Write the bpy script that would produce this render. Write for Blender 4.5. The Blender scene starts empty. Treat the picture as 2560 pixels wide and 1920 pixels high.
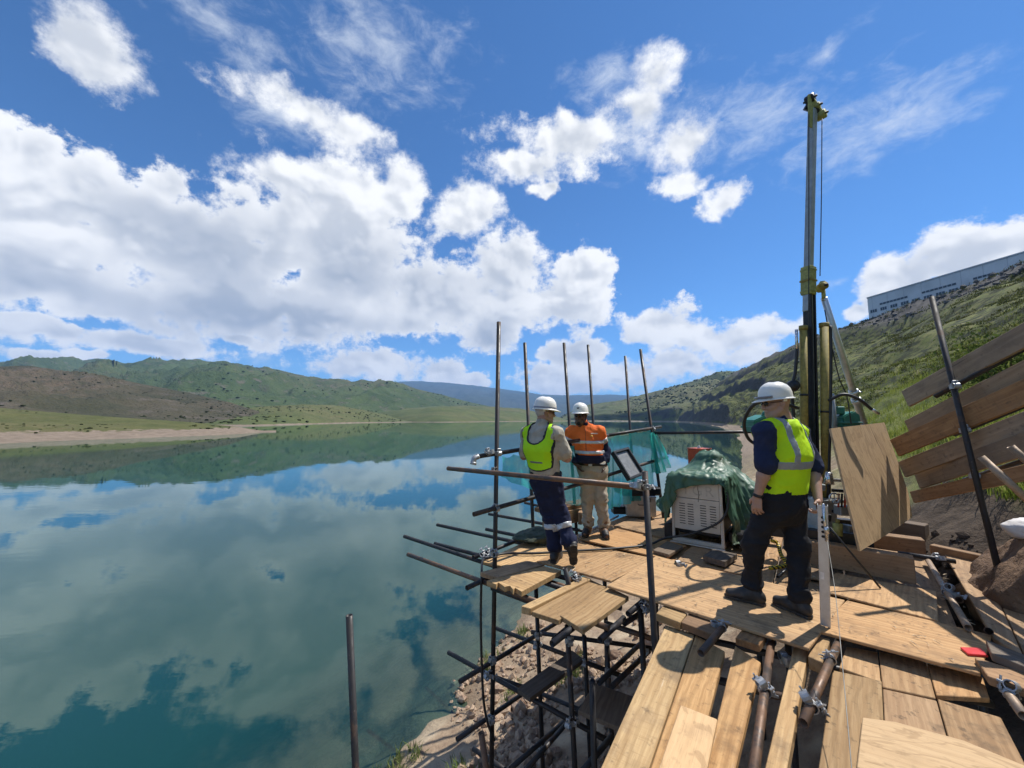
import bpy, bmesh, math, random
import numpy as np
from mathutils import Vector, Matrix, Euler

# ------------------------------------------------------------------ camera
SC = bpy.context.scene
COL = SC.collection
CAM_Z = 1.55
PITCH = math.radians(5.3)
F = 964.0                                    # focal length in photograph pixels
cam_data = bpy.data.cameras.new("camera")
cam_data.sensor_width = 36.0
cam_data.lens = 36.0 * F / 2560.0
cam_data.clip_start = 0.05
cam_data.clip_end = 60000.0
cam = bpy.data.objects.new("camera", cam_data)
COL.objects.link(cam)
cam.location = (0, 0, CAM_Z)
cam.rotation_euler = (math.pi / 2 + PITCH, 0, 0)
SC.camera = cam

def ray(px, py):
    u = (px - 1280.0) / F; v = (960.0 - py) / F
    return Vector((u, math.cos(PITCH) - v * math.sin(PITCH), math.sin(PITCH) + v * math.cos(PITCH)))
def at(px, py, depth):
    """point of the place seen at a photograph pixel, at y = depth metres in front"""
    d = ray(px, py)
    return Vector((0, 0, CAM_Z)) + d * (depth / d.y)
def on(px, py, z=0.0):
    """point of the horizontal plane z seen at a photograph pixel"""
    d = ray(px, py)
    return Vector((0, 0, CAM_Z)) + d * ((z - CAM_Z) / d.z)

# ------------------------------------------------------------------ node helper
class S:
    """a shader socket with arithmetic"""
    def __init__(s, t, sock): s.t = t; s.k = sock
    def _m(s, op, b=None, c=None, clamp=False, rev=False):
        n = s.t.nodes.new("ShaderNodeMath"); n.operation = op; n.use_clamp = clamp
        args = [s, b, c]
        if rev: args = [b, s, c]
        for i, a in enumerate(args):
            if a is None: continue
            if isinstance(a, S): s.t.links.new(a.k, n.inputs[i])
            else: n.inputs[i].default_value = a
        return S(s.t, n.outputs[0])
    def __add__(s, b): return s._m("ADD", b)
    __radd__ = __add__
    def __mul__(s, b): return s._m("MULTIPLY", b)
    __rmul__ = __mul__
    def __sub__(s, b): return s._m("SUBTRACT", b)
    def __rsub__(s, b): return s._m("SUBTRACT", b, rev=True)
    def __truediv__(s, b): return s._m("DIVIDE", b)
    def f(s, op, b=None, c=None): return s._m(op, b, c)
    def max(s, b): return s._m("MAXIMUM", b)
    def min(s, b): return s._m("MINIMUM", b)
    def clamp(s): return s._m("ADD", 0.0, clamp=True)
    def step(s, a, b, lo=0.0, hi=1.0, smooth=True):
        n = s.t.nodes.new("ShaderNodeMapRange")
        n.interpolation_type = "SMOOTHSTEP" if smooth else "LINEAR"
        s.t.links.new(s.k, n.inputs["Value"])
        n.inputs["From Min"].default_value = a; n.inputs["From Max"].default_value = b
        n.inputs["To Min"].default_value = lo; n.inputs["To Max"].default_value = hi
        return S(s.t, n.outputs[0])

class T:
    """node tree builder"""
    def __init__(s, tree): s.t = tree
    def node(s, typ, **kw):
        n = s.t.nodes.new(typ)
        for k, v in kw.items(): setattr(n, k, v)
        return n
    def link(s, a, b): s.t.links.new(a.k if isinstance(a, S) else a, b)
    def put(s, sock, v):
        if isinstance(v, S): s.t.links.new(v.k, sock)
        elif v is not None: sock.default_value = v
    def coord(s, kind="Object"):
        return S(s.t, s.node("ShaderNodeTexCoord").outputs[kind])
    def geo(s, kind="Position"):
        return S(s.t, s.node("ShaderNodeNewGeometry").outputs[kind])
    def sep(s, v):
        n = s.node("ShaderNodeSeparateXYZ"); s.link(v, n.inputs[0])
        return [S(s.t, o) for o in n.outputs]
    def comb(s, x, y, z):
        n = s.node("ShaderNodeCombineXYZ")
        for i, a in enumerate((x, y, z)): s.put(n.inputs[i], a)
        return S(s.t, n.outputs[0])
    def map(s, v, loc=(0, 0, 0), rot=(0, 0, 0), scale=(1, 1, 1)):
        n = s.node("ShaderNodeMapping"); s.link(v, n.inputs[0])
        s.put(n.inputs[1], loc); n.inputs[2].default_value = rot; n.inputs[3].default_value = scale
        return S(s.t, n.outputs[0])
    def vm(s, op, a, b=None):
        n = s.node("ShaderNodeVectorMath", operation=op)
        s.put(n.inputs[0], a)
        if b is not None: s.put(n.inputs[1], b)
        return S(s.t, n.outputs["Value"] if op in ("LENGTH", "DOT_PRODUCT", "DISTANCE") else n.outputs[0])
    def noise(s, v, scale, detail=4.0, rough=0.55, dist=0.0, typ="FBM", color=False, lac=2.0):
        n = s.node("ShaderNodeTexNoise"); n.noise_type = typ
        s.link(v, n.inputs["Vector"]); s.put(n.inputs["Scale"], scale)
        n.inputs["Detail"].default_value = detail; n.inputs["Roughness"].default_value = rough
        n.inputs["Distortion"].default_value = dist; n.inputs["Lacunarity"].default_value = lac
        return S(s.t, n.outputs["Color" if color else "Fac"])
    def voro(s, v, scale, feature="F1", detail=0.0, rough=0.5, out="Distance", rand=1.0):
        n = s.node("ShaderNodeTexVoronoi"); n.feature = feature
        s.link(v, n.inputs["Vector"]); n.inputs["Scale"].default_value = scale
        if "Detail" in n.inputs: n.inputs["Detail"].default_value = detail
        if "Roughness" in n.inputs: n.inputs["Roughness"].default_value = rough
        n.inputs["Randomness"].default_value = rand
        return S(s.t, n.outputs[out])
    def wave(s, v, scale, dist=2.0, detail=2.0, dscale=1.0, typ="BANDS", direc="X", prof="SIN"):
        n = s.node("ShaderNodeTexWave"); n.wave_type = typ; n.wave_profile = prof
        if typ == "BANDS": n.bands_direction = direc
        else: n.rings_direction = direc
        s.link(v, n.inputs["Vector"]); n.inputs["Scale"].default_value = scale
        n.inputs["Distortion"].default_value = dist; n.inputs["Detail"].default_value = detail
        n.inputs["Detail Scale"].default_value = dscale
        return S(s.t, n.outputs["Fac"])
    def ramp(s, f, stops, interp="LINEAR"):
        n = s.node("ShaderNodeValToRGB"); s.link(f, n.inputs[0]); r = n.color_ramp
        r.interpolation = interp
        while len(r.elements) < len(stops): r.elements.new(0.5)
        for e, (p, c) in zip(r.elements, stops):
            e.position = p; e.color = (*c, 1) if len(c) == 3 else c
        return S(s.t, n.outputs[0])
    def mix(s, f, a, b, blend="MIX"):
        n = s.node("ShaderNodeMix", data_type="RGBA", blend_type=blend); n.clamp_factor = True
        s.put(n.inputs[0], f)
        for i, c in ((6, a), (7, b)):
            s.put(n.inputs[i], c if isinstance(c, S) else (*c, 1) if len(c) == 3 else c)
        return S(s.t, n.outputs[2])
    def bump(s, h, strength=0.3, dist=0.01, normal=None):
        n = s.node("ShaderNodeBump"); s.link(h, n.inputs["Height"])
        n.inputs["Strength"].default_value = strength; n.inputs["Distance"].default_value = dist
        if normal is not None: s.link(normal, n.inputs["Normal"])
        return S(s.t, n.outputs[0])
    def rand(s):
        return S(s.t, s.node("ShaderNodeObjectInfo").outputs["Random"])

# ------------------------------------------------------------------ sun and sky
SUN_EL = math.radians(57.0)
SUN_AZ = math.radians(66.0)                 # clockwise from straight ahead: from the right, a little in front
to_sun = Vector((math.sin(SUN_AZ) * math.cos(SUN_EL), math.cos(SUN_AZ) * math.cos(SUN_EL), math.sin(SUN_EL)))
sun_data = bpy.data.lights.new("sun", "SUN")
sun_data.energy = 4.8
sun_data.angle = math.radians(0.53)
sun_data.color = (1.0, 0.955, 0.88)
sun = bpy.data.objects.new("sun", sun_data)
COL.objects.link(sun)
sun.rotation_euler = to_sun.to_track_quat("Z", "Y").to_euler()

world = bpy.data.worlds.new("World")
SC.world = world
world.use_nodes = True
wt = T(world.node_tree)
world.node_tree.nodes.clear()
sky = wt.node("ShaderNodeTexSky", sky_type="NISHITA")
sky.sun_disc = False
sky.sun_elevation = SUN_EL
sky.sun_rotation = SUN_AZ
sky.altitude = 2000.0
sky.air_density = 1.0
sky.dust_density = 0.2
sky.ozone_density = 1.5
SKY_TINT = (0.54, 0.94, 1.29)
direction = wt.coord("Generated")
dx, dy, dz = wt.sep(direction)
az = dx.f("ARCTAN2", dy)
el = dz.f("ARCSINE")
ae = wt.comb(az, el, 0.0)

def ae_of(px, py):
    d = ray(px, py).normalized()
    return math.atan2(d.x, d.y), math.asin(d.z)

def blob_field(blobs, ae, k=0.2):
    """smooth union of soft ellipses on the sky (azimuth, elevation); 0 at a centre, 1 on the rim"""
    out = None
    for (cx, cy, rx, ry) in blobs:
        a, e = ae_of(cx, cy)
        wa = abs(ae_of(cx + rx, cy)[0] - ae_of(cx - rx, cy)[0]) / 2
        we = abs(ae_of(cx, cy + ry)[1] - ae_of(cx, cy - ry)[1]) / 2
        q = wt.vm("LENGTH", wt.map(ae, loc=(-a / wa, -e / we, 0), scale=(1 / wa, 1 / we, 1)))
        out = q if out is None else out._m("SMOOTH_MIN", q, k)
    return out

CUMULUS = [(18, 330, 48, 60), (94, 376, 80, 75), (85, 540, 270, 190), (250, 490, 150, 100), (400, 450, 90, 62),
    (400, 610, 250, 190), (850, 475, 200, 100), (705, 440, 90, 70), (1010, 465, 65, 85), (800, 620, 300, 200),
    (1130, 740, 310, 135), (1263, 676, 130, 85), (1447, 690, 80, 75), (1390, 760, 140, 85), (650, 780, 440, 95),
    (118, 690, 320, 90), (353, 864, 240, 38), (88, 817, 150, 24), (76, 900, 90, 22), (223, 890, 100, 20),
    (590, 848, 65, 18), (940, 917, 200, 52), (1100, 935, 110, 36), (1180, 950, 70, 28), (1380, 950, 150, 45), (1550, 930, 110, 50),
    (1447, 880, 110, 38), (1655, 822, 115, 58), (1805, 850, 125, 62), (1898, 825, 85, 52), (1852, 885, 130, 38),
    (1713, 914, 90, 45), (2430, 650, 210, 95), (2268, 690, 130, 68), (2225, 745, 80, 45), (2640, 640, 200, 100), (2141, 772, 38, 22),
    (215, 125, 175, 110), (760, 268, 170, 48), (870, 325, 125, 58), (1447, 336, 200, 88),
    (1310, 410, 115, 50), (1645, 175, 75, 80), (1600, 255, 75, 70), (1725, 350, 88, 75), (1713, 445, 72, 46), (1817, 498, 84, 58),
    (1170, 520, 92, 62), (1354, 463, 40, 24)]
WISPS = [(648, 140, 120, 100), (520, 30, 190, 60), (960, 120, 280, 180), (700, 290, 170, 60), (2200, 300, 330, 110), (1900, 300, 280, 120), (2060, 130, 70, 35),
    (1560, 330, 250, 120), (2085, 706, 45, 16), (650, 900, 60, 20), (1500, 200, 150, 60)]
SHADE = [(640, 800, 430, 80), (120, 705, 300, 55), (900, 690, 300, 90), (1060, 845, 290, 55), (640, 640, 220, 110), (1290, 850, 200, 50), (440, 560, 180, 60)]

warp = wt.vm("SUBTRACT", wt.noise(direction, 9.0, 3.0, 0.6, color=True), (0.5, 0.5, 0.5))
ae_w = wt.vm("ADD", ae, wt.vm("MULTIPLY", warp, (0.10, 0.07, 0.0)))
q_c = blob_field(CUMULUS, ae_w)
# the rest of the sky, outside what the photograph shows, carries the same kind of scattered cumulus
far_side = az.f("ABSOLUTE").step(0.98, 1.15).max(el.step(0.92, 1.1))
spread = wt.noise(wt.map(direction, scale=(1, 1, 2.0)), 2.6, 2.0, 0.5)
q_out = spread.step(0.42, 0.68, 2.1, 0.25, smooth=False)
q_c = q_c + far_side * (q_out - q_c)
puffs = wt.map(direction, scale=(1, 1, 1.2))
def billow(v, fine):
    big = wt.noise(v, 7.5, 1.0 + fine, 0.5, 0.15)
    bil = wt.noise(v, 17.0, fine, 0.55, 0.0, "RIDGED_MULTIFRACTAL")
    return (big - 0.5) * 2.4 + (0.62 - bil) * 0.62
body = 0.77 - q_c
n_low = wt.noise(puffs, 3.5, 3.0, 0.5)
d0 = billow(puffs, 3.0); d1 = billow(wt.vm("ADD", puffs, (0.009, 0.0, 0.016)), 2.0); d2 = billow(wt.vm("ADD", puffs, (0.022, 0.0, 0.045)), 0.5)
dens = body + d0 + (wt.noise(puffs, 44.0, 5.0, 0.72) - 0.5) * 1.0
edge = n_low.step(0.35, 0.65, 0.25, 0.52) + el.step(0.42, 0.62, 0.0, 0.35)
cover = (dens / edge).step(0.0, 1.0)
lit = ((d0 - d1) * 1.9 + (d0 - d2) * 0.8).step(-0.62, 0.50)      # lit where the side towards the sun is thinner
base_shade = (1.05 - blob_field(SHADE, ae_w, 0.5) + (n_low - 0.5) * 1.2 + d0 * 0.4).step(-0.75, 1.15)
thick = (body + d0).step(0.0, 0.75)
dark = 1.0 - (1.0 - base_shade * thick * 0.66) * (1.0 - (1.0 - lit) * thick * 0.50) * (1.0 - (0.55 - d0).step(0.0, 0.9) * thick * 0.12)
cloud_col = wt.mix(dark, (8.7, 8.75, 8.8), (2.3, 2.85, 3.8))
# thin high streaks
q_w = blob_field(WISPS, ae_w, 0.4)
q_w = q_w + far_side * (1.25 - q_w)
hi = wt.map(direction, rot=(0.0, 0.5, 0.3), scale=(1.0, 1.0, 2.0))
n_w = wt.noise(hi, 15.0, 7.0, 0.66, 0.35)
wisp = ((1.0 - q_w) * 0.6 + (n_w - 0.5) * 2.0 + (n_low - 0.5) * 0.8).step(-0.05, 1.15) * 0.66
blue = wt.mix(1.0, S(world.node_tree, sky.outputs[0]), SKY_TINT, "MULTIPLY")
col = wt.mix(wisp, blue, (7.2, 7.7, 8.3))
col = wt.mix(cover * dz.step(-0.02, 0.01), col, cloud_col)
bg = wt.node("ShaderNodeBackground")
wt.link(col, bg.inputs[0])
bg.inputs[1].default_value = 0.095
wo = wt.node("ShaderNodeOutputWorld")
wt.link(bg.outputs[0], wo.inputs[0])
world.cycles.sampling_method = "MANUAL"
world.cycles.sample_map_resolution = 512

# ------------------------------------------------------------------ exposure and render
SC.view_settings.view_transform = "Standard"
SC.view_settings.look = "None"
SC.view_settings.exposure = 0.42
SC.view_settings.gamma = 1.0
SC.view_settings.use_curve_mapping = False
SC.render.engine = "CYCLES"
SC.cycles.use_denoising = True
SC.cycles.use_adaptive_sampling = True
SC.cycles.adaptive_threshold = 0.02
SC.cycles.max_bounces = 6
SC.cycles.diffuse_bounces = 3
SC.cycles.glossy_bounces = 3
SC.cycles.transmission_bounces = 4
SC.cycles.transparent_max_bounces = 12
SC.cycles.volume_bounces = 0
SC.cycles.caustics_reflective = False
SC.cycles.caustics_refractive = False
SC.cycles.sample_clamp_indirect = 6.0
random.seed(7)
RNG = np.random.default_rng(7)

# ------------------------------------------------------------------ mesh helpers
def link(o, parent=None):
    COL.objects.link(o)
    if parent is not None: o.parent = parent
    return o
def mesh(name, verts, faces, mat=None, smooth=False):
    me = bpy.data.meshes.new(name)
    if isinstance(verts, np.ndarray): verts = verts.tolist()
    if isinstance(faces, np.ndarray): faces = faces.tolist()
    me.from_pydata(verts, [], faces)
    if smooth: me.shade_smooth()
    if mat is not None: me.materials.append(mat)
    me.update()
    return me
def obj(name, me, parent=None, loc=None, rot=None):
    o = bpy.data.objects.new(name, me)
    if loc is not None: o.location = loc
    if rot is not None: o.rotation_euler = rot
    return link(o, parent)
def bm_obj(name, bm, mat, parent=None, smooth=False, loc=None, rot=None):
    me = bpy.data.meshes.new(name)
    bmesh.ops.recalc_face_normals(bm, faces=bm.faces)
    bm.to_mesh(me); bm.free()
    if smooth: me.shade_smooth()
    me.materials.append(mat)
    return obj(name, me, parent, loc, rot)
def empty(name, loc=(0, 0, 0), rz=0.0):
    o = bpy.data.objects.new(name, None); o.empty_display_size = 0.1
    o.location = loc; o.rotation_euler = (0, 0, rz)
    return link(o)
def tag(o, label, cat, group=None, kind=None):
    o["label"] = label
    if cat: o["category"] = cat
    if group: o["group"] = group
    if kind: o["kind"] = kind
    return o
def struct(o, label=None, kind="structure"):
    o["kind"] = kind
    if label: o["label"] = label
    return o

def frame(axis, up=Vector((0, 0, 1))):
    z = Vector(axis).normalized()
    x = up.cross(z)
    if x.length < 1e-4: x = Vector((1, 0, 0)).cross(z)
    x.normalize(); y = z.cross(x)
    return Matrix((x, y, z)).transposed()

def add_tube(bm, a, b, r, seg=14, r2=None, caps=True, hollow=0.0):
    a = Vector(a); b = Vector(b); r2 = r if r2 is None else r2
    m = frame(b - a)
    def ring(p, rr):
        return [bm.verts.new(p + m @ Vector((math.cos(2 * math.pi * i / seg) * rr, math.sin(2 * math.pi * i / seg) * rr, 0))) for i in range(seg)]
    A, B = ring(a, r), ring(b, r2)
    for i in range(seg):
        j = (i + 1) % seg
        bm.faces.new((A[i], A[j], B[j], B[i]))
    if hollow > 0:
        d = (b - a).normalized()
        for R, p, rr, s in ((A, a, r, 1), (B, b, r2, -1)):
            I = ring(p, rr * hollow); D = ring(p + d * s * min(0.12, (b - a).length * 0.3), rr * hollow)
            for i in range(seg):
                j = (i + 1) % seg
                bm.faces.new((R[i], R[j], I[j], I[i])); bm.faces.new((I[i], I[j], D[j], D[i]))
            bm.faces.new(D)
    elif caps:
        bm.faces.new(A[::-1]); bm.faces.new(B)

def add_path(bm, pts, r, seg=8, radii=None):
    pts = [Vector(p) for p in pts]; n = len(pts); prev = None; up = Vector((0.13, 0.21, 0.97))
    for k, p in enumerate(pts):
        t = (pts[min(k + 1, n - 1)] - pts[max(k - 1, 0)])
        m = frame(t, up); up = m.col[1].copy()
        rr = radii[k] if radii else r
        R = [bm.verts.new(p + m @ Vector((math.cos(2 * math.pi * i / seg) * rr, math.sin(2 * math.pi * i / seg) * rr, 0))) for i in range(seg)]
        if prev:
            for i in range(seg):
                j = (i + 1) % seg
                bm.faces.new((prev[i], prev[j], R[j], R[i]))
        else: bm.faces.new(R[::-1])
        prev = R
    bm.faces.new(prev)

def spline(pts, n=8):
    """Catmull-Rom through the points"""
    P = [Vector(p) for p in pts]; P = [P[0] * 2 - P[1]] + P + [P[-1] * 2 - P[-2]]
    out = []
    for i in range(1, len(P) - 2):
        for k in range(n):
            t = k / n
            a, b, c, d = P[i - 1], P[i], P[i + 1], P[i + 2]
            out.append(0.5 * ((2 * b) + (c - a) * t + (2 * a - 5 * b + 4 * c - d) * t * t + (3 * b - a - 3 * c + d) * t ** 3))
    out.append(P[-2]); return out

def add_box(bm, size, m=None, bevel=0.0, center=(0, 0, 0)):
    m = m or Matrix.Identity(4)
    g = bmesh.ops.create_cube(bm, size=1.0)
    vs = g["verts"]
    for v in vs: v.co = Vector((v.co.x * size[0] + center[0], v.co.y * size[1] + center[1], v.co.z * size[2] + center[2]))
    if bevel > 0:
        es = list({e for v in vs for e in v.link_edges})
        r = bmesh.ops.bevel(bm, geom=es, offset=bevel, segments=1, affect="EDGES", profile=0.6)
        vs = list({v for f in r["faces"] for v in f.verts} | {v for v in vs if v.is_valid})
    for v in vs: v.co = m @ v.co
    return vs

def add_lathe(bm, prof, seg=24, m=None, sx=1.0, sy=1.0):
    m = m or Matrix.Identity(4); prev = None
    for (r, z) in prof:
        if r < 1e-6: R = [bm.verts.new(m @ Vector((0, 0, z)))]
        else: R = [bm.verts.new(m @ Vector((math.cos(2 * math.pi * i / seg) * r * sx, math.sin(2 * math.pi * i / seg) * r * sy, z))) for i in range(seg)]
        if prev:
            for i in range(seg):
                j = (i + 1) % seg
                if len(prev) == 1 and len(R) > 1: bm.faces.new((prev[0], R[j], R[i]))
                elif len(R) == 1 and len(prev) > 1: bm.faces.new((prev[i], prev[j], R[0]))
                elif len(R) > 1: bm.faces.new((prev[i], prev[j], R[j], R[i]))
        prev = R

def add_prism(bm, poly, z0, z1, m=None):
    m = m or Matrix.Identity(4)
    A = [bm.verts.new(m @ Vector((p[0], p[1], z0))) for p in poly]
    B = [bm.verts.new(m @ Vector((p[0], p[1], z1))) for p in poly]
    n = len(poly)
    bm.faces.new(A[::-1]); bm.faces.new(B)
    for i in range(n): bm.faces.new((A[i], A[(i + 1) % n], B[(i + 1) % n], B[i]))

# ------------------------------------------------------------------ numpy noise
_PERM = np.random.default_rng(3).permutation(512)
_RV = np.random.default_rng(4).random(512).astype(np.float32)
def vnoise(*c):
    """value noise, 2 or 3 coordinates, range 0..1"""
    I = [np.floor(a).astype(np.int64) for a in c]
    Fr = [a - i for a, i in zip(c, I)]; Fr = [f * f * f * (f * (f * 6 - 15) + 10) for f in Fr]
    n = len(c); out = 0.0
    for k in range(2 ** n):
        w = 1.0; h = 0
        for j in range(n):
            b = (k >> j) & 1
            w = w * (Fr[j] if b else 1 - Fr[j])
            h = _PERM[(h + I[j] + b) & 511]
        out = out + w * _RV[h]
    return out
def fbm(*c, oct=5, gain=0.5, ridged=False):
    s = 0.0; a = 1.0; t = 0.0; f = 1.0
    for o in range(oct):
        v = vnoise(*[x * f + 17.3 * o for x in c])
        if ridged: v = 1 - np.abs(2 * v - 1)
        s = s + a * v; t += a; a *= gain; f *= 2.03
    return s / t
def grid_faces(nr, nc):
    i = np.arange(nr * nc).reshape(nr, nc)
    return np.stack([i[:-1, :-1], i[:-1, 1:], i[1:, 1:], i[1:, :-1]], -1).reshape(-1, 4)
def lerp(x, xs, ys): return np.interp(x, xs, ys)

# ------------------------------------------------------------------ material helper
def material(name, fn):
    m = bpy.data.materials.new(name); m.use_nodes = True
    t = T(m.node_tree); b = m.node_tree.nodes["Principled BSDF"]
    fn(t, b); return m
def setp(t, b, base=None, rough=None, metal=None, normal=None, spec=None, **kw):
    for k, v in (("Base Color", base), ("Roughness", rough), ("Metallic", metal), ("Normal", normal), ("Specular IOR Level", spec)):
        if v is None: continue
        if isinstance(v, S): t.link(v, b.inputs[k])
        else: b.inputs[k].default_value = (*v, 1) if isinstance(v, tuple) and len(v) == 3 else v
    for k, v in kw.items(): t.put(b.inputs[k], v)
def plain(name, col, rough=0.6, metal=0.0, var=0.25, scale=18.0, bump=0.15, bdist=0.002, spec=0.5, dirt=None):
    """painted / plastic / metal surface with mottling, dirt and fine relief"""
    def fn(t, b):
        o = t.coord("Object")
        n = t.noise(o, scale, 5.0, 0.62); n2 = t.noise(o, scale * 0.25, 3.0, 0.55)
        c = t.mix(n.step(0.3, 0.7), tuple(x * (1 - var) for x in col), tuple(min(1, x * (1 + var * 0.6)) for x in col))
        d = dirt or tuple(x * 0.45 + 0.02 for x in col)
        c = t.mix(n2.step(0.52, 0.78) * 0.5, c, d)
        setp(t, b, c, (n * 0.25 + (rough - 0.12)).clamp(), metal, t.bump(n, bump, bdist), spec)
    return material(name, fn)

# ------------------------------------------------------------------ land and water
WATER_Z = -3.0
def hill_mat(name, grass, grass2, dry, rock, shore_z=None, scale=0.05, rockiness=0.5, strata=0.0, shore=(0.235, 0.185, 0.14), bump_d=1.0):
    def fn(t, b):
        p = t.geo("Position"); x, y, z = t.sep(p)
        nz = t.sep(t.geo("Normal"))[2]
        n1 = t.noise(p, scale, 6.0, 0.62); n2 = t.noise(p, scale * 5.3, 5.0, 0.65); n3 = t.noise(p, scale * 0.23, 3.0, 0.5)
        n4 = t.noise(p, scale * 24.0, 3.0, 0.6)
        c = t.mix(n1.step(0.36, 0.64), grass, grass2)
        c = t.mix(n3.step(0.42, 0.68) * n2.step(0.3, 0.7), c, dry)
        c = t.mix(n4.step(0.5, 0.75) * 0.55, c, tuple(v * 0.42 for v in grass))
        steep = (nz * -1.0 + 1.0 + (n2 - 0.5) * 0.5).step(0.62 - 0.4 * rockiness, 0.85 - 0.4 * rockiness)
        c = t.mix(steep, c, t.mix(n2.step(0.3, 0.7), rock, tuple(v * 0.5 for v in rock)))
        if strata:
            band = t.noise(t.comb(x * 0.02, y * 0.02, z * strata), 1.0, 3.0, 0.6)
            c = t.mix(band.step(0.56, 0.66) * n2.step(0.35, 0.6) * 0.75, c, rock)
        if shore_z is not None:
            zz = z + (n2 - 0.5) * 1.3 * abs(shore_z - WATER_Z) + (n1 - 0.5) * 0.8
            c = t.mix(zz.step(shore_z - 0.12, shore_z + 0.12, 1.0, 0.0), c, t.mix(n2.step(0.3, 0.7), shore, tuple(v * 0.7 for v in shore)))
        setp(t, b, c, 0.95, 0.0, t.bump(n2 + n4 * 0.5, 0.6, bump_d), 0.15)
    return material(name, fn)

SCRUB = {}
def ridge(name, sky_pts, base_pts, crest_pts, mat, rough=0.10, rows=64, cols=300, power=1.15, seed=0.0, gull=0.02, label="", terr=0.0, cell=0.02, cliff=0.0):
    """a range of hills: its water line (px, distance), its crest (px, distance) and how high the crest stands (px, py)"""
    px0, px1 = sky_pts[0][0], sky_pts[-1][0]
    px = np.linspace(px0, px1, cols)
    py = lerp(px, *zip(*sky_pts)); db = lerp(px, *zip(*base_pts)); dc = lerp(px, *zip(*crest_pts))
    kern = np.hanning(25); kern /= kern.sum()
    db = np.convolve(np.pad(db, 12, mode='edge'), kern, 'valid'); dc = np.convolve(np.pad(dc, 12, mode='edge'), kern, 'valid')
    u = (px - 1280) / F
    v = (960 - py) / F
    slope = (math.sin(PITCH) + v * math.cos(PITCH)) / (math.cos(PITCH) - v * math.sin(PITCH))
    ux = u / (math.cos(PITCH) - v * math.sin(PITCH))
    zc = np.maximum(CAM_Z + slope * dc, WATER_Z + 0.5)
    t = np.concatenate([np.linspace(0, 1, rows), 1 + np.linspace(0.06, 0.8, 14)])[:, None]
    Y = db + (dc - db) * t
    X = ux * Y
    zb = WATER_Z - 0.02 * (dc - db) * 0 - 1.5
    up = np.clip(t, 0, 1) ** power
    if terr: up = up + terr * np.sin(up * 2 * np.pi * 5 + fbm(X * cell * 0.3 + seed, Y * cell * 0.3, oct=2) * 9) / (2 * np.pi * 5)
    if cliff:
        cw = fbm(X * cell * 3 + seed, Y * cell * 0.5, oct=3)
        up = up * (1 - cliff) + cliff * np.clip((t - 0.03 - 0.05 * cw) / 0.03, 0, 1)
    Z = zb + (zc - zb) * up
    over = np.clip(t - 1, 0, None)
    Z = Z - (zc - zb) * over * 0.9
    H = (zc - zb)
    env = np.clip(t * 3.0, 0, 1) * (1 - np.clip((t - 0.72) / 0.28, 0, 1) ** 2 * 0.94)
    n = fbm(X * cell + seed, Y * cell * 0.7 + seed, oct=7, gain=0.52) - 0.5
    rg = fbm(X * cell * 1.6 + seed + 5, Y * cell * 0.35, oct=5, ridged=True) - 0.6
    Z = Z + env * H * (n * rough * 4 + rg * gull * 4)
    Z = Z + env * H * 0.05 * (fbm(X * cell * 5.0 + seed, Y * cell * 2.2, oct=5, ridged=True) - 0.6)
    fine = (fbm(X * cell * 14, Y * cell * 14, oct=3) - 0.5) * H * 0.022 * np.clip(t * 4, 0, 1)
    Z = Z + fine
    verts = np.stack([X, np.broadcast_to(Y, X.shape), Z], -1).reshape(-1, 3)
    SCRUB[name] = np.stack([X, np.broadcast_to(Y, X.shape), Z], -1)[4:rows - 2]
    o = obj(name, mesh(name, verts, grid_faces(len(t), cols), mat, True))
    struct(o, label)
    return o

M_far = hill_mat("far range", (0.03, 0.042, 0.026), (0.042, 0.055, 0.03), (0.06, 0.058, 0.038), (0.05, 0.048, 0.045), None, 0.002, 0.3, bump_d=20)
M_mount = hill_mat("green mountain", (0.045, 0.070, 0.026), (0.070, 0.098, 0.034), (0.11, 0.105, 0.052), (0.13, 0.11, 0.09), WATER_Z + 4, 0.006, 0.5, 0.05, bump_d=22)
M_brown = hill_mat("brown slope", (0.050, 0.052, 0.030), (0.076, 0.068, 0.043), (0.12, 0.092, 0.064), (0.12, 0.10, 0.085), None, 0.02, 0.6, 0.10, bump_d=8)
M_terr = hill_mat("grass terraces", (0.062, 0.080, 0.028), (0.092, 0.108, 0.037), (0.13, 0.115, 0.054), (0.14, 0.12, 0.09), WATER_Z + 0.9, 0.02, 0.35, bump_d=2)
M_fore = hill_mat("foreland", (0.068, 0.080, 0.028), (0.098, 0.102, 0.038), (0.135, 0.115, 0.06), (0.2, 0.16, 0.11), WATER_Z + 1.7, 0.09, 0.2, bump_d=0.5)
M_rhill = hill_mat("far right hill", (0.075, 0.092, 0.038), (0.105, 0.12, 0.046), (0.155, 0.14, 0.075), (0.085, 0.078, 0.075), WATER_Z + 2.0, 0.012, 0.62, 0.09, shore=(0.3, 0.25, 0.2), bump_d=4)

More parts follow.
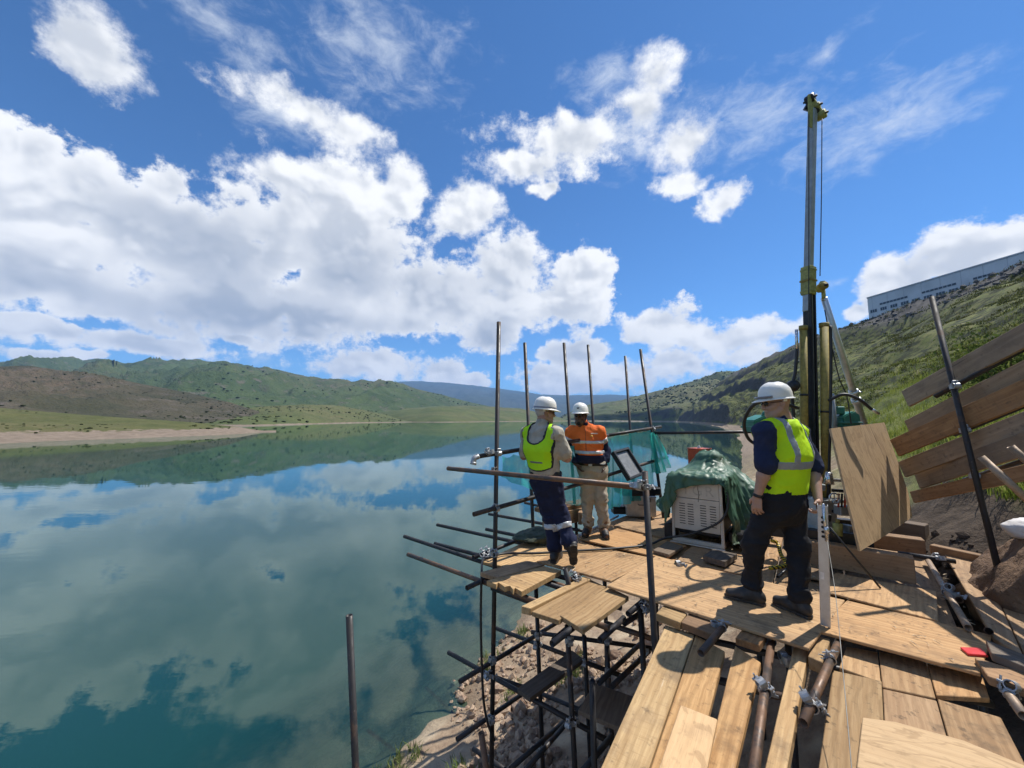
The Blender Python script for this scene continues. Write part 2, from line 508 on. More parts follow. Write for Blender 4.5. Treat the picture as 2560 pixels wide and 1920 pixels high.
ridge("far_mountains", [(560, 990), (700, 975), (850, 962), (930, 956), (1005, 954), (1052, 953), (1120, 957), (1182, 963), (1260, 973), (1312, 980), (1351, 986), (1407, 988), (1482, 988), (1521, 986), (1560, 988), (1586, 990), (1750, 993), (2000, 1000)],
      [(560, 4000), (2000, 4000)], [(560, 9500), (2000, 9500)], M_far, rough=0.05, gull=0.04, cell=0.0009, seed=2.0, label="blue far mountain range at the end of the lake")
ridge("green_mountains", [(-1500, 905), (-700, 880), (-300, 895), (0, 909), (70, 901), (123, 907), (147, 903), (200, 904), (223, 899), (253, 896), (300, 906), (353, 912), (429, 912), (464, 910), (482, 912), (529, 907), (564, 907), (617, 923), (670, 919), (723, 929), (799, 947), (882, 956), (952, 954), (999, 962), (1087, 982), (1146, 997), (1193, 1009), (1260, 1024), (1330, 1040), (1400, 1048)],
      [(-1500, 700), (600, 700), (1000, 1050), (1400, 1900)], [(-1500, 2300), (250, 2500), (700, 1900), (1000, 2000), (1400, 2300)], M_mount, rough=0.11, gull=0.085, cell=0.0042, seed=11.0, cols=420, rows=90, label="green mountains across the lake", terr=0.35, power=1.0)
ridge("brown_hill", [(-1600, 940), (-700, 905), (-300, 900), (0, 915), (70, 915), (141, 926), (264, 941), (353, 959), (470, 982), (564, 1003), (640, 1026), (700, 1043)],
      [(-1600, 150), (0, 170), (400, 240), (700, 330)], [(-1600, 420), (0, 520), (400, 520), (700, 430)], M_brown, rough=0.08, gull=0.06, cell=0.016, seed=23.0, label="brown hillside behind the left foreland", terr=0.5, power=1.0)
ridge("grass_terraces", [(380, 1049), (440, 1046), (520, 1034), (600, 1022), (680, 1014), (760, 1011), (850, 1016), (905, 1024), (960, 1036), (1000, 1048), (1030, 1052)],
      [(380, 180), (600, 250), (676, 300), (764, 380), (1030, 720)], [(380, 420), (700, 700), (1030, 860)], M_terr, rough=0.13, gull=0.03, cell=0.012, seed=31.0, label="green terraced peninsula on the far shore", power=0.8)
ridge("green_peninsula", [(820, 1051), (850, 1040), (890, 1021), (960, 1018), (1000, 1017), (1100, 1015), (1200, 1016), (1300, 1021), (1360, 1034), (1410, 1046), (1440, 1050)],
      [(820, 1150), (960, 860), (1040, 740), (1100, 700), (1170, 770), (1260, 960), (1440, 1300)], [(860, 1500), (1440, 1700)], M_terr, rough=0.1, gull=0.02, cell=0.006, seed=41.0, label="flat green peninsula in the middle distance", power=0.7)
ridge("far_right_hill", [(1400, 1043), (1462, 1013), (1553, 1000), (1618, 985), (1667, 970), (1700, 961), (1743, 949), (1792, 934), (1845, 928), (2000, 900), (2300, 900)],
      [(1400, 1500), (1480, 1250), (1600, 1000), (1690, 860), (2300, 800)], [(1400, 1900), (1700, 1500), (2300, 1400)], M_rhill, rough=0.09, gull=0.05, cell=0.006, seed=53.0, label="far right hill with dark cliffs above the lake", terr=0.7, power=0.95, cliff=0.20)
ridge("left_foreland", [(-1600, 960), (-600, 985), (-200, 1005), (0, 1020), (120, 1030), (235, 1039), (350, 1047), (470, 1055), (590, 1067), (650, 1076), (690, 1082)],
      [(-1600, 40), (-500, 56), (0, 67.5), (235, 81), (470, 97), (600, 116), (690, 140)], [(-1600, 110), (0, 135), (300, 130), (590, 140), (690, 150)], M_fore, rough=0.07, gull=0.0, cell=0.08, seed=61.0, label="green foreland with a bare beige shore", power=0.85)

# --- the bank the platform stands on and the hillside above it
SV = Vector((0.5, 0.866)); NV = Vector((0.866, -0.5))
def bank_z(X, Y, detail=True):
    s = X * 0.5 + Y * 0.866; d = X * 0.866 - Y * 0.5
    dsh = lerp(s, [-60, 0, 3, 9, 14, 25, 40, 100, 170, 300, 500, 750, 900, 1000], [-2.5, -3.6, -4.15, -4.5, -3.7, -1.2, 0.3, 1.0, 0.3, -9, -34, -75, -110, -80])
    dcr = lerp(s, [-60, 100, 197, 242, 330, 498, 805, 1000], [110, 100, 78, 53, 46, 31, -5, -30])
    zcr = lerp(s, [-60, 100, 197, 242, 330, 498, 640, 805, 850, 905, 960], [56, 53, 49.8, 48.6, 54, 62, 70, 78, 74, 35, -6])
    w = d - dsh                                    # metres inland from the water line
    W = dcr - dsh
    near = lerp(w, [-40, -6, 0, 2.3, 4.6, 7.2, 12, 24], [-22, -6.2, -3, -2.25, -1.3, 0.9, 4.4, 12.0])
    k = np.clip(w / W, 0, 1.35)
    far = -3 + (zcr + 3) * (np.clip(k, 0, 1) ** 0.92) + np.clip(k - 1, 0, 1) * 6.0
    far = np.where(w < 0, -3 + w * 0.5, far)
    mixf = np.clip((s - 12) / 40, 0, 1); mixw = np.clip((w - 10) / 14, 0, 1)
    m = np.maximum(mixf, mixw)
    z = near * (1 - m) + far * m
    if detail:
        big = np.clip(w / 30, 0, 1)
        z = z + big * (fbm(X * 0.02, Y * 0.02, oct=5) - 0.5) * 9 * np.clip(1.25 - k, 0.12, 1)
        z = z + np.clip(w / 12, 0, 1) * (fbm(s * 0.035, w * 0.12, oct=4, ridged=True) - 0.6) * np.clip(s / 120, 0.15, 1) * 5.0 * np.clip(1.3 - k, 0.1, 1)
        # rock ledges along the slope, cliffs over the water further out
        led = np.sin(z * 0.55 + fbm(s * 0.02, w * 0.05, oct=3) * 8)
        z = z + np.clip(s / 150 - 0.2, 0, 1) * led * 0.9
        cl = np.clip((s - 250) / 200, 0, 1)
        z = z + cl * np.where(w > 0, np.clip(w / 5, 0, 1) * 7 * (fbm(s * 0.03, w * 0.01 + 3, oct=3)), 0)
        cn = fbm(s * 0.02 + 7, w * 0.004, oct=3)
        for kc, hc_ in ((0.05, 8.0), (0.40, 7.0), (0.72, 6.0)):
            kk = kc + 0.10 * (cn - 0.5)
            z = z + np.clip((s - 160) / 160, 0, 1) * hc_ * (np.clip((k - kk) / 0.035, 0, 1) - np.clip((k - kk) / 0.30, 0, 1))
        z = z + (fbm(X * 0.35, Y * 0.35, oct=4) - 0.5) * np.clip(w * 0.1 + 0.35, 0.1, 1.0) * 0.9
        z = z + (fbm(X * 2.6, Y * 2.6, oct=4) - 0.5) * 0.16
    lim = -0.42 + np.maximum(0, X - 4.1) * 0.9 + np.maximum(0, Y - 5.4) * 0.75 + np.maximum(0, -1.0 - Y) * 0.8
    z = np.minimum(z, np.maximum(lim, -0.42)) 
    if detail == 2: return z, np.clip(k, 0, 1.2)
    return z
def axis(near0, near1, step, far0, far1, g=1.055):
    a = list(np.arange(near0, near1, step)); st = step
    while a[-1] < far1: st = min(st * g, 9.0); a.append(a[-1] + st)
    b = []; st = step; v = near0
    while v > far0: st *= 1.12; v -= st; b.append(v)
    return np.array(b[::-1] + a)
As = axis(-3, 16, 0.12, -55, 985); Ad = axis(-7, 9, 0.12, -30, 130, 1.05)
Sg, Dg = np.meshgrid(As, Ad, indexing="ij")
dshift = lerp(Sg, [0, 170, 300, 500, 750, 1000], [0, 0, -8, -31, -71, -100])
Dg = Dg + dshift
Xg = Sg * 0.5 + Dg * 0.866; Yg = Sg * 0.866 - Dg * 0.5
Zg, Kg = bank_z(Xg, Yg, 2)
def bank_material(t, b):
    p = t.geo("Position"); x, y, z = t.sep(p); nz = t.sep(t.geo("Normal"))[2]
    dist = t.vm("LENGTH", p)
    n1 = t.noise(p, 0.06, 6.0, 0.6); n2 = t.noise(p, 0.55, 6.0, 0.62); n3 = t.noise(p, 4.5, 6.0, 0.65); n4 = t.noise(p, 26.0, 4.0, 0.6)
    clump = t.noise(t.map(p, scale=(1, 1, 2.2)), 0.22, 6.0, 0.7)
    c = t.mix(n1.step(0.38, 0.62), (0.075, 0.095, 0.028), (0.125, 0.145, 0.04))
    c = t.mix(n2.step(0.4, 0.7) * 0.7, c, (0.19, 0.165, 0.075))
    c = t.mix(clump.step(0.44, 0.56), c, (0.032, 0.039, 0.018))
    rock = t.mix(n2.step(0.35, 0.65), (0.10, 0.09, 0.085), (0.045, 0.042, 0.042))
    steep = (1.0 - nz + (n2 - 0.5) * 0.35).step(0.36, 0.52)
    c = t.mix(steep, c, rock)
    rise = S(t.t, t.node("ShaderNodeAttribute", attribute_name="rise").outputs["Fac"])
    crest = (rise + (n1 - 0.5) * 0.5 + (n2 - 0.5) * 0.25).step(0.74, 0.90) * dist.step(60, 110)
    c = t.mix(crest, c, t.mix(n2.step(0.35, 0.65), (0.11, 0.105, 0.10), (0.055, 0.053, 0.052)))
    # bright fresh grass close to the platform
    lush = dist.step(14.0, 70.0, 1.0, 0.0) * n2.step(0.25, 0.6)
    c = t.mix(lush * 0.75, c, t.mix(n3.step(0.35, 0.65), (0.13, 0.165, 0.036), (0.20, 0.215, 0.06)))
    # bare earth and broken rock on the shore
    soil = t.mix(n3.step(0.32, 0.68), (0.35, 0.265, 0.18), (0.225, 0.16, 0.11))
    soil = t.mix(t.noise(p, 1.1, 3.0).step(0.5, 0.62), soil, (0.43, 0.345, 0.24))
    soil = t.mix(t.voro(p, 9.0).step(0.05, 0.25, 1.0, 0.0) * 0.5, soil, (0.14, 0.09, 0.065))
    wet = (z + (n3 - 0.5) * 0.25).step(WATER_Z - 0.02, WATER_Z + 0.16, 1.0, 0.0)
    soil = t.mix(wet * 0.55, soil, (0.10, 0.075, 0.05))
    sh = (z + (n2 - 0.5) * 1.1).step(-1.0, 0.6, 1.0, 0.0)
    near = dist.step(20, 60, 1.0, 0.0)
    shore_far = (z + (n2 - 0.5) * 1.5).step(WATER_Z + 1.6, WATER_Z + 2.4, 1.0, 0.0)
    c = t.mix(near * sh, c, soil)
    c = t.mix((1.0 - near) * shore_far, c, (0.27, 0.21, 0.155))
    c = t.mix(near * (1.0 - steep) * n3.step(0.55, 0.7) * sh * 0.0, c, (0.1, 0.12, 0.03))
    # dark dug soil beside the platform
    dug = (z + (n2 - 0.5) * 0.9).step(0.45, 0.8, 1.0, 0.0) * x.step(3.2, 3.8) * y.step(1.0, 2.0) * y.step(6.2, 7.4, 1.0, 0.0)
    c = t.mix(dug, c, t.mix(n3.step(0.35, 0.65), (0.055, 0.042, 0.032), (0.10, 0.075, 0.055)))
    h = n3 * 0.05 + n4 * 0.012 + n2 * 0.12
    setp(t, b, c, 0.95, 0.0, t.bump(h, 0.9, 1.0), 0.12)
M_bank = material("bank earth and grass", bank_material)
bank = obj("hillside_bank", mesh("hillside_bank", np.stack([Xg, Yg, Zg], -1).reshape(-1, 3), grid_faces(*Xg.shape)[:, ::-1], M_bank, True))
a_ = bank.data.attributes.new("rise", "FLOAT", "POINT"); a_.data.foreach_set("value", Kg.astype(np.float32).ravel())
struct(bank, "steep hillside and rocky shore that the platform stands on")

# --- lake
def bank_gap(X, Y): return WATER_Z - bank_z(X, Y, True)
def water_material(t, b):
    m = t.t; m.nodes.remove(b)
    p = t.geo("Position"); x, y, z = t.sep(p)
    dist = t.vm("LENGTH", p)
    dep = S(m, t.node("ShaderNodeAttribute", attribute_name="depth").outputs["Fac"])
    r1 = t.noise(t.map(p, rot=(0, 0, 0.25), scale=(1.0, 2.6, 1.0)), 0.55, 3.0, 0.5)
    r2 = t.noise(t.map(p, rot=(0, 0, -0.15), scale=(1.0, 2.2, 1.0)), 2.6, 2.0, 0.5)
    calm = t.noise(p, 0.035, 2.0).step(0.4, 0.65, 0.35, 1.0)
    h = (r1 * 0.0065 + r2 * 0.0011) * calm
    nrm = t.bump(h, 0.55, 1.0)
    body = t.node("ShaderNodeBsdfDiffuse")
    n = t.noise(p, 0.05, 3.0)
    t.link(t.mix(n.step(0.3, 0.7), (0.005, 0.036, 0.031), (0.008, 0.046, 0.039)), body.inputs[0])
    clear = t.node("ShaderNodeBsdfTransparent"); clear.inputs[0].default_value = (0.66, 0.86, 0.82, 1)
    murk = t.node("ShaderNodeMixShader")
    t.link(dep.step(0.0, 1.5, 0.12, 1.0, smooth=False).f("POWER", 0.75), murk.inputs[0])
    t.link(clear.outputs[0], murk.inputs[1]); t.link(body.outputs[0], murk.inputs[2])
    gl = t.node("ShaderNodeBsdfGlossy"); gl.inputs["Roughness"].default_value = 0.0; gl.inputs[0].default_value = (0.82, 0.94, 0.91, 1)
    t.link(nrm, gl.inputs["Normal"])
    fr = t.node("ShaderNodeFresnel"); fr.inputs[0].default_value = 1.34; t.link(nrm, fr.inputs["Normal"])
    mx = t.node("ShaderNodeMixShader")
    t.link(S(m, fr.outputs[0]).f("POWER", 0.82), mx.inputs[0])
    t.link(murk.outputs[0], mx.inputs[1]); t.link(gl.outputs[0], mx.inputs[2])
    t.link(mx.outputs[0], m.nodes["Material Output"].inputs[0])
M_water = material("lake water", water_material)
wx = np.unique(np.concatenate([-np.geomspace(8, 14000, 70)[::-1], np.arange(-8, 14, 0.2), np.geomspace(14, 14000, 70)]))
wy = np.unique(np.concatenate([-np.geomspace(2, 3000, 30)[::-1], np.arange(-2, 26, 0.2), np.geomspace(26, 14000, 90)]))
WX, WY = np.meshgrid(wx, wy, indexing="ij")
dep = np.where((np.abs(WX) < 2000) & (WY < 1500), bank_gap(np.clip(WX, -2000, 2000), np.clip(WY, -3000, 1500)), 20.0)
me = mesh("lake", np.stack([WX, WY, np.full_like(WX, WATER_Z)], -1).reshape(-1, 3), grid_faces(*WX.shape)[:, ::-1], M_water, True)
at_ = me.attributes.new("depth", "FLOAT", "POINT")
at_.data.foreach_set("value", np.clip(dep, 0, 20).astype(np.float32).ravel())
lake = obj("lake_water", me); struct(lake, "calm turquoise lake reflecting the clouds")

# --- air between here and the far mountains
def haze_material(t, b):
    t.t.nodes.remove(b)
    v = t.node("ShaderNodeVolumePrincipled")
    v.inputs["Color"].default_value = (0.30, 0.56, 1.0, 1)
    v.inputs["Density"].default_value = HAZE
    v.inputs["Anisotropy"].default_value = 0.0
    t.link(v.outputs[0], t.t.nodes["Material Output"].inputs["Volume"])
HAZE = 0.00008
bm = bmesh.new(); add_box(bm, (30500, 22000, 1115), center=(0, 5000, 492))
haze = bm_obj("haze", bm, material("haze air", haze_material)); haze["kind"] = "stuff"; haze["label"] = "thin blue haze over the lake valley"

# ------------------------------------------------------------------ wood and steel
def wood(name, light, dark, streak=1.0, knots=0.5, dirt=0.25, grey=0.0, sawn=0.0, figure=0.0, rough=0.78):
    def fn(t, b):
        r = t.rand()
        o = t.vm("ADD", t.coord("Object"), t.comb(r * 31.0, r * 17.0, r * 53.0))
        warp = t.noise(o, 2.2, 2.0, 0.5)
        g = t.noise(t.map(o, scale=(1.6, 34.0, 34.0)), 1.0, 6.0, 0.62, 0.4)
        fine = t.noise(t.map(o, scale=(7.0, 170.0, 170.0)), 1.0, 3.0, 0.6)
        x, y, z = t.sep(o)
        rings = t.wave(t.comb(x * 0.35 + warp * 0.25, y + warp * 0.07, z), 7.0, 5.0, 3.0, 1.2, direc="Y")
        c = t.mix(g.step(0.30, 0.68) * streak, light, dark)
        c = t.mix(rings.step(0.45, 0.95) * 0.42 * streak, c, tuple(v * 0.72 for v in dark))
        c = t.mix(fine.step(0.5, 0.75) * 0.35, c, tuple(v * 0.55 for v in dark))
        if figure:                                    # rotary-cut veneer: looping figure
            f = t.noise(t.map(o, scale=(1.1, 3.6, 3.0)), 1.7, 4.0, 0.55, 0.9)
            loops = (f * 34.0).f("SINE"); broad = (f * 11.0).f("SINE")
            c = t.mix(broad.step(-0.2, 0.9) * figure * 0.7, c, tuple(v * 0.92 for v in dark))
            c = t.mix(loops.step(0.55, 0.98) * figure, c, tuple(v * 0.62 for v in dark))
        k = t.voro(t.map(o, scale=(1.0, 2.2, 2.2)), 2.6)
        c = t.mix(k.step(0.03, 0.085, 1.0, 0.0) * knots, c, (0.07, 0.035, 0.018))
        d = t.noise(o, 3.4, 5.0, 0.65); d2 = t.noise(o, 22.0, 4.0, 0.6)
        c = t.mix(d.step(0.52, 0.72) * dirt * 1.4, c, (0.17, 0.115, 0.07))
        c = t.mix(d2.step(0.56, 0.72) * dirt * 1.2, c, (0.11, 0.075, 0.05))
        scuff = t.noise(t.map(o, rot=(0, 0, 0.7), scale=(3.0, 40.0, 10.0)), 1.0, 4.0, 0.7)
        c = t.mix(scuff.step(0.64, 0.74) * t.noise(o, 1.7, 3.0).step(0.45, 0.6) * dirt * 1.3, c, (0.60, 0.50, 0.38))
        c = t.mix(t.noise(o, 1.1, 5.0, 0.7).step(0.56, 0.68) * dirt * 0.9, c, (0.24, 0.155, 0.09))
        crack = t.noise(t.map(o, scale=(0.7, 26.0, 26.0)), 1.0, 2.0, 0.5)
        c = t.mix(crack.step(0.735, 0.76) * 0.8, c, (0.05, 0.032, 0.02))
        if grey: c = t.mix(d.step(0.25, 0.6) * grey, c, (0.20, 0.185, 0.165))
        c = t.mix(1.0, c, t.ramp(r, [(0.0, (0.62, 0.61, 0.61)), (0.3, (0.88, 0.86, 0.83)), (0.6, (1, 1, 1)), (0.8, (1.0, 0.92, 0.82)), (1.0, (0.86, 0.76, 0.66))]), "MULTIPLY")
        h = g * 0.6 + fine * 0.5
        if sawn:
            saw = t.noise(t.map(o, rot=(0, 0, 0.10), scale=(95.0, 5.0, 5.0)), 1.0, 3.0, 0.6, 0.5)
            c = t.mix(saw.step(0.52, 0.72) * sawn * 0.6 * t.noise(o, 4.0, 3.0).step(0.4, 0.6), c, tuple(v * 0.8 for v in dark))
            h = h + saw * 0.4
        setp(t, b, c, rough, 0.0, t.bump(h, 0.35, 0.004), 0.25)
    return material(name, fn)
W_ply = wood("plywood deck", (0.56, 0.365, 0.19), (0.385, 0.225, 0.108), 0.75, 0.35, 0.55)
W_ply2 = wood("plywood worn", (0.47, 0.315, 0.18), (0.32, 0.195, 0.105), 0.75, 0.4, 0.75)
W_fig = wood("plywood figured", (0.64, 0.455, 0.265), (0.47, 0.30, 0.155), 0.3, 0.35, 0.15, figure=0.38)
W_pine = wood("pale pine", (0.60, 0.41, 0.21), (0.41, 0.25, 0.115), 0.8, 0.6, 0.4, sawn=0.35)
W_sawn = wood("sawn pine", (0.53, 0.37, 0.19), (0.37, 0.23, 0.105), 0.75, 0.3, 0.45, sawn=0.9)
W_old = wood("weathered plank", (0.21, 0.165, 0.125), (0.115, 0.085, 0.062), 0.8, 0.5, 0.4, grey=0.35)
W_barr = wood("barrier plank", (0.43, 0.32, 0.21), (0.27, 0.19, 0.12), 0.7, 0.4, 0.4, grey=0.25)
W_och = wood("ochre plank", (0.40, 0.225, 0.10), (0.23, 0.12, 0.055), 0.7, 0.3, 0.5, sawn=0.7)
W_beam = wood("heavy timber", (0.40, 0.255, 0.145), (0.25, 0.148, 0.08), 0.6, 0.3, 0.5)

def steel_mat(name, paint, rust, amount):
    def fn(t, b):
        r = t.rand(); o = t.vm("ADD", t.geo("Position"), t.comb(r * 9.0, r * 5.0, r * 13.0))
        n = t.noise(o, 9.0, 6.0, 0.66); n2 = t.noise(o, 46.0, 4.0, 0.6); n3 = t.noise(o, 2.4, 3.0)
        c = t.mix((n + (n3 - 0.5) * 0.9).step(0.62 - amount * 0.35, 0.78 - amount * 0.3), paint, rust)
        c = t.mix(n2.step(0.52, 0.7) * 0.4, c, tuple(v * 0.5 for v in rust))
        c = t.mix(n2.step(0.66, 0.72) * 0.35, c, (0.22, 0.20, 0.18))
        setp(t, b, c, n.step(0.3, 0.7, 0.38, 0.72), 0.25, t.bump(n2, 0.25, 0.002), 0.5)
    return material(name, fn)
ST_black = steel_mat("black scaffold steel", (0.026, 0.025, 0.027), (0.085, 0.052, 0.036), 0.22)
ST_rust = steel_mat("rusty scaffold steel", (0.07, 0.055, 0.047), (0.17, 0.095, 0.055), 0.7)
ST_dust = steel_mat("dusty scaffold steel", (0.33, 0.24, 0.165), (0.22, 0.15, 0.095), 0.5)
ST_galv = plain("galvanised fitting", (0.40, 0.41, 0.42), 0.5, 0.7, 0.25, 60.0, 0.2, 0.001)
R_T = 0.02415

def tube(name, a, b, parent, mat=None, r=R_T, seg=14):
    a = Vector(a); b = Vector(b); bm = bmesh.new(); c = (a + b) / 2
    add_tube(bm, a - c, b - c, r, seg, hollow=0.84)
    return bm_obj(name, bm, mat or ST_black, parent, True, c)

def _coupler_mesh():
    bm = bmesh.new()
    def band(m):
        add_lathe(bm, [(0.0255, -0.025), (0.0325, -0.025), (0.0325, 0.025), (0.0255, 0.025)], 12, m)
        add_box(bm, (0.030, 0.016, 0.044), m, 0.003, (0.046, 0.0, 0.0))
        add_tube(bm, m @ Vector((0.05, -0.05, 0)), m @ Vector((0.05, 0.035, 0)), 0.0065, 6)
        add_tube(bm, m @ Vector((0.05, -0.046, 0)), m @ Vector((0.05, -0.028, 0)), 0.0125, 6)
        add_box(bm, (0.008, 0.02, 0.05), m @ Matrix.Rotation(0.6, 4, "Y"), 0.002, (0.035, -0.056, 0.03))
    band(Matrix.Identity(4))
    band(Matrix.Translation((0, 0.056, 0)) @ Matrix.Rotation(math.pi / 2, 4, "Y"))
    add_box(bm, (0.044, 0.014, 0.044), None, 0.003, (0, 0.029, 0))
    me = bpy.data.meshes.new("coupler"); bmesh.ops.recalc_face_normals(bm, faces=bm.faces)
    bm.to_mesh(me); bm.free(); me.materials.append(ST_galv); return me
COUPLER = _coupler_mesh()
def coupler(p, parent, axis=(0, 0, 1), other=None, roll=0.0):
    o = bpy.data.objects.new("coupler", COUPLER)
    z = Vector(axis).normalized()
    if other is not None:
        x = Vector(other).normalized(); x = (x - z * x.dot(z))
        x = x.normalized() if x.length > 0.1 else Vector((1, 0, 0))
        y = z.cross(x); m = Matrix((x, y, z)).transposed()
    else: m = frame(z)
    o.matrix_world = Matrix.Translation(p) @ (m @ Matrix.Rotation(roll, 3, "Z")).to_4x4() @ Matrix.Scale(0.9, 4)
    return link(o, parent)

def board(name, corners, z, thick, mat, parent, bevel=0.004, sag=0.0, jag=None):
    """a board laid on a level plane: four (or more) plan corners as points; local x runs along the long side"""
    P = [Vector((c[0], c[1])) for c in corners]
    L1 = (P[1] - P[0]).length; L2 = (P[2] - P[1]).length
    d = (P[1] - P[0]) if L1 >= L2 else (P[2] - P[1])
    ang = math.atan2(d.y, d.x); cx = sum((p for p in P), Vector((0, 0))) / len(P)
    ca, sa = math.cos(-ang), math.sin(-ang)
    L = [((p.x - cx.x) * ca - (p.y - cx.y) * sa, (p.x - cx.x) * sa + (p.y - cx.y) * ca) for p in P]
    area = sum(L[i][0] * L[(i + 1) % len(L)][1] - L[(i + 1) % len(L)][0] * L[i][1] for i in range(len(L)))
    if area < 0: L = L[::-1]
    bm = bmesh.new(); add_prism(bm, L, -thick, 0.0)
    bmesh.ops.recalc_face_normals(bm, faces=bm.faces)
    if bevel: bmesh.ops.bevel(bm, geom=list(bm.edges), offset=bevel, segments=1, affect="EDGES")
    o = bm_obj(name, bm, mat, parent, False, (cx.x, cx.y, z), (random.uniform(-1, 1) * 0.004, random.uniform(-1, 1) * 0.004, ang))
    return o
def pboard(name, px, z, thick, mat, parent, **k):
    return board(name, [on(x, y, z) for x, y in px], z, thick, mat, parent, **k)

# ------------------------------------------------------------------ timber deck
deck = empty("timber_deck", on(1700, 1450, 0.0))
tag(deck, "timber working deck of worn plywood sheets and planks on steel tubes", "deck")
def D(name, px, z, thick, mat, **k):
    o = pboard(name, px, z, thick, mat, deck, **k)
    o.matrix_parent_inverse = Matrix.Translation(deck.location).inverted()
    return o
# base boards, lying lowest
D("plank", [(1400, 1352), (1475, 1368), (1660, 1280), (1610, 1272)], -0.045, 0.04, W_ply2)
D("plank", [(1478, 1369), (1600, 1396), (1735, 1292), (1664, 1281)], -0.045, 0.04, W_ply2)
D("plank", [(1603, 1397), (1760, 1430), (1840, 1312), (1738, 1293)], -0.045, 0.04, W_ply)
D("plank", [(1763, 1431), (1930, 1468), (1960, 1330), (1843, 1313)], -0.045, 0.04, W_ply2)
D("plank", [(1933, 1469), (2120, 1512), (2095, 1340), (1964, 1331)], -0.045, 0.04, W_ply)
D("plank", [(2124, 1513), (2398, 1580), (2315, 1385), (2100, 1341)], -0.045, 0.04, W_ply2)
# plywood sheets on top of them
D("plywood_sheet", [(1517, 1464), (2022, 1620), (2112, 1499), (1640, 1390)], 0.0, 0.022, W_ply)
D("plywood_sheet", [(2036, 1574), (2451, 1684), (2478, 1587), (2117, 1500)], -0.006, 0.022, W_ply)
D("plywood_sheet", [(2060, 1478), (2346, 1552), (2341, 1477), (2088, 1432)], 0.004, 0.018, W_ply)
D("plywood_sheet", [(1341, 1402), (1527, 1452), (1642, 1397), (1440, 1357)], -0.003, 0.022, W_ply)
D("plywood_sheet", [(1449, 1346), (1664, 1397), (1716, 1364), (1530, 1317)], -0.004, 0.02, W_ply)
D("plywood_sheet", [(1692, 1400), (1895, 1444), (1905, 1400), (1730, 1365)], -0.008, 0.022, W_ply2)
D("plywood_sheet", [(1203, 1403), (1296, 1424), (1436, 1366), (1318, 1352)], -0.01, 0.03, W_pine)
D("plank", [(1534, 1314), (1722, 1358), (1750, 1335), (1580, 1295)], -0.005, 0.03, W_ply2)
D("plank", [(1200, 1430), (1243, 1444), (1362, 1411), (1318, 1401)], 0.002, 0.045, W_ply2)
D("plank", [(1303, 1515), (1326, 1521), (1478, 1447), (1460, 1441)], -0.035, 0.06, W_sawn)
D("plank", [(1329, 1528), (1396, 1550), (1516, 1467), (1478, 1450)], -0.06, 0.04, W_pine)
D("plank", [(1400, 1538), (1457, 1574), (1572, 1491), (1520, 1467)], -0.05, 0.04, W_pine)
D("plank", [(1640, 1533), (1700, 1556), (1718, 1533), (1664, 1508)], -0.027, 0.06, W_sawn)
D("plank", [(1702, 1555), (1788, 1588), (1806, 1560), (1722, 1533)], -0.03, 0.055, W_beam)
D("plank", [(1838, 1594), (1898, 1613), (1916, 1590), (1856, 1572)], -0.03, 0.05, W_och)
D("plank", [(1990, 1435), (2080, 1455), (2075, 1418), (1995, 1400)], 0.004, 0.018, W_ply2)
# a split plank at the corner
bp = [on(x, y, 0.0) for x, y in [(1217, 1451), (1240, 1460), (1246, 1455), (1262, 1466), (1275, 1463), (1283, 1473), (1288, 1468), (1304, 1478), (1403, 1425), (1360, 1414)]]
o = board("split_plank", bp, -0.004, 0.045, W_pine, deck, bevel=0.0); o.matrix_parent_inverse = Matrix.Translation(deck.location).inverted()
o["label"] = "plank with a splintered end at the corner of the deck"
# right-hand edge past the slot
D("plank", [(2362, 1386), (2455, 1410), (2560, 1642), (2482, 1592)], -0.004, 0.03, W_ply2)
D("plank", [(2456, 1410), (2560, 1430), (2640, 1640), (2563, 1640)], -0.012, 0.03, W_ply2)
D("plank", [(2436, 1642), (2600, 1694), (2600, 1735), (2470, 1690)], 0.03, 0.05, W_beam)
D("plank", [(2464, 1598), (2620, 1660), (2620, 1690), (2478, 1632)], 0.075, 0.05, W_old)

# ------------------------------------------------------------------ lower walkway boards towards the camera
walk = empty("board_walkway", on(1900, 1800, -0.1))
tag(walk, "lower walkway of rough sawn boards in front of the plywood deck", "walkway")
def Wk(name, px, z, thick, mat, **k):
    o = pboard(name, px, z, thick, mat, walk, **k)
    o.matrix_parent_inverse = Matrix.Translation(walk.location).inverted()
    return o
Wk("plank", [(1664, 1562), (1736, 1587), (1560, 2100), (1420, 2100)], -0.10, 0.05, W_sawn)
Wk("plank", [(1739, 1588), (1812, 1628), (1690, 2100), (1565, 2100)], -0.105, 0.045, W_pine)
Wk("plank", [(1838, 1614), (1902, 1656), (1795, 2100), (1720, 2100)], -0.10, 0.045, W_pine)
Wk("plank", [(1701, 1761), (1793, 1797), (1730, 2100), (1585, 2100)], -0.052, 0.03, W_fig)
Wk("plank", [(1984, 1615), (2021, 1624), (1935, 2100), (1870, 2100)], -0.085, 0.07, W_pine)
Wk("plank", [(2040, 1588), (2076, 1598), (2056, 1656), (2020, 1641)], -0.05, 0.08, W_pine)
Wk("plank", [(2082, 1676), (2204, 1703), (2222, 2100), (2020, 2100)], -0.10, 0.03, W_pine)
Wk("plank", [(2116, 1616), (2194, 1630), (2202, 1706), (2098, 1668)], -0.105, 0.03, W_ply)
Wk("plank", [(2197, 1628), (2315, 1656), (2339, 1745), (2206, 1717)], -0.10, 0.03, W_ply)
Wk("plank", [(2207, 1722), (2341, 1752), (2400, 1960), (2220, 1960)], -0.102, 0.03, W_ply2)
Wk("plank", [(2318, 1658), (2456, 1692), (2474, 1745), (2341, 1737)], -0.10, 0.03, W_ply)
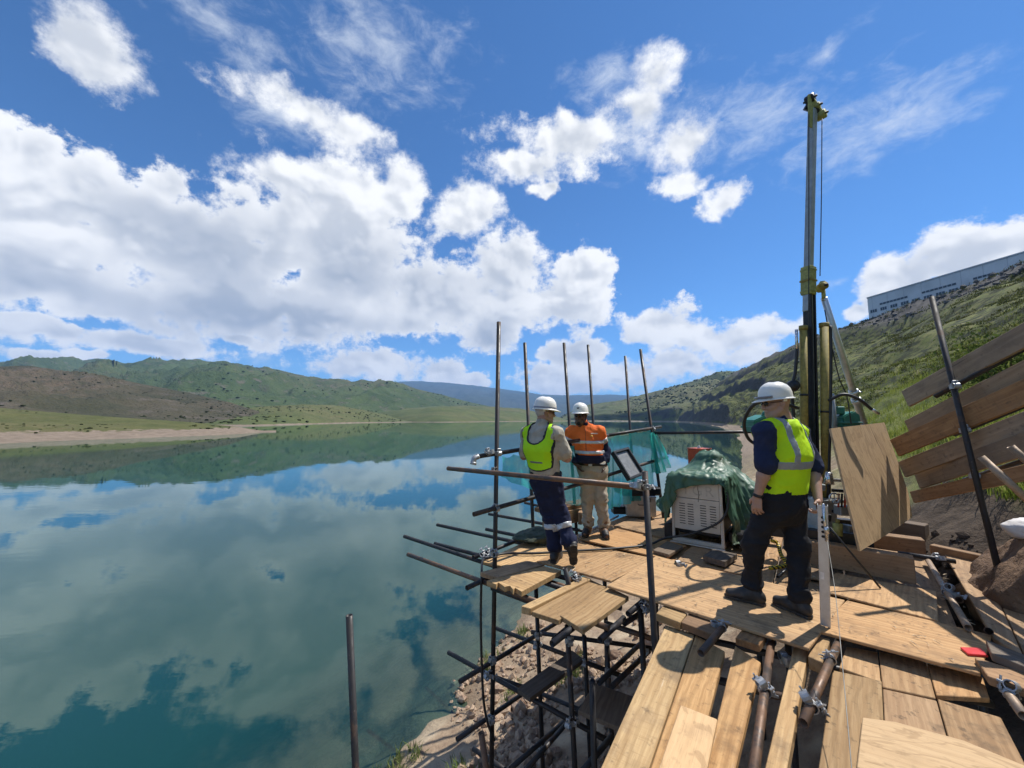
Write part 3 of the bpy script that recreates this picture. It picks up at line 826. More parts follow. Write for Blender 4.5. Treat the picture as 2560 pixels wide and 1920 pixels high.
Wk("plank", [(2344, 1747), (2502, 1793), (2620, 2020), (2404, 1960)], -0.104, 0.03, W_ply)
Wk("plywood_sheet", [(2156, 1792), (2238, 1803), (2410, 1850), (2640, 1945), (2640, 2200), (2110, 2200)], -0.072, 0.022, W_fig)

# ------------------------------------------------------------------ scaffold
scaf = empty("tube_scaffold", (0.3, 5.0, -1.5))
tag(scaf, "black steel tube scaffold carrying the deck over the water's edge", "scaffold")
SCI = Matrix.Translation(scaf.location).inverted()
def St(name, a, b, mat=None, par=None, ext=0.0, r=R_T):
    o = tube(name, a, b, scaf, mat, r); o.matrix_parent_inverse = SCI; return o
def Cp(p, axis=(0, 0, 1), other=(1, 0, 0), roll=0.0):
    o = coupler(p, scaf, axis, other, roll); o.matrix_parent_inverse = SCI; return o
def down(p, q, z):
    """continue the line p->q down to height z"""
    p = Vector(p); q = Vector(q); return p + (q - p) * ((z - p.z) / (q.z - p.z))
UP = []
def upright(px0, py0, px1, py1, d0, d1=None, zend=None, mat=None):
    a = at(px0, py0, d0); b = at(px1, py1, d1 or d0)
    if zend is None:
        zend = float(bank_z(np.array([b.x]), np.array([b.y]))[0]) - 0.1
    b = down(a, b, min(zend, b.z)) if zend < b.z else b
    St("upright_tube", a, b, mat); UP.append((a, b)); return a, b
p1 = upright(1247, 805, 1229, 1880, 4.30, 4.25)
p2 = upright(1312, 857, 1333, 1330, 5.35, 5.3)
p3 = upright(1410, 857, 1437, 1265, 6.15, 6.1)
p4 = upright(1470, 862, 1490, 1160, 6.9, 6.85)
p5 = upright(1563, 890, 1581, 1160, 7.4, 7.3)
p6 = upright(1601, 873, 1643, 1180, 6.6, 6.5)
p7 = upright(1612, 1178, 1634, 1560, 3.12, 3.12)
pm1 = upright(1412, 1420, 1424, 1470, 3.9, 3.9, zend=-0.30)
pm1b = upright(1340, 1470, 1357, 1917, 4.72, 4.7)
pm2 = upright(1418, 1563, 1437, 1917, 3.72, 3.7)
pm3 = upright(1461, 1590, 1468, 1740, 4.7, 4.7)
pm4 = upright(1516, 1590, 1522, 1700, 4.35, 4.35)
pm5 = upright(1600, 1515, 1604, 1585, 3.7, 3.7)
pm6 = upright(1203, 1832, 1216, 1925, 3.35, 3.35, mat=ST_rust)
pm7 = upright(1480, 1700, 1484, 1850, 3.3, 3.3)
for (x, y) in ((2.3, 3.4), (3.3, 2.9), (1.4, 1.9), (2.1, 1.55), (2.9, 2.0), (1.2, 5.2), (2.0, 5.6), (2.6, 4.3), (1.9, 4.3), (3.6, 4.0)):
    zg = float(bank_z(np.array([x]), np.array([y]))[0])
    if zg < -0.5: St("upright_tube", (x, y, -0.16), (x, y, zg - 0.1))
# rails above the deck
def line(name, *pts, mat=None, depth=None, z=None):
    """a straight tube through its two ends given as (px, py, depth) or (px, py) on the level z"""
    P = [at(*p) if len(p) == 3 else on(p[0], p[1], z) for p in pts]
    return St(name, P[0], P[-1], mat), P
o, r1 = line("rail_tube", (1190, 1142, 4.12), (1520, 1089, 5.75))
o, r1b = line("rail_tube", (1490, 1093, 5.6), (1652, 1067, 6.7))
o, r2 = line("rail_tube", (1120, 1171, 4.52), (1611, 1219, 3.06), mat=ST_rust)
o, r3 = line("rail_tube", (1184, 1286, 4.02), (1520, 1190, 5.75))
o, r3b = line("rail_tube", (1500, 1194, 5.6), (1668, 1142, 6.7))
o, r5 = line("rail_tube", (1630, 1083, 6.55), (1990, 1078, 6.0))
# galvanised elbow on the water-side end of the rail
bm = bmesh.new()
e0 = at(1196, 1141, 4.14); e1 = at(1186, 1146, 4.11); e2 = at(1183, 1161, 4.10)
add_path(bm, [x - e1 for x in spline([e0, e1, e2], 5)], 0.028, 12)
add_tube(bm, Vector((0, 0, 0)) + (e2 - e1) * 0.6, (e2 - e1) * 1.05, 0.033, 12)
o = bm_obj("pipe_elbow", bm, ST_galv, scaf, True, e1); o.matrix_parent_inverse = SCI
def cross(P, Q, t): return P[0] + (P[1] - P[0]) * t
# ledgers and transoms under the deck, their ends standing out over the water
trans = []
for (a, b, z) in [((1093, 1312), (1302, 1358), -0.085), ((1011, 1341), (1232, 1414), -0.10), ((1087, 1359), (1250, 1402), -0.10), ((1020, 1386), (1230, 1463), -0.11),
                  ((1215, 1323), (1345, 1350), -0.085), ((1222, 1285), (1372, 1312), -0.085), ((1312, 1257), (1372, 1270), -0.085)]:
    A = on(*a, z); B = on(*b, z); B = B + (B - A) * 0.9
    trans.append((St("transom_tube", A, B, ST_black if random.random() < 0.6 else ST_rust), A, B))
o, r4 = line("ledger_tube", (1183, 1394), (1330, 1337), z=-0.04)
o, r4b = line("ledger_tube", (1167, 1470), (1330, 1395), z=-0.10)
o, l6 = line("ledger_tube", (1420, 1452), (1452, 1433), z=-0.03, mat=ST_rust)
St("ledger_tube", on(1230, 1470, -0.14), on(1330, 1506, -0.14))
St("ledger_tube", on(1375, 1455, -0.10), on(1428, 1472, -0.10), ST_rust)
o, l7 = line("ledger_tube", (1570, 1535), (1625, 1488), z=-0.10)
o, lt1 = line("ledger_tube", (1500, 1600), (1560, 1545), z=-0.16)
St("ledger_tube", on(1380, 1610, -0.10), on(1470, 1540, -0.10))
# lower lifts
lows = [((1149, 1704), (1392, 1557), -1.13), ((1121, 1631), (1545, 1866), -1.27), ((1241, 1571), (1560, 1692), -1.2), ((1328, 1580), (1640, 1622), -1.03),
        ((1142, 1849), (1320, 1725), -1.78), ((1183, 1872), (1300, 1950), -2.05), ((1383, 1600), (1425, 1564), -0.62), ((1355, 1735), (1500, 1795), -1.75),
        ((1276, 1922), (1420, 1796), -1.9), ((1310, 1930), (1432, 1790), -1.75), ((1497, 1708), (1600, 1610), -0.95), ((1530, 1716), (1622, 1628), -0.85),
        ((1515, 1558), (1640, 1600), -0.42), ((1228, 1690), (1335, 1728), -1.33), ((1455, 1930), (1530, 1840), -1.2), ((1440, 1785), (1500, 1720), -1.35), ((1560, 1560), (1650, 1500), -0.35)]
lowP = []
for k, (a, b, z) in enumerate(lows):
    A, B = on(*a, z), on(*b, z)
    St("brace_tube" if k in (8, 9) else "ledger_tube", A, B, ST_rust if k in (12,) else None); lowP.append((A, B))
# tubes under the near walkway
for (a, b, z, m) in [((1931, 1588), (1868, 2050), -0.075, ST_rust), ((2100, 1598), (2008, 1808), -0.06, ST_rust), ((1812, 1563), (1752, 1633), -0.035, ST_rust),
                     ((1640, 1660), (2560, 1900), -0.20, ST_black), ((1660, 1575), (2480, 1760), -0.17, ST_black), ((1500, 1990), (2500, 2060), -0.2, ST_black)]:
    St("walkway_tube", on(*a, z), on(*b, z), m)
St("ledger_tube", on(2317, 1396, 0.03), on(2421, 1570, 0.03), ST_dust)
St("ledger_tube", on(2245, 1383, 0.06), on(2389, 1404, 0.06), ST_black)
St("ledger_tube", on(2560, 1790, -0.02), on(2490, 1690, -0.02), ST_dust)
St("upright_tube", on(2398, 1500, -0.5), on(2398, 1500, 0.06), ST_rust)
St("upright_tube", on(2472, 1578, -0.5), on(2472, 1578, 0.05), ST_rust)
# couplers
for p, ax, ot in [(at(1243, 1133, 4.28), p1[1] - p1[0], r1[1] - r1[0]), (at(1237, 1180, 4.25), p1[1] - p1[0], r2[1] - r2[0]), (at(1234, 1271, 4.26), p1[1] - p1[0], r3[1] - r3[0]),
                  (at(1230, 1383, 4.27), p1[1] - p1[0], r4[1] - r4[0]), (at(1228, 1648, 4.27), p1[1] - p1[0], lowP[0][1] - lowP[0][0]), (at(1227, 1688, 4.25), p1[1] - p1[0], lowP[1][1] - lowP[1][0]),
                  (at(1225, 1795, 4.26), p1[1] - p1[0], lowP[4][1] - lowP[4][0]), (at(1328, 1242, 5.32), p2[1] - p2[0], r3[1] - r3[0]), (at(1424, 1120, 6.05), p3[1] - p3[0], r3[1] - r3[0]),
                  (at(1627, 1074, 6.55), p6[1] - p6[0], r1b[1] - r1b[0]), (at(1640, 1152, 6.5), p6[1] - p6[0], r3b[1] - r3b[0]), (at(1612, 1216, 3.1), p7[1] - p7[0], r2[1] - r2[0]), (at(1598, 1216, 3.08), r2[1] - r2[0], (0, 0, 1)),
                  (at(1222, 1132, 4.2), r1[1] - r1[0], (0, 0, 1)), (at(1342, 1612, 4.72), pm1b[1] - pm1b[0], lowP[2][1] - lowP[2][0]), (at(1343, 1588, 4.72), pm1b[1] - pm1b[0], lowP[3][1] - lowP[3][0]),
                  (at(1428, 1805, 3.7), pm2[1] - pm2[0], lowP[1][1] - lowP[1][0]), (at(1420, 1600, 3.72), pm2[1] - pm2[0], (1, 0.3, 0)), (at(1463, 1655, 4.7), pm3[1] - pm3[0], lowP[2][1] - lowP[2][0]),
                  (at(1519, 1678, 4.35), pm4[1] - pm4[0], lowP[2][1] - lowP[2][0]), (at(1517, 1600, 4.35), pm4[1] - pm4[0], lowP[3][1] - lowP[3][0]), (at(1607, 1625, 3.9), (0, 0, 1), lowP[3][1] - lowP[3][0]),
                  (at(1345, 1870, 4.7), pm1b[1] - pm1b[0], lowP[8][1] - lowP[8][0]), (on(1206, 1386, -0.03), r4[1] - r4[0], (0, 0, 1)), (on(1219, 1381, -0.03), r4[1] - r4[0], (0.3, 0, 1)), (on(1322, 1341, -0.03), r4[1] - r4[0], (0, 0, 1)),
                  (on(1436, 1443, -0.02), l6[1] - l6[0], (0, 0, 1)), (on(1612, 1500, -0.08), l7[1] - l7[0], (0, 0, 1)), (on(1607, 1510, -0.08), l7[1] - l7[0], (1, 0, 0.3)),
                  (on(1927, 1603, -0.07), (0.1, -1, 0), (0, 0, 1)), (on(1912, 1728, -0.07), (0.12, -1, 0), (1, 0, 0.2)), (on(2076, 1648, -0.055), (-0.4, -1, 0), (0, 0, 1)), (on(2030, 1766, -0.055), (-0.4, -1, 0), (1, 0, 0.3)),
                  (on(1806, 1568, -0.03), (-0.5, -1, 0), (0, 0, 1)), (on(1968, 1650, -0.12), (0, 0, 1), (1, 0, 0)), (on(2372, 1482, 0.035), (0.3, -1, 0), (1, 0, 0)), (on(2385, 1488, 0.035), (0, 0, 1), (1, 0, 0)),
                  (on(2528, 1738, -0.02), (0.3, -1, 0), (1, 0, 0)), (on(2345, 1396, 0.06), (1, -0.2, 0), (0, 0, 1)), (on(1700, 1412, 0.01), (0, 0, 1), (1, 0.3, 0))]:
    Cp(p, ax, ot, random.uniform(-0.4, 0.4))
# planks resting on the lower lifts
for px, z, th in [([(1293, 1720), (1325, 1745), (1460, 1648), (1430, 1625)], -1.17, 0.045), ([(1486, 1706), (1585, 1741), (1562, 1824), (1445, 1776)], -1.0, 0.04)]:
    o = pboard("plank", px, z, th, W_old, scaf); o.matrix_parent_inverse = SCI

# a single upright standing in front of the scaffold
a = at(873, 1538, 2.9); b = down(a, at(889, 1920, 2.9), float(bank_z(np.array([-1.2]), np.array([2.9]))[0]) - 0.2)
o = tube("lone_upright", a, b, None, ST_black)
tag(o, "lone dark steel tube rising at the lower left, apart from the scaffold", "steel tube")

# ------------------------------------------------------------------ warehouse on the hill
M_wall = plain("warehouse cladding", (0.60, 0.64, 0.67), 0.6, 0.0, 0.06, 0.4, 0.05, 0.01)
M_trim = plain("warehouse trim", (0.42, 0.46, 0.50), 0.5, 0.1, 0.1, 1.0)
M_pane = plain("window glass", (0.05, 0.065, 0.08), 0.15, 0.0, 0.2, 2.0)
WA = at(2168, 745, 184.0); WB = at(2560, 626, 132.0)
w_dir = Vector((WB.x - WA.x, WB.y - WA.y, 0)).normalized(); w_nrm = Vector((-w_dir.y, w_dir.x, 0))
if w_nrm.x > 0: w_nrm = -w_nrm
W_TOP = (WA.z + WB.z) / 2; W_BASE = 44.0; W_LEN = 95.0; W_DEP = 26.0
ware = empty("warehouse", (WA.x, WA.y, W_BASE))
tag(ware, "long white warehouse with window strips on the crest of the hill", "building")
def wl(o):
    o.parent = ware; return o
WM = Matrix((w_dir, -w_nrm, Vector((0, 0, 1)))).transposed().to_4x4()      # local: x along, y into the building, z up
def wbox(name, x0, x1, y0, y1, z0, z1, mat, par=None):
    bm = bmesh.new(); add_box(bm, (x1 - x0, y1 - y0, z1 - z0), WM, 0.0, ((x0 + x1) / 2, (y0 + y1) / 2, (z0 + z1) / 2))
    return bm_obj(name, bm, mat, par or ware)
HT = W_TOP - W_BASE
wbox("wall", 0, W_LEN, 0, W_DEP, 0, HT - 0.55, M_wall)
wbox("roof_edge", -0.15, W_LEN, -0.25, W_DEP, HT - 0.54, HT, M_trim)
bm = bmesh.new()
add_prism(bm, [(0, 0), (W_DEP, 0), (W_DEP / 2, 1.6)], 0, W_LEN, WM @ Matrix(((0, 0, 1, 0), (1, 0, 0, 0), (0, 1, 0, HT + 0.01), (0, 0, 0, 1))))
bm_obj("roof", bm, M_trim, ware)
for i in range(14): wbox("cladding_rib", i * 6.6 + 2.0, i * 6.6 + 2.12, -0.06, 0.0, 0, HT - 0.56, M_trim)
def on_facade(px, py):
    d = ray(px, py); o = Vector((0, 0, CAM_Z)); t = (Vector((WA.x, WA.y, 0)) - Vector((0, 0, 0))).dot(w_nrm) / d.dot(w_nrm)
    p = o + d * t; return (p - Vector((WA.x, WA.y, W_BASE))).dot(w_dir), p.z - W_BASE
def window(px0, py0, px1, py1, n):
    x0, z0 = on_facade(px0, py0); x1, z1 = on_facade(px1, py1)
    z0, z1 = min(z0, z1), max(z0, z1)
    f = wbox("window", x0, x1, -0.09, -0.005, z0, z1, M_trim)
    w = (x1 - x0) / n
    for k in range(n):
        bm = bmesh.new(); add_box(bm, (w * 0.86, 0.04, (z1 - z0) * 0.86), WM, 0.0, (x0 + w * (k + 0.5), -0.10, (z0 + z1) / 2))
        p = bm_obj("pane", bm, M_pane, f)
cpx = lambda x: 1860 + x / 1.843
cpy = lambda y: 200 + y / 1.843
for a, b, c, d, n in [(622, 1020, 750, 1011, 9), (821, 965, 980, 945, 10), (1065, 892, 1110, 898, 3)]:
    pass
for x0, x1, y in [(581, 612, 1047), (627, 657, 1035), (673, 706, 1024), (721, 758, 1010), (771, 810, 994), (826, 866, 978), (882, 925, 962), (941, 986, 946), (1004, 1042, 930)]:
    xm, zm = on_facade(cpx((x0 + x1) / 2), cpy(y)); xa, _ = on_facade(cpx(x0), cpy(y)); xb, _ = on_facade(cpx(x1), cpy(y))
    f = wbox("window", xa, xb, -0.09, -0.005, HT - 8.3, HT - 6.6, M_trim)
    w = (xb - xa) / 3
    for k in range(3):
        bm = bmesh.new(); add_box(bm, (w * 0.8, 0.04, 1.35), WM, 0.0, (xa + w * (k + 0.5), -0.10, HT - 7.45)); bm_obj("pane", bm, M_pane, f)
for x0, x1 in [(622, 750), (821, 980), (1065, 1150)]:
    xa, _ = on_facade(cpx(x0), cpy(1000)); xb, _ = on_facade(cpx(x1), cpy(950))
    f = wbox("window_strip", xa, xb, -0.09, -0.005, HT - 5.5, HT - 4.5, M_trim); n = max(3, int((xb - xa) / 1.3)); w = (xb - xa) / n
    for k in range(n):
        bm = bmesh.new(); add_box(bm, (w * 0.84, 0.04, 0.8), WM, 0.0, (xa + w * (k + 0.5), -0.10, HT - 5.0)); bm_obj("pane", bm, M_pane, f)

# ------------------------------------------------------------------ drill rig
M_rigy = plain("worn yellow paint", (0.30, 0.235, 0.055), 0.68, 0.0, 0.35, 22.0, 0.2, 0.002, dirt=(0.10, 0.075, 0.035))
M_rigl = plain("yellow green paint", (0.34, 0.345, 0.11), 0.62, 0.0, 0.35, 25.0, 0.2, 0.002, dirt=(0.08, 0.075, 0.04))
M_mast = plain("grey mast steel", (0.33, 0.365, 0.375), 0.45, 0.35, 0.2, 12.0, 0.15, 0.002, dirt=(0.14, 0.14, 0.13))
M_mastl = plain("bright mast edge", (0.50, 0.53, 0.52), 0.4, 0.4, 0.2, 12.0)
M_black = plain("black steel", (0.022, 0.022, 0.024), 0.42, 0.3, 0.35, 16.0, 0.2, 0.002, dirt=(0.07, 0.055, 0.045))
M_rub = plain("black rubber hose", (0.018, 0.018, 0.019), 0.5, 0.0, 0.3, 30.0, 0.1, 0.001, dirt=(0.06, 0.05, 0.04))
M_alu = plain("aluminium", (0.58, 0.60, 0.61), 0.38, 0.75, 0.12, 30.0, 0.1, 0.001)
M_green = plain("teal green paint", (0.035, 0.20, 0.14), 0.4, 0.0, 0.25, 10.0, 0.1, 0.002)
M_chrome = plain("bright machined steel", (0.62, 0.63, 0.64), 0.25, 0.9, 0.15, 40.0)
M_red = plain("red paint", (0.45, 0.05, 0.03), 0.45, 0.0, 0.25, 20.0)
RD = 4.6
rig = empty("drill_rig", at(2040, 1380, RD))
rig.location.z = 0.0
tag(rig, "tall hydraulic drill rig with grey mast, yellow cylinders and stay", "drill rig")
RI = Matrix.Translation(rig.location).inverted()
def rp(o, par=None):
    o.parent = par or rig; o.matrix_parent_inverse = RI if par is None else Matrix.Translation(rig.location).inverted(); return o
def seg_box(name, a, b, wx, wy, mat, yaw=0.5, bevel=0.006, par=None):
    """a square bar from a to b"""
    a = Vector(a); b = Vector(b); d = b - a; c = (a + b) / 2
    z = d.normalized(); x = Vector((math.cos(yaw), math.sin(yaw), 0)); x = (x - z * x.dot(z)).normalized(); y = z.cross(x)
    m = Matrix((x, y, z)).transposed().to_4x4()
    bm = bmesh.new(); add_box(bm, (wx, wy, d.length), m, bevel)
    return rp(bm_obj(name, bm, mat, None, False, c)) if par is None else par(bm_obj(name, bm, mat, None, False, c))
def seg_tube(name, a, b, r, mat, r2=None, seg=16, hollow=0.0):
    a = Vector(a); b = Vector(b); c = (a + b) / 2; bm = bmesh.new(); add_tube(bm, a - c, b - c, r, seg, r2, hollow=hollow)
    return rp(bm_obj(name, bm, mat, None, True, c))
def hose(name, pts, r, mat=None, n=8, seg=10):
    P = spline(pts, n); c = P[len(P) // 2]; bm = bmesh.new(); add_path(bm, [p - c for p in P], r, seg)
    return bm_obj(name, bm, mat or M_rub, None, True, c)
mt = at(2031, 275, RD); mb = at(2020, 700, RD); md = (mt - mb).normalized()
seg_box("mast", mb - md * 0.4, mt, 0.074, 0.074, M_mast, 0.42)
side = Vector((math.cos(0.42), math.sin(0.42), 0))
bkw = Vector((-math.sin(0.42), math.cos(0.42), 0))
for k in range(9):
    p = mb + md * (0.02 + 0.045 * k) + side * 0.039
    bm = bmesh.new(); add_tube(bm, -side * 0.004, side * 0.008, 0.010, 8); rp(bm_obj("bolt", bm, M_chrome, None, False, p))
seg_box("mast_edge_strip", mb + side * 0.042 - bkw * 0.02, mt + side * 0.042 - bkw * 0.02 - md * 0.05, 0.010, 0.03, M_mastl, 0.42, 0.002)
# lower mast: a black channel with two flanges
lb = at(2036, 1360, RD); lt = at(2022, 690, RD)
seg_box("lower_mast", lb + bkw * 0.03, lt + bkw * 0.03, 0.07, 0.05, M_black, 0.42)
seg_box("mast_flange", lb - side * 0.038, lt - side * 0.038, 0.024, 0.10, M_black, 0.42)
seg_box("mast_flange", lb + side * 0.038, lt + side * 0.038, 0.024, 0.10, M_black, 0.42)
seg_box("mast_guide", lb - bkw * 0.012, lt - bkw * 0.012 - Vector((0, 0, 0.2)), 0.022, 0.03, M_mast, 0.42, 0.003)
s0 = at(2021, 738, RD); s1 = at(2021, 668, RD)
slv = seg_box("mast_sleeve", s0, s1, 0.118, 0.118, M_rigl, 0.42)
for q in (0.12, 0.5, 0.88):
    seg_box("sleeve_band", s0.lerp(s1, q) - Vector((0, 0, 0.012)), s0.lerp(s1, q) + Vector((0, 0, 0.012)), 0.126 + 0.02 * (q == 0.5), 0.126, M_rigl if q != 0.5 else M_rigy, 0.42, 0.003)
# pulley head at the top
cr0 = at(2022, 243, RD) ; cr1 = at(2056, 292, RD)
seg_box("crown_beam", cr0, cr1, 0.05, 0.075, M_rigl, 0.5)
for q, mat in ((0.1, M_black), (0.5, M_rigl), (0.92, M_rigl)):
    c = cr0.lerp(cr1, q); ax = Vector((0.5, -0.85, 0)).normalized()
    seg_tube("sheave", c - ax * 0.045, c + ax * 0.045, 0.055 if q != 0.5 else 0.04, mat, seg=18)
    seg_tube("sheave_pin", c - ax * 0.075, c + ax * 0.075, 0.014, M_black, seg=8)
seg_box("crown_plate", at(2012, 268, RD), at(2052, 282, RD), 0.05, 0.06, M_black, 0.5)
seg_box("crown_plate", at(2024, 238, RD - 0.05), at(2026, 318, RD - 0.05), 0.075, 0.014, M_rigl, 0.42)
seg_box("crown_bracket", at(2033, 262, RD), at(2031, 318, RD), 0.11, 0.05, M_rigl, 0.42)
seg_box("crown_tip", at(2014, 250, RD), at(2027, 236, RD), 0.03, 0.05, M_black, 0.42)
for x0, y0, x1, y1 in ((2022, 285, 2020, 1060), (2055, 296, 2050, 690)):
    o = rp(hose("hoist_cable", [at(x0, y0, RD - 0.08), at((x0 + x1) / 2 + 1, (y0 + y1) / 2, RD - 0.08), at(x1, y1, RD - 0.08)], 0.0055, M_rub, 4, 6))
# knuckle where the stay meets the mast
seg_box("stay_bracket", at(2046, 728, RD), at(2060, 706, RD), 0.07, 0.06, M_rigl, 0.3)
c = at(2058, 715, RD - 0.05)
seg_tube("stay_wheel", c + Vector((0, -0.03, 0)), c + Vector((0, 0.05, 0)), 0.045, M_rigy, seg=18)
seg_tube("stay_pin", c + Vector((0, -0.06, 0)), c + Vector((0, 0.09, 0)), 0.016, M_black, seg=10)
seg_tube("stay_shackle", at(2058, 722, RD), at(2060, 752, RD), 0.022, M_rigl, seg=10)
t0 = at(2060, 745, RD); t1 = at(2160, 1062, RD + 0.75)
stay = seg_tube("stay_tube", t0, t1, 0.034, M_alu, 0.045)
for q in (0.72, 0.79):
    c = t0.lerp(t1, q); d = (t1 - t0).normalized()
    seg_tube("stay_collar", c - d * 0.03, c + d * 0.03, 0.056, M_alu)
    for s in (-1, 1): seg_tube("bolt", c + Vector((s * 0.055, -0.03, 0)) - Vector((0.02, 0, 0)), c + Vector((s * 0.055, -0.03, 0)) + Vector((0.02, 0, 0)), 0.012, M_chrome, seg=6)
t2 = t0.lerp(t1, 0.985)
seg_tube("stay_foot", t1, Vector((t1.x + 0.1, t1.y + 0.15, 0.25)), 0.045, M_alu)
seg_tube("rear_strut", at(2078, 985, RD + 0.2), at(2092, 1120, RD + 0.3), 0.03, M_mast)
# hydraulic cylinders
for (x0, y0, x1, y1, r) in ((2008, 816, 2012, 1180, 0.039), (2060, 809, 2066, 1280, 0.045)):
    a, b = at(x0, y0, RD - 0.06), at(x1, y1, RD - 0.06); d = (a - b).normalized()
    seg_tube("hydraulic_cylinder", b, a, r, M_rigy, seg=20)
    seg_tube("cylinder_cap", a - d * 0.045, a + d * 0.006, r + 0.006, M_rigy, seg=20)
    seg_tube("cylinder_band", a.lerp(b, 0.48) - d * 0.012, a.lerp(b, 0.48) + d * 0.012, r + 0.005, M_black, seg=20)
    seg_tube("cylinder_rod", b, b - d * 0.35, 0.022, M_chrome)
seg_box("cylinder_port", at(1988, 822, RD - 0.06), at(2004, 822, RD - 0.06), 0.03, 0.03, M_rigy, 0.0)
seg_tube("hose_fitting", at(1991, 824, RD - 0.06), at(1992, 876, RD - 0.06), 0.017, M_chrome, seg=10)
seg_box("cylinder_port", at(2070, 812, RD - 0.06), at(2080, 812, RD - 0.06), 0.03, 0.03, M_rigy, 0.0)
rp(hose("hydraulic_hose", [at(1992, 872, RD - 0.06), at(1988, 930, RD - 0.05), at(1980, 975, RD - 0.05), at(1985, 1060, RD), at(1990, 1200, RD)], 0.018))
rp(hose("hydraulic_hose", [at(2076, 815, RD - 0.08), at(2077, 900, RD - 0.1), at(2075, 1040, RD - 0.1), at(2070, 1250, RD - 0.1)], 0.017))
rp(hose("hydraulic_hose", [at(1995, 1020, RD - 0.1), at(1935, 1003, RD - 0.25), at(1886, 1011, RD - 0.2), at(1861, 1053, RD), at(1870, 1095, RD + 0.1), at(1900, 1112, RD + 0.15), at(1960, 1110, RD)], 0.019))
rp(hose("hydraulic_hose", [at(2070, 1002, RD - 0.1), at(2108, 986, RD - 0.15), at(2147, 998, RD - 0.2), at(2179, 1023, RD - 0.2)], 0.018))
seg_tube("hose_fitting", at(2178, 1022, RD - 0.2), at(2197, 1034, RD - 0.2), 0.016, M_chrome, seg=10)
rp(hose("control_cable", [at(2062, 775, RD), at(2078, 860, RD - 0.1), at(2098, 945, RD - 0.1), at(2117, 990, RD - 0.1), at(2128, 1060, RD - 0.1)], 0.007, n=5, seg=6))
c = at(1982, 965, RD - 0.05)
bm = bmesh.new(); add_lathe(bm, [(0.0, -0.06), (0.055, -0.05), (0.07, 0.0), (0.055, 0.05), (0.0, 0.06)], 16, Matrix.Rotation(1.2, 4, "X")); rp(bm_obj("work_lamp", bm, M_black, None, True, c))
# green winch housings on both sides
def housing(px0, py0, px1, py1, depth, name, hook):
    a = at(px0, py0, depth); b = at(px1, py1, depth); c = (a + b) / 2; w = abs(b.x - a.x); h = abs(a.z - b.z)
    bm = bmesh.new()
    add_prism(bm, [(-w / 2, -h / 2), (w / 2, -h / 2), (w / 2, h * 0.25), (w * 0.2, h * 0.5), (-w * 0.25, h * 0.3), (-w / 2, h * 0.15)], -0.13, 0.13, Matrix.Rotation(math.pi / 2, 4, "X"))
    bmesh.ops.recalc_face_normals(bm, faces=bm.faces); bmesh.ops.bevel(bm, geom=list(bm.edges), offset=0.012, segments=2, affect="EDGES")
    o = rp(bm_obj(name, bm, M_green, None, False, c))
    bm = bmesh.new(); add_box(bm, (w * 1.06, 0.30, 0.025), None, 0.006, (0, 0, -h * 0.22)); rp(bm_obj("housing_rim", bm, M_green, None, False, c))
    if hook:
        R = [Vector((math.cos(q) * 0.05, 0, math.sin(q) * 0.05)) for q in np.linspace(-0.6, 3.6, 12)]
        bm = bmesh.new(); add_path(bm, R, 0.02, 8); rp(bm_obj("housing_lug", bm, M_green, None, True, c + Vector((w * 0.22, -0.08, h * 0.42))))
housing(1868, 1036, 1925, 1080, 4.75, "winch_housing", True)
housing(2084, 1028, 2131, 1068, 4.9, "winch_housing", False)
bm = bmesh.new(); add_box(bm, (0.1, 0.08, 0.1), None, 0.01); rp(bm_obj("housing_lug", bm, M_green, None, False, at(2097, 1026, 4.85)))
# machine base: skids, rotation head, valve bank, gauge wheel
for k, (x0, y0) in enumerate(((3.15, 4.35), (3.55, 4.95))):
    seg_box("skid_beam", (x0 - 0.35, y0 + 0.35, 0.28), (x0 + 0.65, y0 - 0.15, 0.28), 0.1, 0.12, M_black, 1.2)
seg_box("base_frame", at(1990, 1335, RD), at(2150, 1335, RD), 0.3, 0.12, M_black, 1.57)
seg_box("rotation_head", at(2036, 1330, RD), at(2036, 1240, RD), 0.34, 0.3, M_mast, 0.42, 0.02)
for k in range(4):
    y = 1200 + k * 26
    seg_box("slide_rail", at(2080, y, RD - 0.12), at(2142, y + 4, RD - 0.12), 0.03, 0.035, M_chrome if k % 2 == 0 else M_black, 1.4)
for k in range(6):
    x = 2096 + k * 8
    seg_tube("valve_lever", at(x, 1268, RD - 0.3), at(x + 1, 1234, RD - 0.3), 0.010, M_red if k % 2 == 0 else M_black, seg=8)
seg_box("valve_bank", at(2092, 1275, RD - 0.25), at(2140, 1277, RD - 0.25), 0.1, 0.1, M_mast, 1.4)
c = at(2086, 1246, RD - 0.35); R = [c + Vector((math.cos(q) * 0.055, 0, math.sin(q) * 0.055)) for q in np.linspace(0, 2 * math.pi, 17)]
bm = bmesh.new(); add_path(bm, [p - c for p in R], 0.008, 8)
for q in range(4): add_tube(bm, (0, 0, 0), (math.cos(q * 1.57) * 0.05, 0, math.sin(q * 1.57) * 0.05), 0.006, 6)
rp(bm_obj("hand_wheel", bm, M_alu, None, True, c))
seg_tube("gauge_body", at(2072, 1210, RD - 0.3), at(2072, 1180, RD - 0.3), 0.05, M_chrome, 0.03)
seg_tube("filter_bottle", at(2094, 1338, RD - 0.3), at(2094, 1308, RD - 0.3), 0.045, M_rigl); seg_tube("bottle_neck", at(2094, 1310, RD - 0.3), at(2094, 1298, RD - 0.3), 0.02, M_rigy)
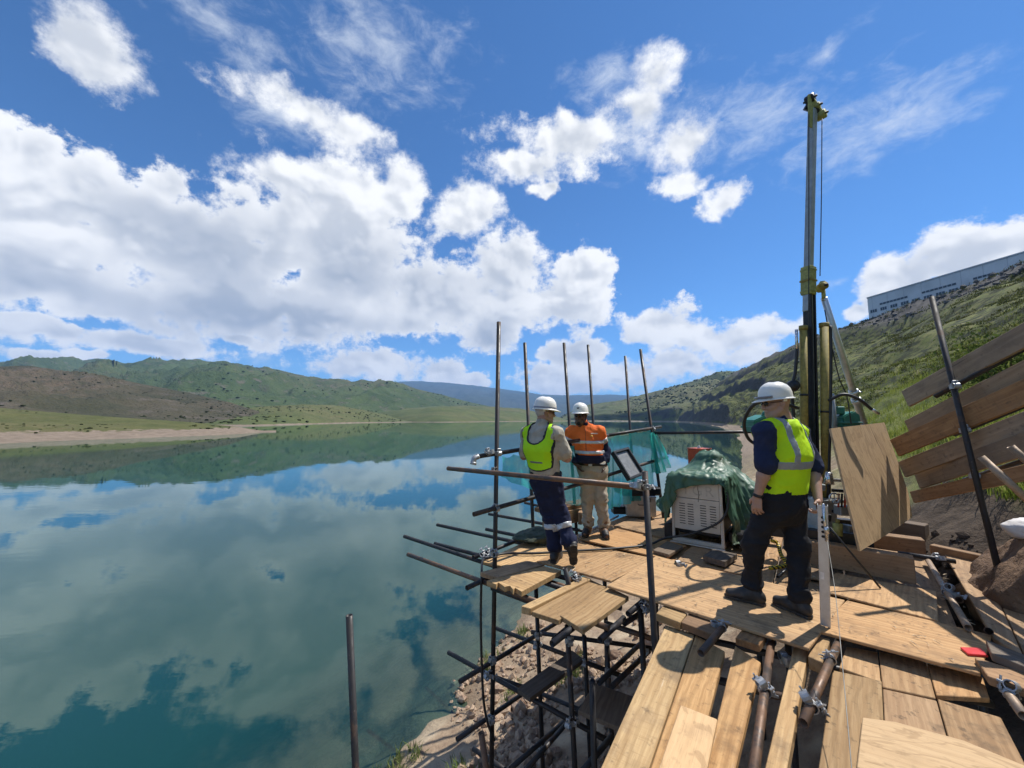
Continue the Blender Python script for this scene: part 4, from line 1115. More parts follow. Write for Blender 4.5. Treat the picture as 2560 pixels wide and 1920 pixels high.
for (x, y, s) in ((2060, 1290, 0.09), (2122, 1322, 0.1), (2080, 1360, 0.12), (2110, 1352, 0.08), (2046, 1215, 0.08)):
    seg_box("machine_block", at(x - 10, y, RD - 0.2), at(x + 12, y + 3, RD - 0.2), s, s * 0.9, random.choice([M_mast, M_black, M_alu, M_mastl]), 1.3, 0.008)

# ------------------------------------------------------------------ leaning plywood sheet
TL = at(2077, 1071, 4.22); TR = at(2211, 1056, 4.80); BL = at(2151, 1378, 3.80)
ex = (TR - TL).normalized(); nn = ex.cross(BL - TL).normalized()
if nn.y > 0: nn = -nn
def on_plane(px, py):
    d = ray(px, py); o = Vector((0, 0, CAM_Z)); return o + d * ((TL - o).dot(nn) / d.dot(nn))
pts = [TL, TR, on_plane(2271, 1232), on_plane(2281, 1293), on_plane(2215, 1338), BL]
pc = sum(pts, Vector()) / len(pts); ey = nn.cross(ex)
pm = Matrix((ey, ex, -nn)).transposed()
loc = [pm.inverted() @ (p - pc) for p in pts]
bm = bmesh.new(); add_prism(bm, [(p.x, p.y) for p in loc], 0.0, 0.02)
ply = bm_obj("plywood_panel", bm, W_fig, None, False, pc, pm.to_euler())
tag(ply, "figured plywood sheet tilted against the drill rig", "plywood sheet")
ply["label"] = "large pale plywood sheet leaning askew against the drill rig"

# ------------------------------------------------------------------ heavy timbers under the rig
def timber(name, a, b, w, h, mat, label, cat="timber"):
    a = Vector(a); b = Vector(b); d = b - a; ang = math.atan2(d.y, d.x); c = (a + b) / 2
    bm = bmesh.new(); add_box(bm, (d.length, w, h), None, 0.007)
    o = bm_obj(name, bm, mat, None, False, (c.x, c.y, c.z + h / 2), (0, -math.asin(max(-1, min(1, d.z / d.length))), ang))
    if label: tag(o, label, cat)
    return o
timber("timber_beam", on(2025, 1405, 0.0), on(2290, 1457, 0.0), 0.14, 0.24, W_beam, "thick brown timber beam on the deck below the leaning plywood sheet")
timber("timber_beam", on(2150, 1362, 0.0), on(2312, 1385, 0.0), 0.16, 0.17, W_beam, "shorter timber beam behind the thick one, right of the plywood sheet")
timber("timber_beam", on(2330, 1382, -0.02), on(2520, 1425, -0.02), 0.10, 0.10, W_beam, "low dusty timber lying beside the brown boulder")
timber("timber_block", on(2200, 1330, 0.0), on(2320, 1352, 0.0), 0.2, 0.2, W_old, "dark timber block in the shade right of the plywood sheet")
o = pboard("timber_block", [(1757, 1389), (1812, 1404), (1843, 1384), (1782, 1372)], 0.075, 0.06, W_old, None)
tag(o, "short grey timber block on the deck in front of the power unit", "timber block")
o = pboard("timber_pad", [(1632, 1375), (1672, 1386), (1708, 1366), (1668, 1352)], 0.04, 0.035, W_old, None)
tag(o, "flat dark timber pad under the left foot of the power unit", "timber pad")

# timber step behind the men
step = empty("timber_step", on(1405, 1325, 0)); tag(step, "rough timber step box behind the two talking men", "timber step")
SI = Matrix.Translation(step.location).inverted()
for nm, a, b, w, h, z in (("tread", (1350, 1318), (1466, 1292), 0.26, 0.06, 0.20), ("side_board", (1358, 1322), (1466, 1300), 0.05, 0.198, 0.0), ("side_board", (1362, 1302), (1460, 1282), 0.05, 0.198, 0.0), ("end_board", (1450, 1312), (1462, 1292), 0.06, 0.18, 0.0)):
    A, B = on(*a, 0.0), on(*b, 0.0); A.z = B.z = z
    o = timber(nm, A, B, w, h, W_beam if nm != "tread" else W_och, None); o.parent = step; o.matrix_parent_inverse = SI

# ------------------------------------------------------------------ power unit under the tarpaulin
M_cab = plain("beige panel paint", (0.56, 0.51, 0.44), 0.5, 0.0, 0.10, 8.0, 0.08, 0.002, dirt=(0.30, 0.24, 0.17))
M_slot = plain("dark slot", (0.012, 0.012, 0.012), 0.8)
G0 = on(1682, 1352, 0.0); G1 = on(1812, 1376, 0.0)
gu = Vector((G1.x - G0.x, G1.y - G0.y, 0)); GW = gu.length; gu.normalize(); gv = Vector((-gu.y, gu.x, 0))
GM = Matrix((gu, gv, Vector((0, 0, 1)))).transposed().to_4x4()
pu = empty("power_unit", G0); tag(pu, "beige hydraulic power unit with louvred front under the green tarpaulin", "power unit")
def gbox(name, x0, x1, y0, y1, z0, z1, mat, bevel=0.004, par=None):
    bm = bmesh.new(); add_box(bm, (x1 - x0, y1 - y0, z1 - z0), GM, bevel, ((x0 + x1) / 2, (y0 + y1) / 2, (z0 + z1) / 2))
    return bm_obj(name, bm, mat, par or pu)
low = gbox("front_panel", 0.03, GW - 0.035, 0.0, 0.03, 0.17, 0.56, M_cab)
gbox("upper_panel", 0.03, GW - 0.035, 0.002, 0.03, 0.565, 0.80, M_cab)
gbox("side_post", GW - 0.033, GW, -0.005, 0.04, 0.055, 0.80, M_cab); gbox("side_post", 0.0, 0.028, -0.005, 0.04, 0.055, 0.60, M_cab)
gbox("engine_block", 0.05, GW - 0.05, 0.08, 1.25, 0.10, 0.78, M_black, 0.02)
gbox("fuel_pump", 0.17, GW - 0.17, 0.73, 1.04, 0.79, 1.04, M_black, 0.03)
gbox("base_frame", 0.0, GW, -0.01, 0.05, 0.012, 0.055, M_cab); gbox("base_frame", GW - 0.05, GW, 0.06, 1.3, 0.012, 0.07, M_black)
gbox("foot_flange", -0.02, GW + 0.01, -0.055, -0.012, 0.0, 0.012, M_cab)
gbox("lower_hose_block", GW + 0.0, GW + 0.16, 0.25, 0.5, 0.03, 0.16, M_black, 0.015); gbox("battery_box", -0.12, -0.002, 0.05, 0.3, 0.01, 0.2, M_black, 0.01)
slot_me = None
for cx in (0.10, 0.20, 0.345, 0.455):
    for r in range(9):
        if slot_me is None:
            bm = bmesh.new(); add_box(bm, (0.068, 0.003, 0.0085), GM, 0.0)
            slot_me = bpy.data.meshes.new("vent_slot"); bm.to_mesh(slot_me); bm.free(); slot_me.materials.append(M_slot)
        o = bpy.data.objects.new("vent_slot", slot_me); o.location = GM @ Vector((cx + 0.03, -0.0012, 0.245 + r * 0.0305)); link(o, low)
for x, z in ((GW - 0.018, 0.12), (GW - 0.018, 0.3), (GW - 0.018, 0.52), (GW - 0.018, 0.7), (0.015, 0.5), (0.22, 0.035), (0.3, 0.035), (0.48, 0.035)):
    bm = bmesh.new(); add_tube(bm, GM @ Vector((x, -0.016, z)), GM @ Vector((x, 0.0, z)), 0.009, 8); bm_obj("bolt", bm, M_alu, pu)

cu = bpy.data.curves.new("scrawl", "FONT"); cu.body = "TGR"; cu.size = 0.17; cu.extrude = 0.0004; cu.space_character = 1.25
cu.materials.append(plain("faint pencil", (0.45, 0.41, 0.355), 0.6)); o = bpy.data.objects.new("scrawl", cu); link(o)
bpy.context.view_layer.update(); me_ = bpy.data.meshes.new_from_object(o.evaluated_get(bpy.context.evaluated_depsgraph_get())); bpy.data.objects.remove(o)
me_.name = "scrawl"; o = link(bpy.data.objects.new("scrawl", me_), pu)
o.matrix_local = GM @ Matrix.Translation((0.13, -0.0005, 0.61)) @ Matrix.Rotation(math.pi / 2, 4, "X")
bm = bmesh.new(); add_path(bm, [GM @ Vector((0.33 + 0.006 * math.sin(k * 1.3), -0.006, 0.80 - k * 0.03)) for k in range(10)], 0.0025, 5); bm_obj("string", bm, M_slot, pu)
# --- tarpaulin: a sheet of cloth let fall over the unit
def tarp_sim():
    nu, nv, h = 60, 62, 0.034
    U, V = np.meshgrid(np.arange(nu) * h - 0.66, np.arange(nv) * h - 0.20, indexing="ij")
    ang = 0.16; U2 = U * math.cos(ang) - V * math.sin(ang) + 0.16; V = U * math.sin(ang) + V * math.cos(ang); U = U2
    P = np.stack([U + 0.02 * vnoise(U * 9, V * 9), V, 1.42 + 0.10 * vnoise(U * 7, V * 7) + 0.05 * vnoise(U * 17, V * 17)], -1).astype(np.float64); Q = P.copy()
    boxes = [((-0.02, -0.025, 0.0), (GW + 0.02, 1.30, 0.835)), ((0.16, 0.72, 0.7), (GW - 0.16, 1.05, 1.06)), ((0.30, 0.30, 0.8), (0.335, 0.335, 1.0)), ((0.40, 0.90, 1.0), (0.44, 0.94, 1.27)),
             ((0.22, 1.22, 0.8), (0.26, 1.26, 1.22)), ((0.42, 0.05, 0.8), (0.45, 0.08, 0.93)), ((GW + 0.1, 0.75, 0.3), (GW + 0.3, 1.2, 0.62)), ((-0.25, 0.25, 0.0), (-0.05, 0.6, 0.40))]
    idx = np.arange(nu * nv).reshape(nu, nv)
    C = []
    def fam(du, dv, l, k):
        A = idx[max(0, -du):nu - max(0, du), max(0, -dv):nv - max(0, dv)]; B = idx[max(0, du):nu + min(0, du), max(0, dv):nv + min(0, dv)] if du >= 0 else idx[0:nu + du, dv:nv]
        if du < 0: A = idx[-du:nu, 0:nv - dv]
        st_ = 2 * max(abs(du), abs(dv)); ax = 0 if abs(du) >= abs(dv) else 1
        ii = np.arange(A.shape[ax]) % st_
        for half in (ii < st_ // 2, ii >= st_ // 2):
            a_ = (A[half] if ax == 0 else A[:, half]).ravel(); b_ = (B[half] if ax == 0 else B[:, half]).ravel(); C.append((a_, b_, l, k))
    fam(1, 0, h, 1.0); fam(0, 1, h, 1.0); fam(1, 1, h * 1.4142, 0.6); fam(-1, 1, h * 1.4142, 0.6); fam(2, 0, h * 2, 0.06); fam(0, 2, h * 2, 0.06)
    P = P.reshape(-1, 3); Q = Q.reshape(-1, 3)
    for it in range(210):
        N = P + (P - Q) * 0.95; N[:, 2] -= 9.8 * 0.012 ** 2 * 1.5; Q = P; P = N.copy()
        for sub in range(7):
            for a_, b_, l, k in C:
                d = P[b_] - P[a_]; L = np.sqrt(np.einsum("ij,ij->i", d, d)) + 1e-9
                c = d * ((L - l) / L * 0.5 * k)[:, None]; P[a_] += c; P[b_] -= c
            for lo, hi in boxes:
                lo_, hi_ = np.array(lo) - 0.012, np.array(hi) + 0.012
                ins = ((P > lo_) & (P < hi_)).all(1)
                if ins.any():
                    p = P[ins]; pen = np.stack([p[:, 0] - lo_[0], hi_[0] - p[:, 0], p[:, 1] - lo_[1], hi_[1] - p[:, 1], np.full(len(p), 9.0), hi_[2] - p[:, 2]], 1)
                    m = pen.argmin(1); ax = m // 2; sg = np.where(m % 2 == 0, -1.0, 1.0)
                    p[np.arange(len(p)), ax] += sg * pen[np.arange(len(p)), m]
                    P[ins] = p; Q[ins] = Q[ins] * 0.5 + p * 0.5
            fl = P[:, 2] < 0.012; P[fl, 2] = 0.012; Q[fl] = P[fl]
    return P, idx
P, idx = tarp_sim()
def refine(G, k):
    n0, n1 = G.shape[:2]; a = np.linspace(0, n0 - 1, (n0 - 1) * k + 1); b = np.linspace(0, n1 - 1, (n1 - 1) * k + 1)
    i = np.clip(a.astype(int), 0, n0 - 2); f = (a - i)[:, None, None]; H = G[i] * (1 - f) + G[i + 1] * f
    j = np.clip(b.astype(int), 0, n1 - 2); f = (b - j)[None, :, None]; return H[:, j] * (1 - f) + H[:, j + 1] * f
G_ = refine(P.reshape(*idx.shape, 3), 3)
du = np.gradient(G_, axis=0); dv = np.gradient(G_, axis=1); nr = np.cross(du, dv); nr /= np.linalg.norm(nr, axis=2)[..., None] + 1e-9
nr *= np.sign(nr[G_.shape[0] // 2, G_.shape[1] // 2, 2])
ii, jj = np.meshgrid(np.arange(G_.shape[0]) * 0.034 / 3, np.arange(G_.shape[1]) * 0.034 / 3, indexing="ij")
def ridge1(x): return (1 - np.abs(2 * (x - np.floor(x)) - 1)) 
w1 = fbm(ii * 2.2, jj * 2.2, oct=3) * 2.4; w2 = fbm(ii * 2.0 + 9, jj * 2.0, oct=3) * 2.6
cre = np.abs(2 * fbm(ii * 2.0 + w1, jj * 2.0 + w2, oct=1) - 1); cre = np.clip(1 - cre * 2.6, 0, 1) ** 1.4
cre2 = np.clip(1 - np.abs(2 * fbm(ii * 6.5 + w2 + 4, jj * 6.5 + w1, oct=2) - 1) * 3.0, 0, 1) ** 1.5
disp = cre * 0.016 + cre2 * 0.003
for (u0, v0, n_, amp) in ((0.32, 0.32, 7, 0.030), (0.42, 0.92, 9, 0.040), (0.24, 1.24, 6, 0.03), (0.0, 0.0, 8, 0.035), (GW, 0.0, 8, 0.04)):
    dx_, dy_ = G_[..., 0] - u0, G_[..., 1] - v0; r_ = np.sqrt(dx_ ** 2 + dy_ ** 2 + (0.9 - np.minimum(G_[..., 2], 0.9)) ** 2)
    th = np.arctan2(dy_, dx_) + 0.8 * w1; disp = disp + amp * np.clip(1 - np.abs(np.sin(th * n_ / 2)) * 2.2, 0, 1) ** 1.3 * np.clip(r_ / 0.12, 0, 1) * np.exp(-r_ / 0.38)
hang = np.clip((0.80 - G_[..., 2]) / 0.5, 0, 1); per = (G_[..., 0] + G_[..., 1]) * 5.5 + w1
disp = disp + hang * 0.05 * (np.clip(ridge1(per) * 1.4 - 0.4, 0, 1))
G_ = G_ + nr * disp[..., None]; G_[..., 2] = np.maximum(G_[..., 2], 0.012)
me = mesh("tarpaulin", [(GM @ Vector(p)) for p in G_.reshape(-1, 3)], grid_faces(*G_.shape[:2]), None, True)
def tarp_mat(t, b):
    o = t.coord("Object"); n = t.noise(o, 7.0, 5.0, 0.6); n2 = t.noise(o, 30.0, 4.0, 0.6); n3 = t.noise(o, 2.2, 3.0)
    c = t.mix(n.step(0.3, 0.7), (0.030, 0.085, 0.050), (0.050, 0.125, 0.075))
    c = t.mix(n3.step(0.5, 0.72) * 0.5, c, (0.15, 0.14, 0.085)); c = t.mix(n2.step(0.6, 0.75) * 0.25, c, (0.01, 0.03, 0.016))
    f = t.noise(o, 5.0, 4.0, 0.55, 1.2, "RIDGED_MULTIFRACTAL")
    setp(t, b, c, n.step(0.3, 0.7, 0.42, 0.68), 0.0, t.bump(f * 0.25 + n2 * 0.12, 0.35, 0.015), 0.55)
M_tarp = material("green tarpaulin", tarp_mat); me.materials.append(M_tarp)
tarp = obj("tarpaulin", me, None, G0)
m_ = tarp.modifiers.new("thick", "SOLIDIFY"); m_.thickness = 0.004
tag(tarp, "wrinkled dark green tarpaulin draped over the power unit", "tarpaulin")

# orange tank behind it
tk = empty("fuel_tank", at(1750, 1160, 6.3)); tk.location.z = 0.0
tag(tk, "orange red fuel tank standing behind the green tarpaulin", "fuel tank")
M_or = plain("orange red paint", (0.55, 0.085, 0.03), 0.45, 0.0, 0.2, 9.0, 0.1, 0.002)
def tkp(nm, size, c, mat, bev=0.008):
    bm = bmesh.new(); add_box(bm, size, Matrix.Rotation(0.5, 4, "Z"), bev, c); return bm_obj(nm, bm, mat, tk)
tkp("tank_body", (0.27, 0.24, 0.52), (0, 0, 0.82), M_or); tkp("tank_lid", (0.28, 0.25, 0.012), (0, 0, 1.088), M_or, 0.002); tkp("stand", (0.24, 0.2, 0.558), (0, 0, 0.279), M_black)
bm = bmesh.new(); add_tube(bm, (-0.03, -0.05, 1.09), (-0.03, -0.05, 1.12), 0.025, 12); add_tube(bm, (-0.03, -0.05, 1.12), (-0.03, -0.05, 1.135), 0.017, 12); bm_obj("filler_cap", bm, M_alu, tk, True)

# ------------------------------------------------------------------ instrument case on an aluminium box
M_case = plain("black case plastic", (0.02, 0.02, 0.022), 0.45, 0.0, 0.3, 20.0, 0.15, 0.002)
def tread(t, b):
    o = t.coord("Object"); x, y, z = t.sep(o)
    w = ((x + z) * 90.0).f("SINE").f("ABSOLUTE") .max(((x - z) * 90.0).f("SINE").f("ABSOLUTE"))
    n = t.noise(o, 12.0, 4.0)
    setp(t, b, t.mix(n.step(0.3, 0.7), (0.42, 0.37, 0.30), (0.56, 0.51, 0.42)), 0.42, 0.55, t.bump(w, 0.7, 0.004), 0.5)
M_tread = material("checker aluminium", tread)
bx = empty("aluminium_box", on(1604, 1292, 0)); bx.rotation_euler = (0, 0, -0.12); tag(bx, "aluminium checker plate toolbox under the black instrument case", "toolbox")
def lp(par, nm, size, c, mat, bev=0.006, m=None):
    bm = bmesh.new(); add_box(bm, size, m, bev, c); return bm_obj(nm, bm, mat, par)
lp(bx, "box_body", (0.46, 0.34, 0.29), (0, 0.17, 0.145), M_tread); lp(bx, "box_lid", (0.475, 0.355, 0.035), (0, 0.17, 0.309), M_alu)
for s in (-1, 1): lp(bx, "latch", (0.035, 0.014, 0.06), (0.13 * s, -0.008, 0.27), M_black, 0.003)
bm = bmesh.new(); add_path(bm, [(-0.05, -0.005, 0.2), (-0.045, -0.03, 0.19), (0.045, -0.03, 0.19), (0.05, -0.005, 0.2)], 0.007, 6); bm_obj("handle", bm, M_black, bx)
cs = empty("instrument_case", on(1604, 1292, 0)); cs.location.z = 0.328; cs.rotation_euler = (0, 0, 0.10)
tag(cs, "open black instrument case on top of the aluminium toolbox", "instrument case")
lp(cs, "case_base", (0.64, 0.44, 0.13), (0.02, 0.19, 0.066), M_case, 0.02)
lp(cs, "keypad", (0.54, 0.32, 0.012), (0.03, 0.17, 0.134), plain("dark grey control panel", (0.10, 0.10, 0.105), 0.5), 0.004)
for k in range(10): lp(cs, "connector", (0.025, 0.03, 0.03), (-0.18 + (k % 5) * 0.08, 0.06 + (k // 5) * 0.14, 0.15), M_alu if k % 3 else M_case, 0.004)
LB, LR_, LT = at(1569, 1203, 5.72), at(1606, 1188, 6.02), at(1518, 1137, 5.80)
ci = cs.matrix_basis.inverted() if False else (Matrix.Translation(cs.location) @ Matrix.Rotation(0.10, 4, "Z")).inverted()
lx = (LR_ - LB); ly = (LT - LB); lw, lh = lx.length, ly.length; lx.normalize(); ly = (ly - lx * ly.dot(lx)).normalized(); lz = lx.cross(ly)
if lz.y > 0: lz = -lz
lm = ci @ Matrix.Translation(LB) @ Matrix((lx, ly, lz)).transposed().to_4x4()
lid = lp(cs, "case_lid", (lw, lh, 0.03), (lw / 2, lh / 2, 0.0), M_case, 0.008, lm)
for (sx, sy, cx, cy) in ((lw, 0.035, lw / 2, 0.018), (lw, 0.035, lw / 2, lh - 0.018), (0.035, lh - 0.072, 0.018, lh / 2), (0.035, lh - 0.072, lw - 0.018, lh / 2)):
    lp(lid, "lid_rim", (sx, sy, 0.045), (cx, cy, 0.038), M_case, 0.004, lm)
lp(lid, "screen_panel", (lw - 0.08, lh - 0.08, 0.006), (lw / 2, lh / 2, 0.019), plain("grey screen", (0.22, 0.225, 0.23), 0.4), 0.0, lm)
kb = empty("small_black_box", on(1547, 1283, 0)); tag(kb, "small black box on the deck left of the aluminium toolbox", "box")
lp(kb, "box_body", (0.22, 0.18, 0.10), (0, 0, 0.05), M_case, 0.012); lp(kb, "box_lid", (0.225, 0.185, 0.025), (0, 0, 0.114), M_case, 0.008)

# ------------------------------------------------------------------ aluminium bar in the man's hand
b0 = on(2064, 1562, 0.003); b1 = at(2056, 1262, 2.95)
bar = empty("aluminium_bar", b0); tag(bar, "perforated aluminium channel bar held upright by the man in the vest", "metal bar")
bd = (b1 - b0); bl = bd.length; bz = bd.normalized(); bxv = Vector((0.76, -0.65, 0)); bxv = (bxv - bz * bxv.dot(bz)).normalized(); byv = bz.cross(bxv)
BM = Matrix((bxv, byv, bz)).transposed().to_4x4()
M_alb = plain("dull aluminium", (0.55, 0.57, 0.58), 0.45, 0.55, 0.10, 20.0, 0.05, 0.001, dirt=(0.36, 0.36, 0.35))
def ab(nm, size, c, mat, bev=0.0015):
    bm = bmesh.new(); add_box(bm, size, BM, bev, c); return bm_obj(nm, bm, mat, bar)
ab("channel_web", (0.058, 0.004, bl), (0, -0.02, bl / 2), M_alb); ab("channel_flange", (0.004, 0.044, bl), (0.029, 0.004, bl / 2), M_alb); ab("channel_flange", (0.004, 0.044, bl), (-0.029, 0.004, bl / 2), M_alb)
for k in range(5):
    for nm, a, b in (("hole", Vector((0, -0.0235, 0)), Vector((0, -0.021, 0))), ("hole", Vector((0.0305, 0.006, 0)), Vector((0.033, 0.006, 0)))):
        q = Vector((0, 0, bl - 0.09 - k * 0.036)); bm = bmesh.new(); add_tube(bm, BM @ (a + q), BM @ (b + q), 0.0105, 10); bm_obj(nm, bm, M_slot, bar)
bm = bmesh.new(); add_tube(bm, BM @ Vector((0.02, -0.034, bl - 0.26)), BM @ Vector((0.005, -0.034, bl + 0.02)), 0.010, 10); add_tube(bm, BM @ Vector((0.022, -0.034, bl - 0.20)), BM @ Vector((0.02, -0.034, bl - 0.15)), 0.016, 8); bm_obj("tension_rod", bm, M_chrome, bar, True)
ab("sticker", (0.022, 0.001, 0.055), (-0.012, -0.0228, bl * 0.42), plain("white sticker", (0.7, 0.7, 0.68), 0.5), 0.0)
wire_top = BM @ Vector((0.022, -0.036, bl - 0.24)) + b0
o = hose("steel_wire", [wire_top, at(2088, 1480, 2.6), at(2104, 1640, 2.25), at(2122, 1840, 1.9), at(2140, 2050, 1.65)], 0.0020, plain("dull wire", (0.20, 0.20, 0.19), 0.5, 0.5), 6, 6)
tag(o, "thin steel wire running from the aluminium bar down towards the camera", "wire")
o = tube("steel_rod", at(2074, 1318, 3.75), on(2201, 1470, 0.012), None, M_black, 0.009, 8); tag(o, "thin black steel rod leaning from the rig down onto the deck", "steel rod")
# red packet
M_pk = plain("red wrapper", (0.62, 0.02, 0.025), 0.4, 0.0, 0.12, 14.0)
pk = pboard("red_packet", [(2400, 1617), (2420, 1634), (2471, 1638), (2452, 1619)], 0.012, 0.016, M_pk, None, bevel=0.003); tag(pk, "flat red packet lying at the right edge of the deck", "packet")

# ------------------------------------------------------------------ hoses and cables on the deck
o = hose("black_cable", [GM @ Vector((GW + 0.01, 0.05, 0.78)) + G0, GM @ Vector((GW + 0.06, 0.0, 0.55)) + G0, GM @ Vector((GW - 0.03, -0.08, 0.34)) + G0, GM @ Vector((0.25, -0.13, 0.16)) + G0, GM @ Vector((-0.05, -0.16, 0.06)) + G0,
     on(1620, 1362, 0.02), on(1540, 1371, 0.02), on(1440, 1377, 0.018), on(1340, 1383, 0.018), on(1262, 1384, 0.015), on(1225, 1394, 0.03)], 0.0135)
tag(o, "thick black cable running from the power unit across the deck to the corner", "cable")
o = hose("hanging_cable", [on(1225, 1394, 0.02), on(1207, 1402, 0.0), at(1204, 1440, 4.1), at(1202, 1540, 4.08), at(1204, 1650, 4.06), at(1209, 1750, 4.1), at(1220, 1810, 4.15), at(1236, 1850, 4.3)], 0.0125)
tag(o, "black cable hanging down beside the scaffold's corner upright", "cable")
def spiral(t, b):
    o = t.coord("Object"); r = t.wave(o, 9.0, 0.0, 0.0, direc="DIAGONAL")
    setp(t, b, t.mix(r.step(0.45, 0.55), (0.012, 0.012, 0.012), (0.55, 0.38, 0.02)), 0.5)
M_spir = material("yellow black spiral guard", spiral)
for pts, lab in (([on(1836, 1338, 0.1), on(1850, 1346, 0.06), on(1866, 1362, 0.03), on(1880, 1385, 0.02)], "short yellow and black hose guard beside the power unit"),
                 ([on(1930, 1352, 0.16), on(1944, 1358, 0.12), on(1952, 1385, 0.06), on(1964, 1412, 0.02), on(1925, 1420, 0.02)], "curved yellow and black hose guard between the standing man's legs")):
    o = hose("hose_guard", pts, 0.02, M_spir); tag(o, lab, "hose guard")
o = tube("loose_tube", on(1944, 1442, 0.02), on(1985, 1408, 0.02), None, M_black, 0.014, 10); tag(o, "short black pipe lying on the deck by the man's feet", "pipe")
o = tube("loose_tube", on(1448, 1340, 0.025), on(1545, 1290, 0.025), None, ST_galv, 0.016, 10); tag(o, "galvanised pipe lying on the deck behind the man in orange", "pipe")

# ------------------------------------------------------------------ plank barrier on the slope to the right
bar_ = empty("plank_barrier", (4.2, 3.5, 0.6)); tag(bar_, "slanting plank barrier on a leaning steel post at the right edge", "barrier")
BI = Matrix.Translation(bar_.location).inverted()
DL, DR = 4.6, 3.4
def bplank(tl, bl_, tr, br, mat, off=0.0, ext=1.5):
    a1, a2 = at(*tl, DL + off), at(*bl_, DL + off); c1, c2 = at(*tr, DR + off), at(*br, DR + off)
    a = (a1 + a2) / 2; c = (c1 + c2) / 2; d = (c - a); c = a + d * ext; d = c - a
    L = d.length; x = d.normalized(); h = ((c1 - c2) - x * (c1 - c2).dot(x)).length * 0.5 + ((a1 - a2) - x * (a1 - a2).dot(x)).length * 0.5
    z = Vector((0, 0, 1)); z = (z - x * z.dot(x)).normalized(); y = z.cross(x)
    bm = bmesh.new(); add_box(bm, (L, 0.035, h), None, 0.004)
    o = bm_obj("plank", bm, mat, bar_, False); o.matrix_world = Matrix.Translation((a + c) / 2) @ Matrix((x, y, z)).transposed().to_4x4()
    m = o.matrix_world.copy(); o.matrix_parent_inverse = BI; o.matrix_basis = m
bplank((2255, 975), (2276, 1020), (2560, 812), (2560, 868), W_barr)
bplank((2262, 1052), (2280, 1084), (2560, 903), (2560, 952), W_barr, 0.03)
bplank((2228, 1098), (2248, 1142), (2560, 950), (2560, 1014), W_och, -0.02)
bplank((2250, 1150), (2262, 1198), (2560, 1035), (2560, 1084), W_barr, 0.03)
bplank((2285, 1180), (2305, 1222), (2560, 1082), (2560, 1140), W_barr, -0.02)
bplank((2275, 1228), (2290, 1258), (2560, 1165), (2560, 1200), W_beam, 0.03)
def Bt(nm, a, b, mat=None, r=R_T):
    o = tube(nm, a, b, bar_, mat, r); o.matrix_parent_inverse = BI; return o
post_a, post_b = at(2329, 742, 4.0), at(2447, 1225, 3.72)
Bt("post", post_a, post_a + (post_b - post_a) * 1.62)
for a, b in (((2338, 991), (2560, 872)), ((2386, 1086), (2560, 1014)), ((2412, 1200), (2560, 1152))):
    A, B = at(*a, 4.12), at(*b, 3.5); Bt("rail_tube", A, A + (B - A) * 1.4)
for p in ((2383, 967), (2408, 1076), (2432, 1190)):
    o = coupler(at(*p, 3.85), bar_, post_b - post_a, (1, -0.4, 0.5)); o.matrix_parent_inverse = BI
for a, b, d0, d1, lab in (((2452, 1142), (2600, 1278), 2.95, 2.75, "dusty steel tube leaning in front of the plank barrier, open end up"), ((2526, 1116), (2620, 1200), 2.9, 2.8, "short grey steel tube at the right edge above the leaning tube")):
    o = tube("leaning_tube", at(*a, d0), at(*b, d1), None, ST_dust); tag(o, lab, "steel tube")

# ------------------------------------------------------------------ boulder, sack, bundle
def rock_mesh(name, size, seed, mat, sub=4, amp=0.35, facet=False):
    bm = bmesh.new(); bmesh.ops.create_icosphere(bm, subdivisions=sub, radius=1.0)
    co = np.array([v.co[:] for v in bm.verts])
    n = fbm(*(co.T * 1.3 + seed), oct=5, gain=0.55) - 0.5
    cell = fbm(*(co.T * 0.8 + seed * 2.0), oct=2, ridged=True) - 0.6
    if facet:
        rr = np.random.default_rng(int(seed * 10)); Dn = rr.normal(0, 1, (18, 3)); Dn /= np.linalg.norm(Dn, axis=1)[:, None]
        for dn, hh in zip(Dn, rr.uniform(0.55, 0.9, 18)): co = co - np.maximum(0, co @ dn - hh)[:, None] * dn
    co = co * (1 + amp * 2 * n + amp * cell)[:, None] * np.array(size)
    for v, c in zip(bm.verts, co): v.co = c
    me = bpy.data.meshes.new(name); bm.to_mesh(me); bm.free(); me.materials.append(mat)
    if sub >= 3: me.shade_smooth()
    return me
def rockm(name, a, b, sc=1.0):
    def fn(t, bs):
        r = t.rand(); o = t.vm("ADD", t.coord("Object"), t.comb(r * 11.0, r * 7.0, 0.0))
        n = t.noise(o, 3.0 * sc, 7.0, 0.65); n2 = t.noise(o, 20.0 * sc, 4.0, 0.6)
        c = t.mix(n.step(0.33, 0.66), a, b); c = t.mix(n2.step(0.55, 0.75) * 0.5, c, tuple(v * 0.4 for v in b))
        setp(t, bs, c, 0.9, 0.0, t.bump(n + n2 * 0.5, 0.9, 0.06 / sc), 0.2)
    return material(name, fn)
M_bould = rockm("brown boulder", (0.21, 0.135, 0.085), (0.11, 0.068, 0.044))
M_rock = rockm("shore rock", (0.33, 0.235, 0.165), (0.17, 0.105, 0.075), 2.0)
bo = obj("boulder", rock_mesh("boulder", (0.78, 0.70, 0.74), 3.3, M_bould, 5, 0.26, True), None, (4.94, 3.5, -0.02)); tag(bo, "big brown boulder at the right edge of the deck", "boulder")
M_sack = plain("white plastic sack", (0.74, 0.70, 0.66), 0.45, 0.0, 0.06, 5.0, 0.3, 0.01)
sk = obj("plastic_sack", rock_mesh("plastic_sack", (0.21, 0.2, 0.11), 8.1, M_sack, 4, 0.30), None, (4.80, 3.60, 0.55)); tag(sk, "crumpled white plastic sack on top of the brown boulder", "sack")
M_bund = plain("dark canvas", (0.06, 0.075, 0.05), 0.9, 0.0, 0.4, 14.0, 0.5, 0.01)
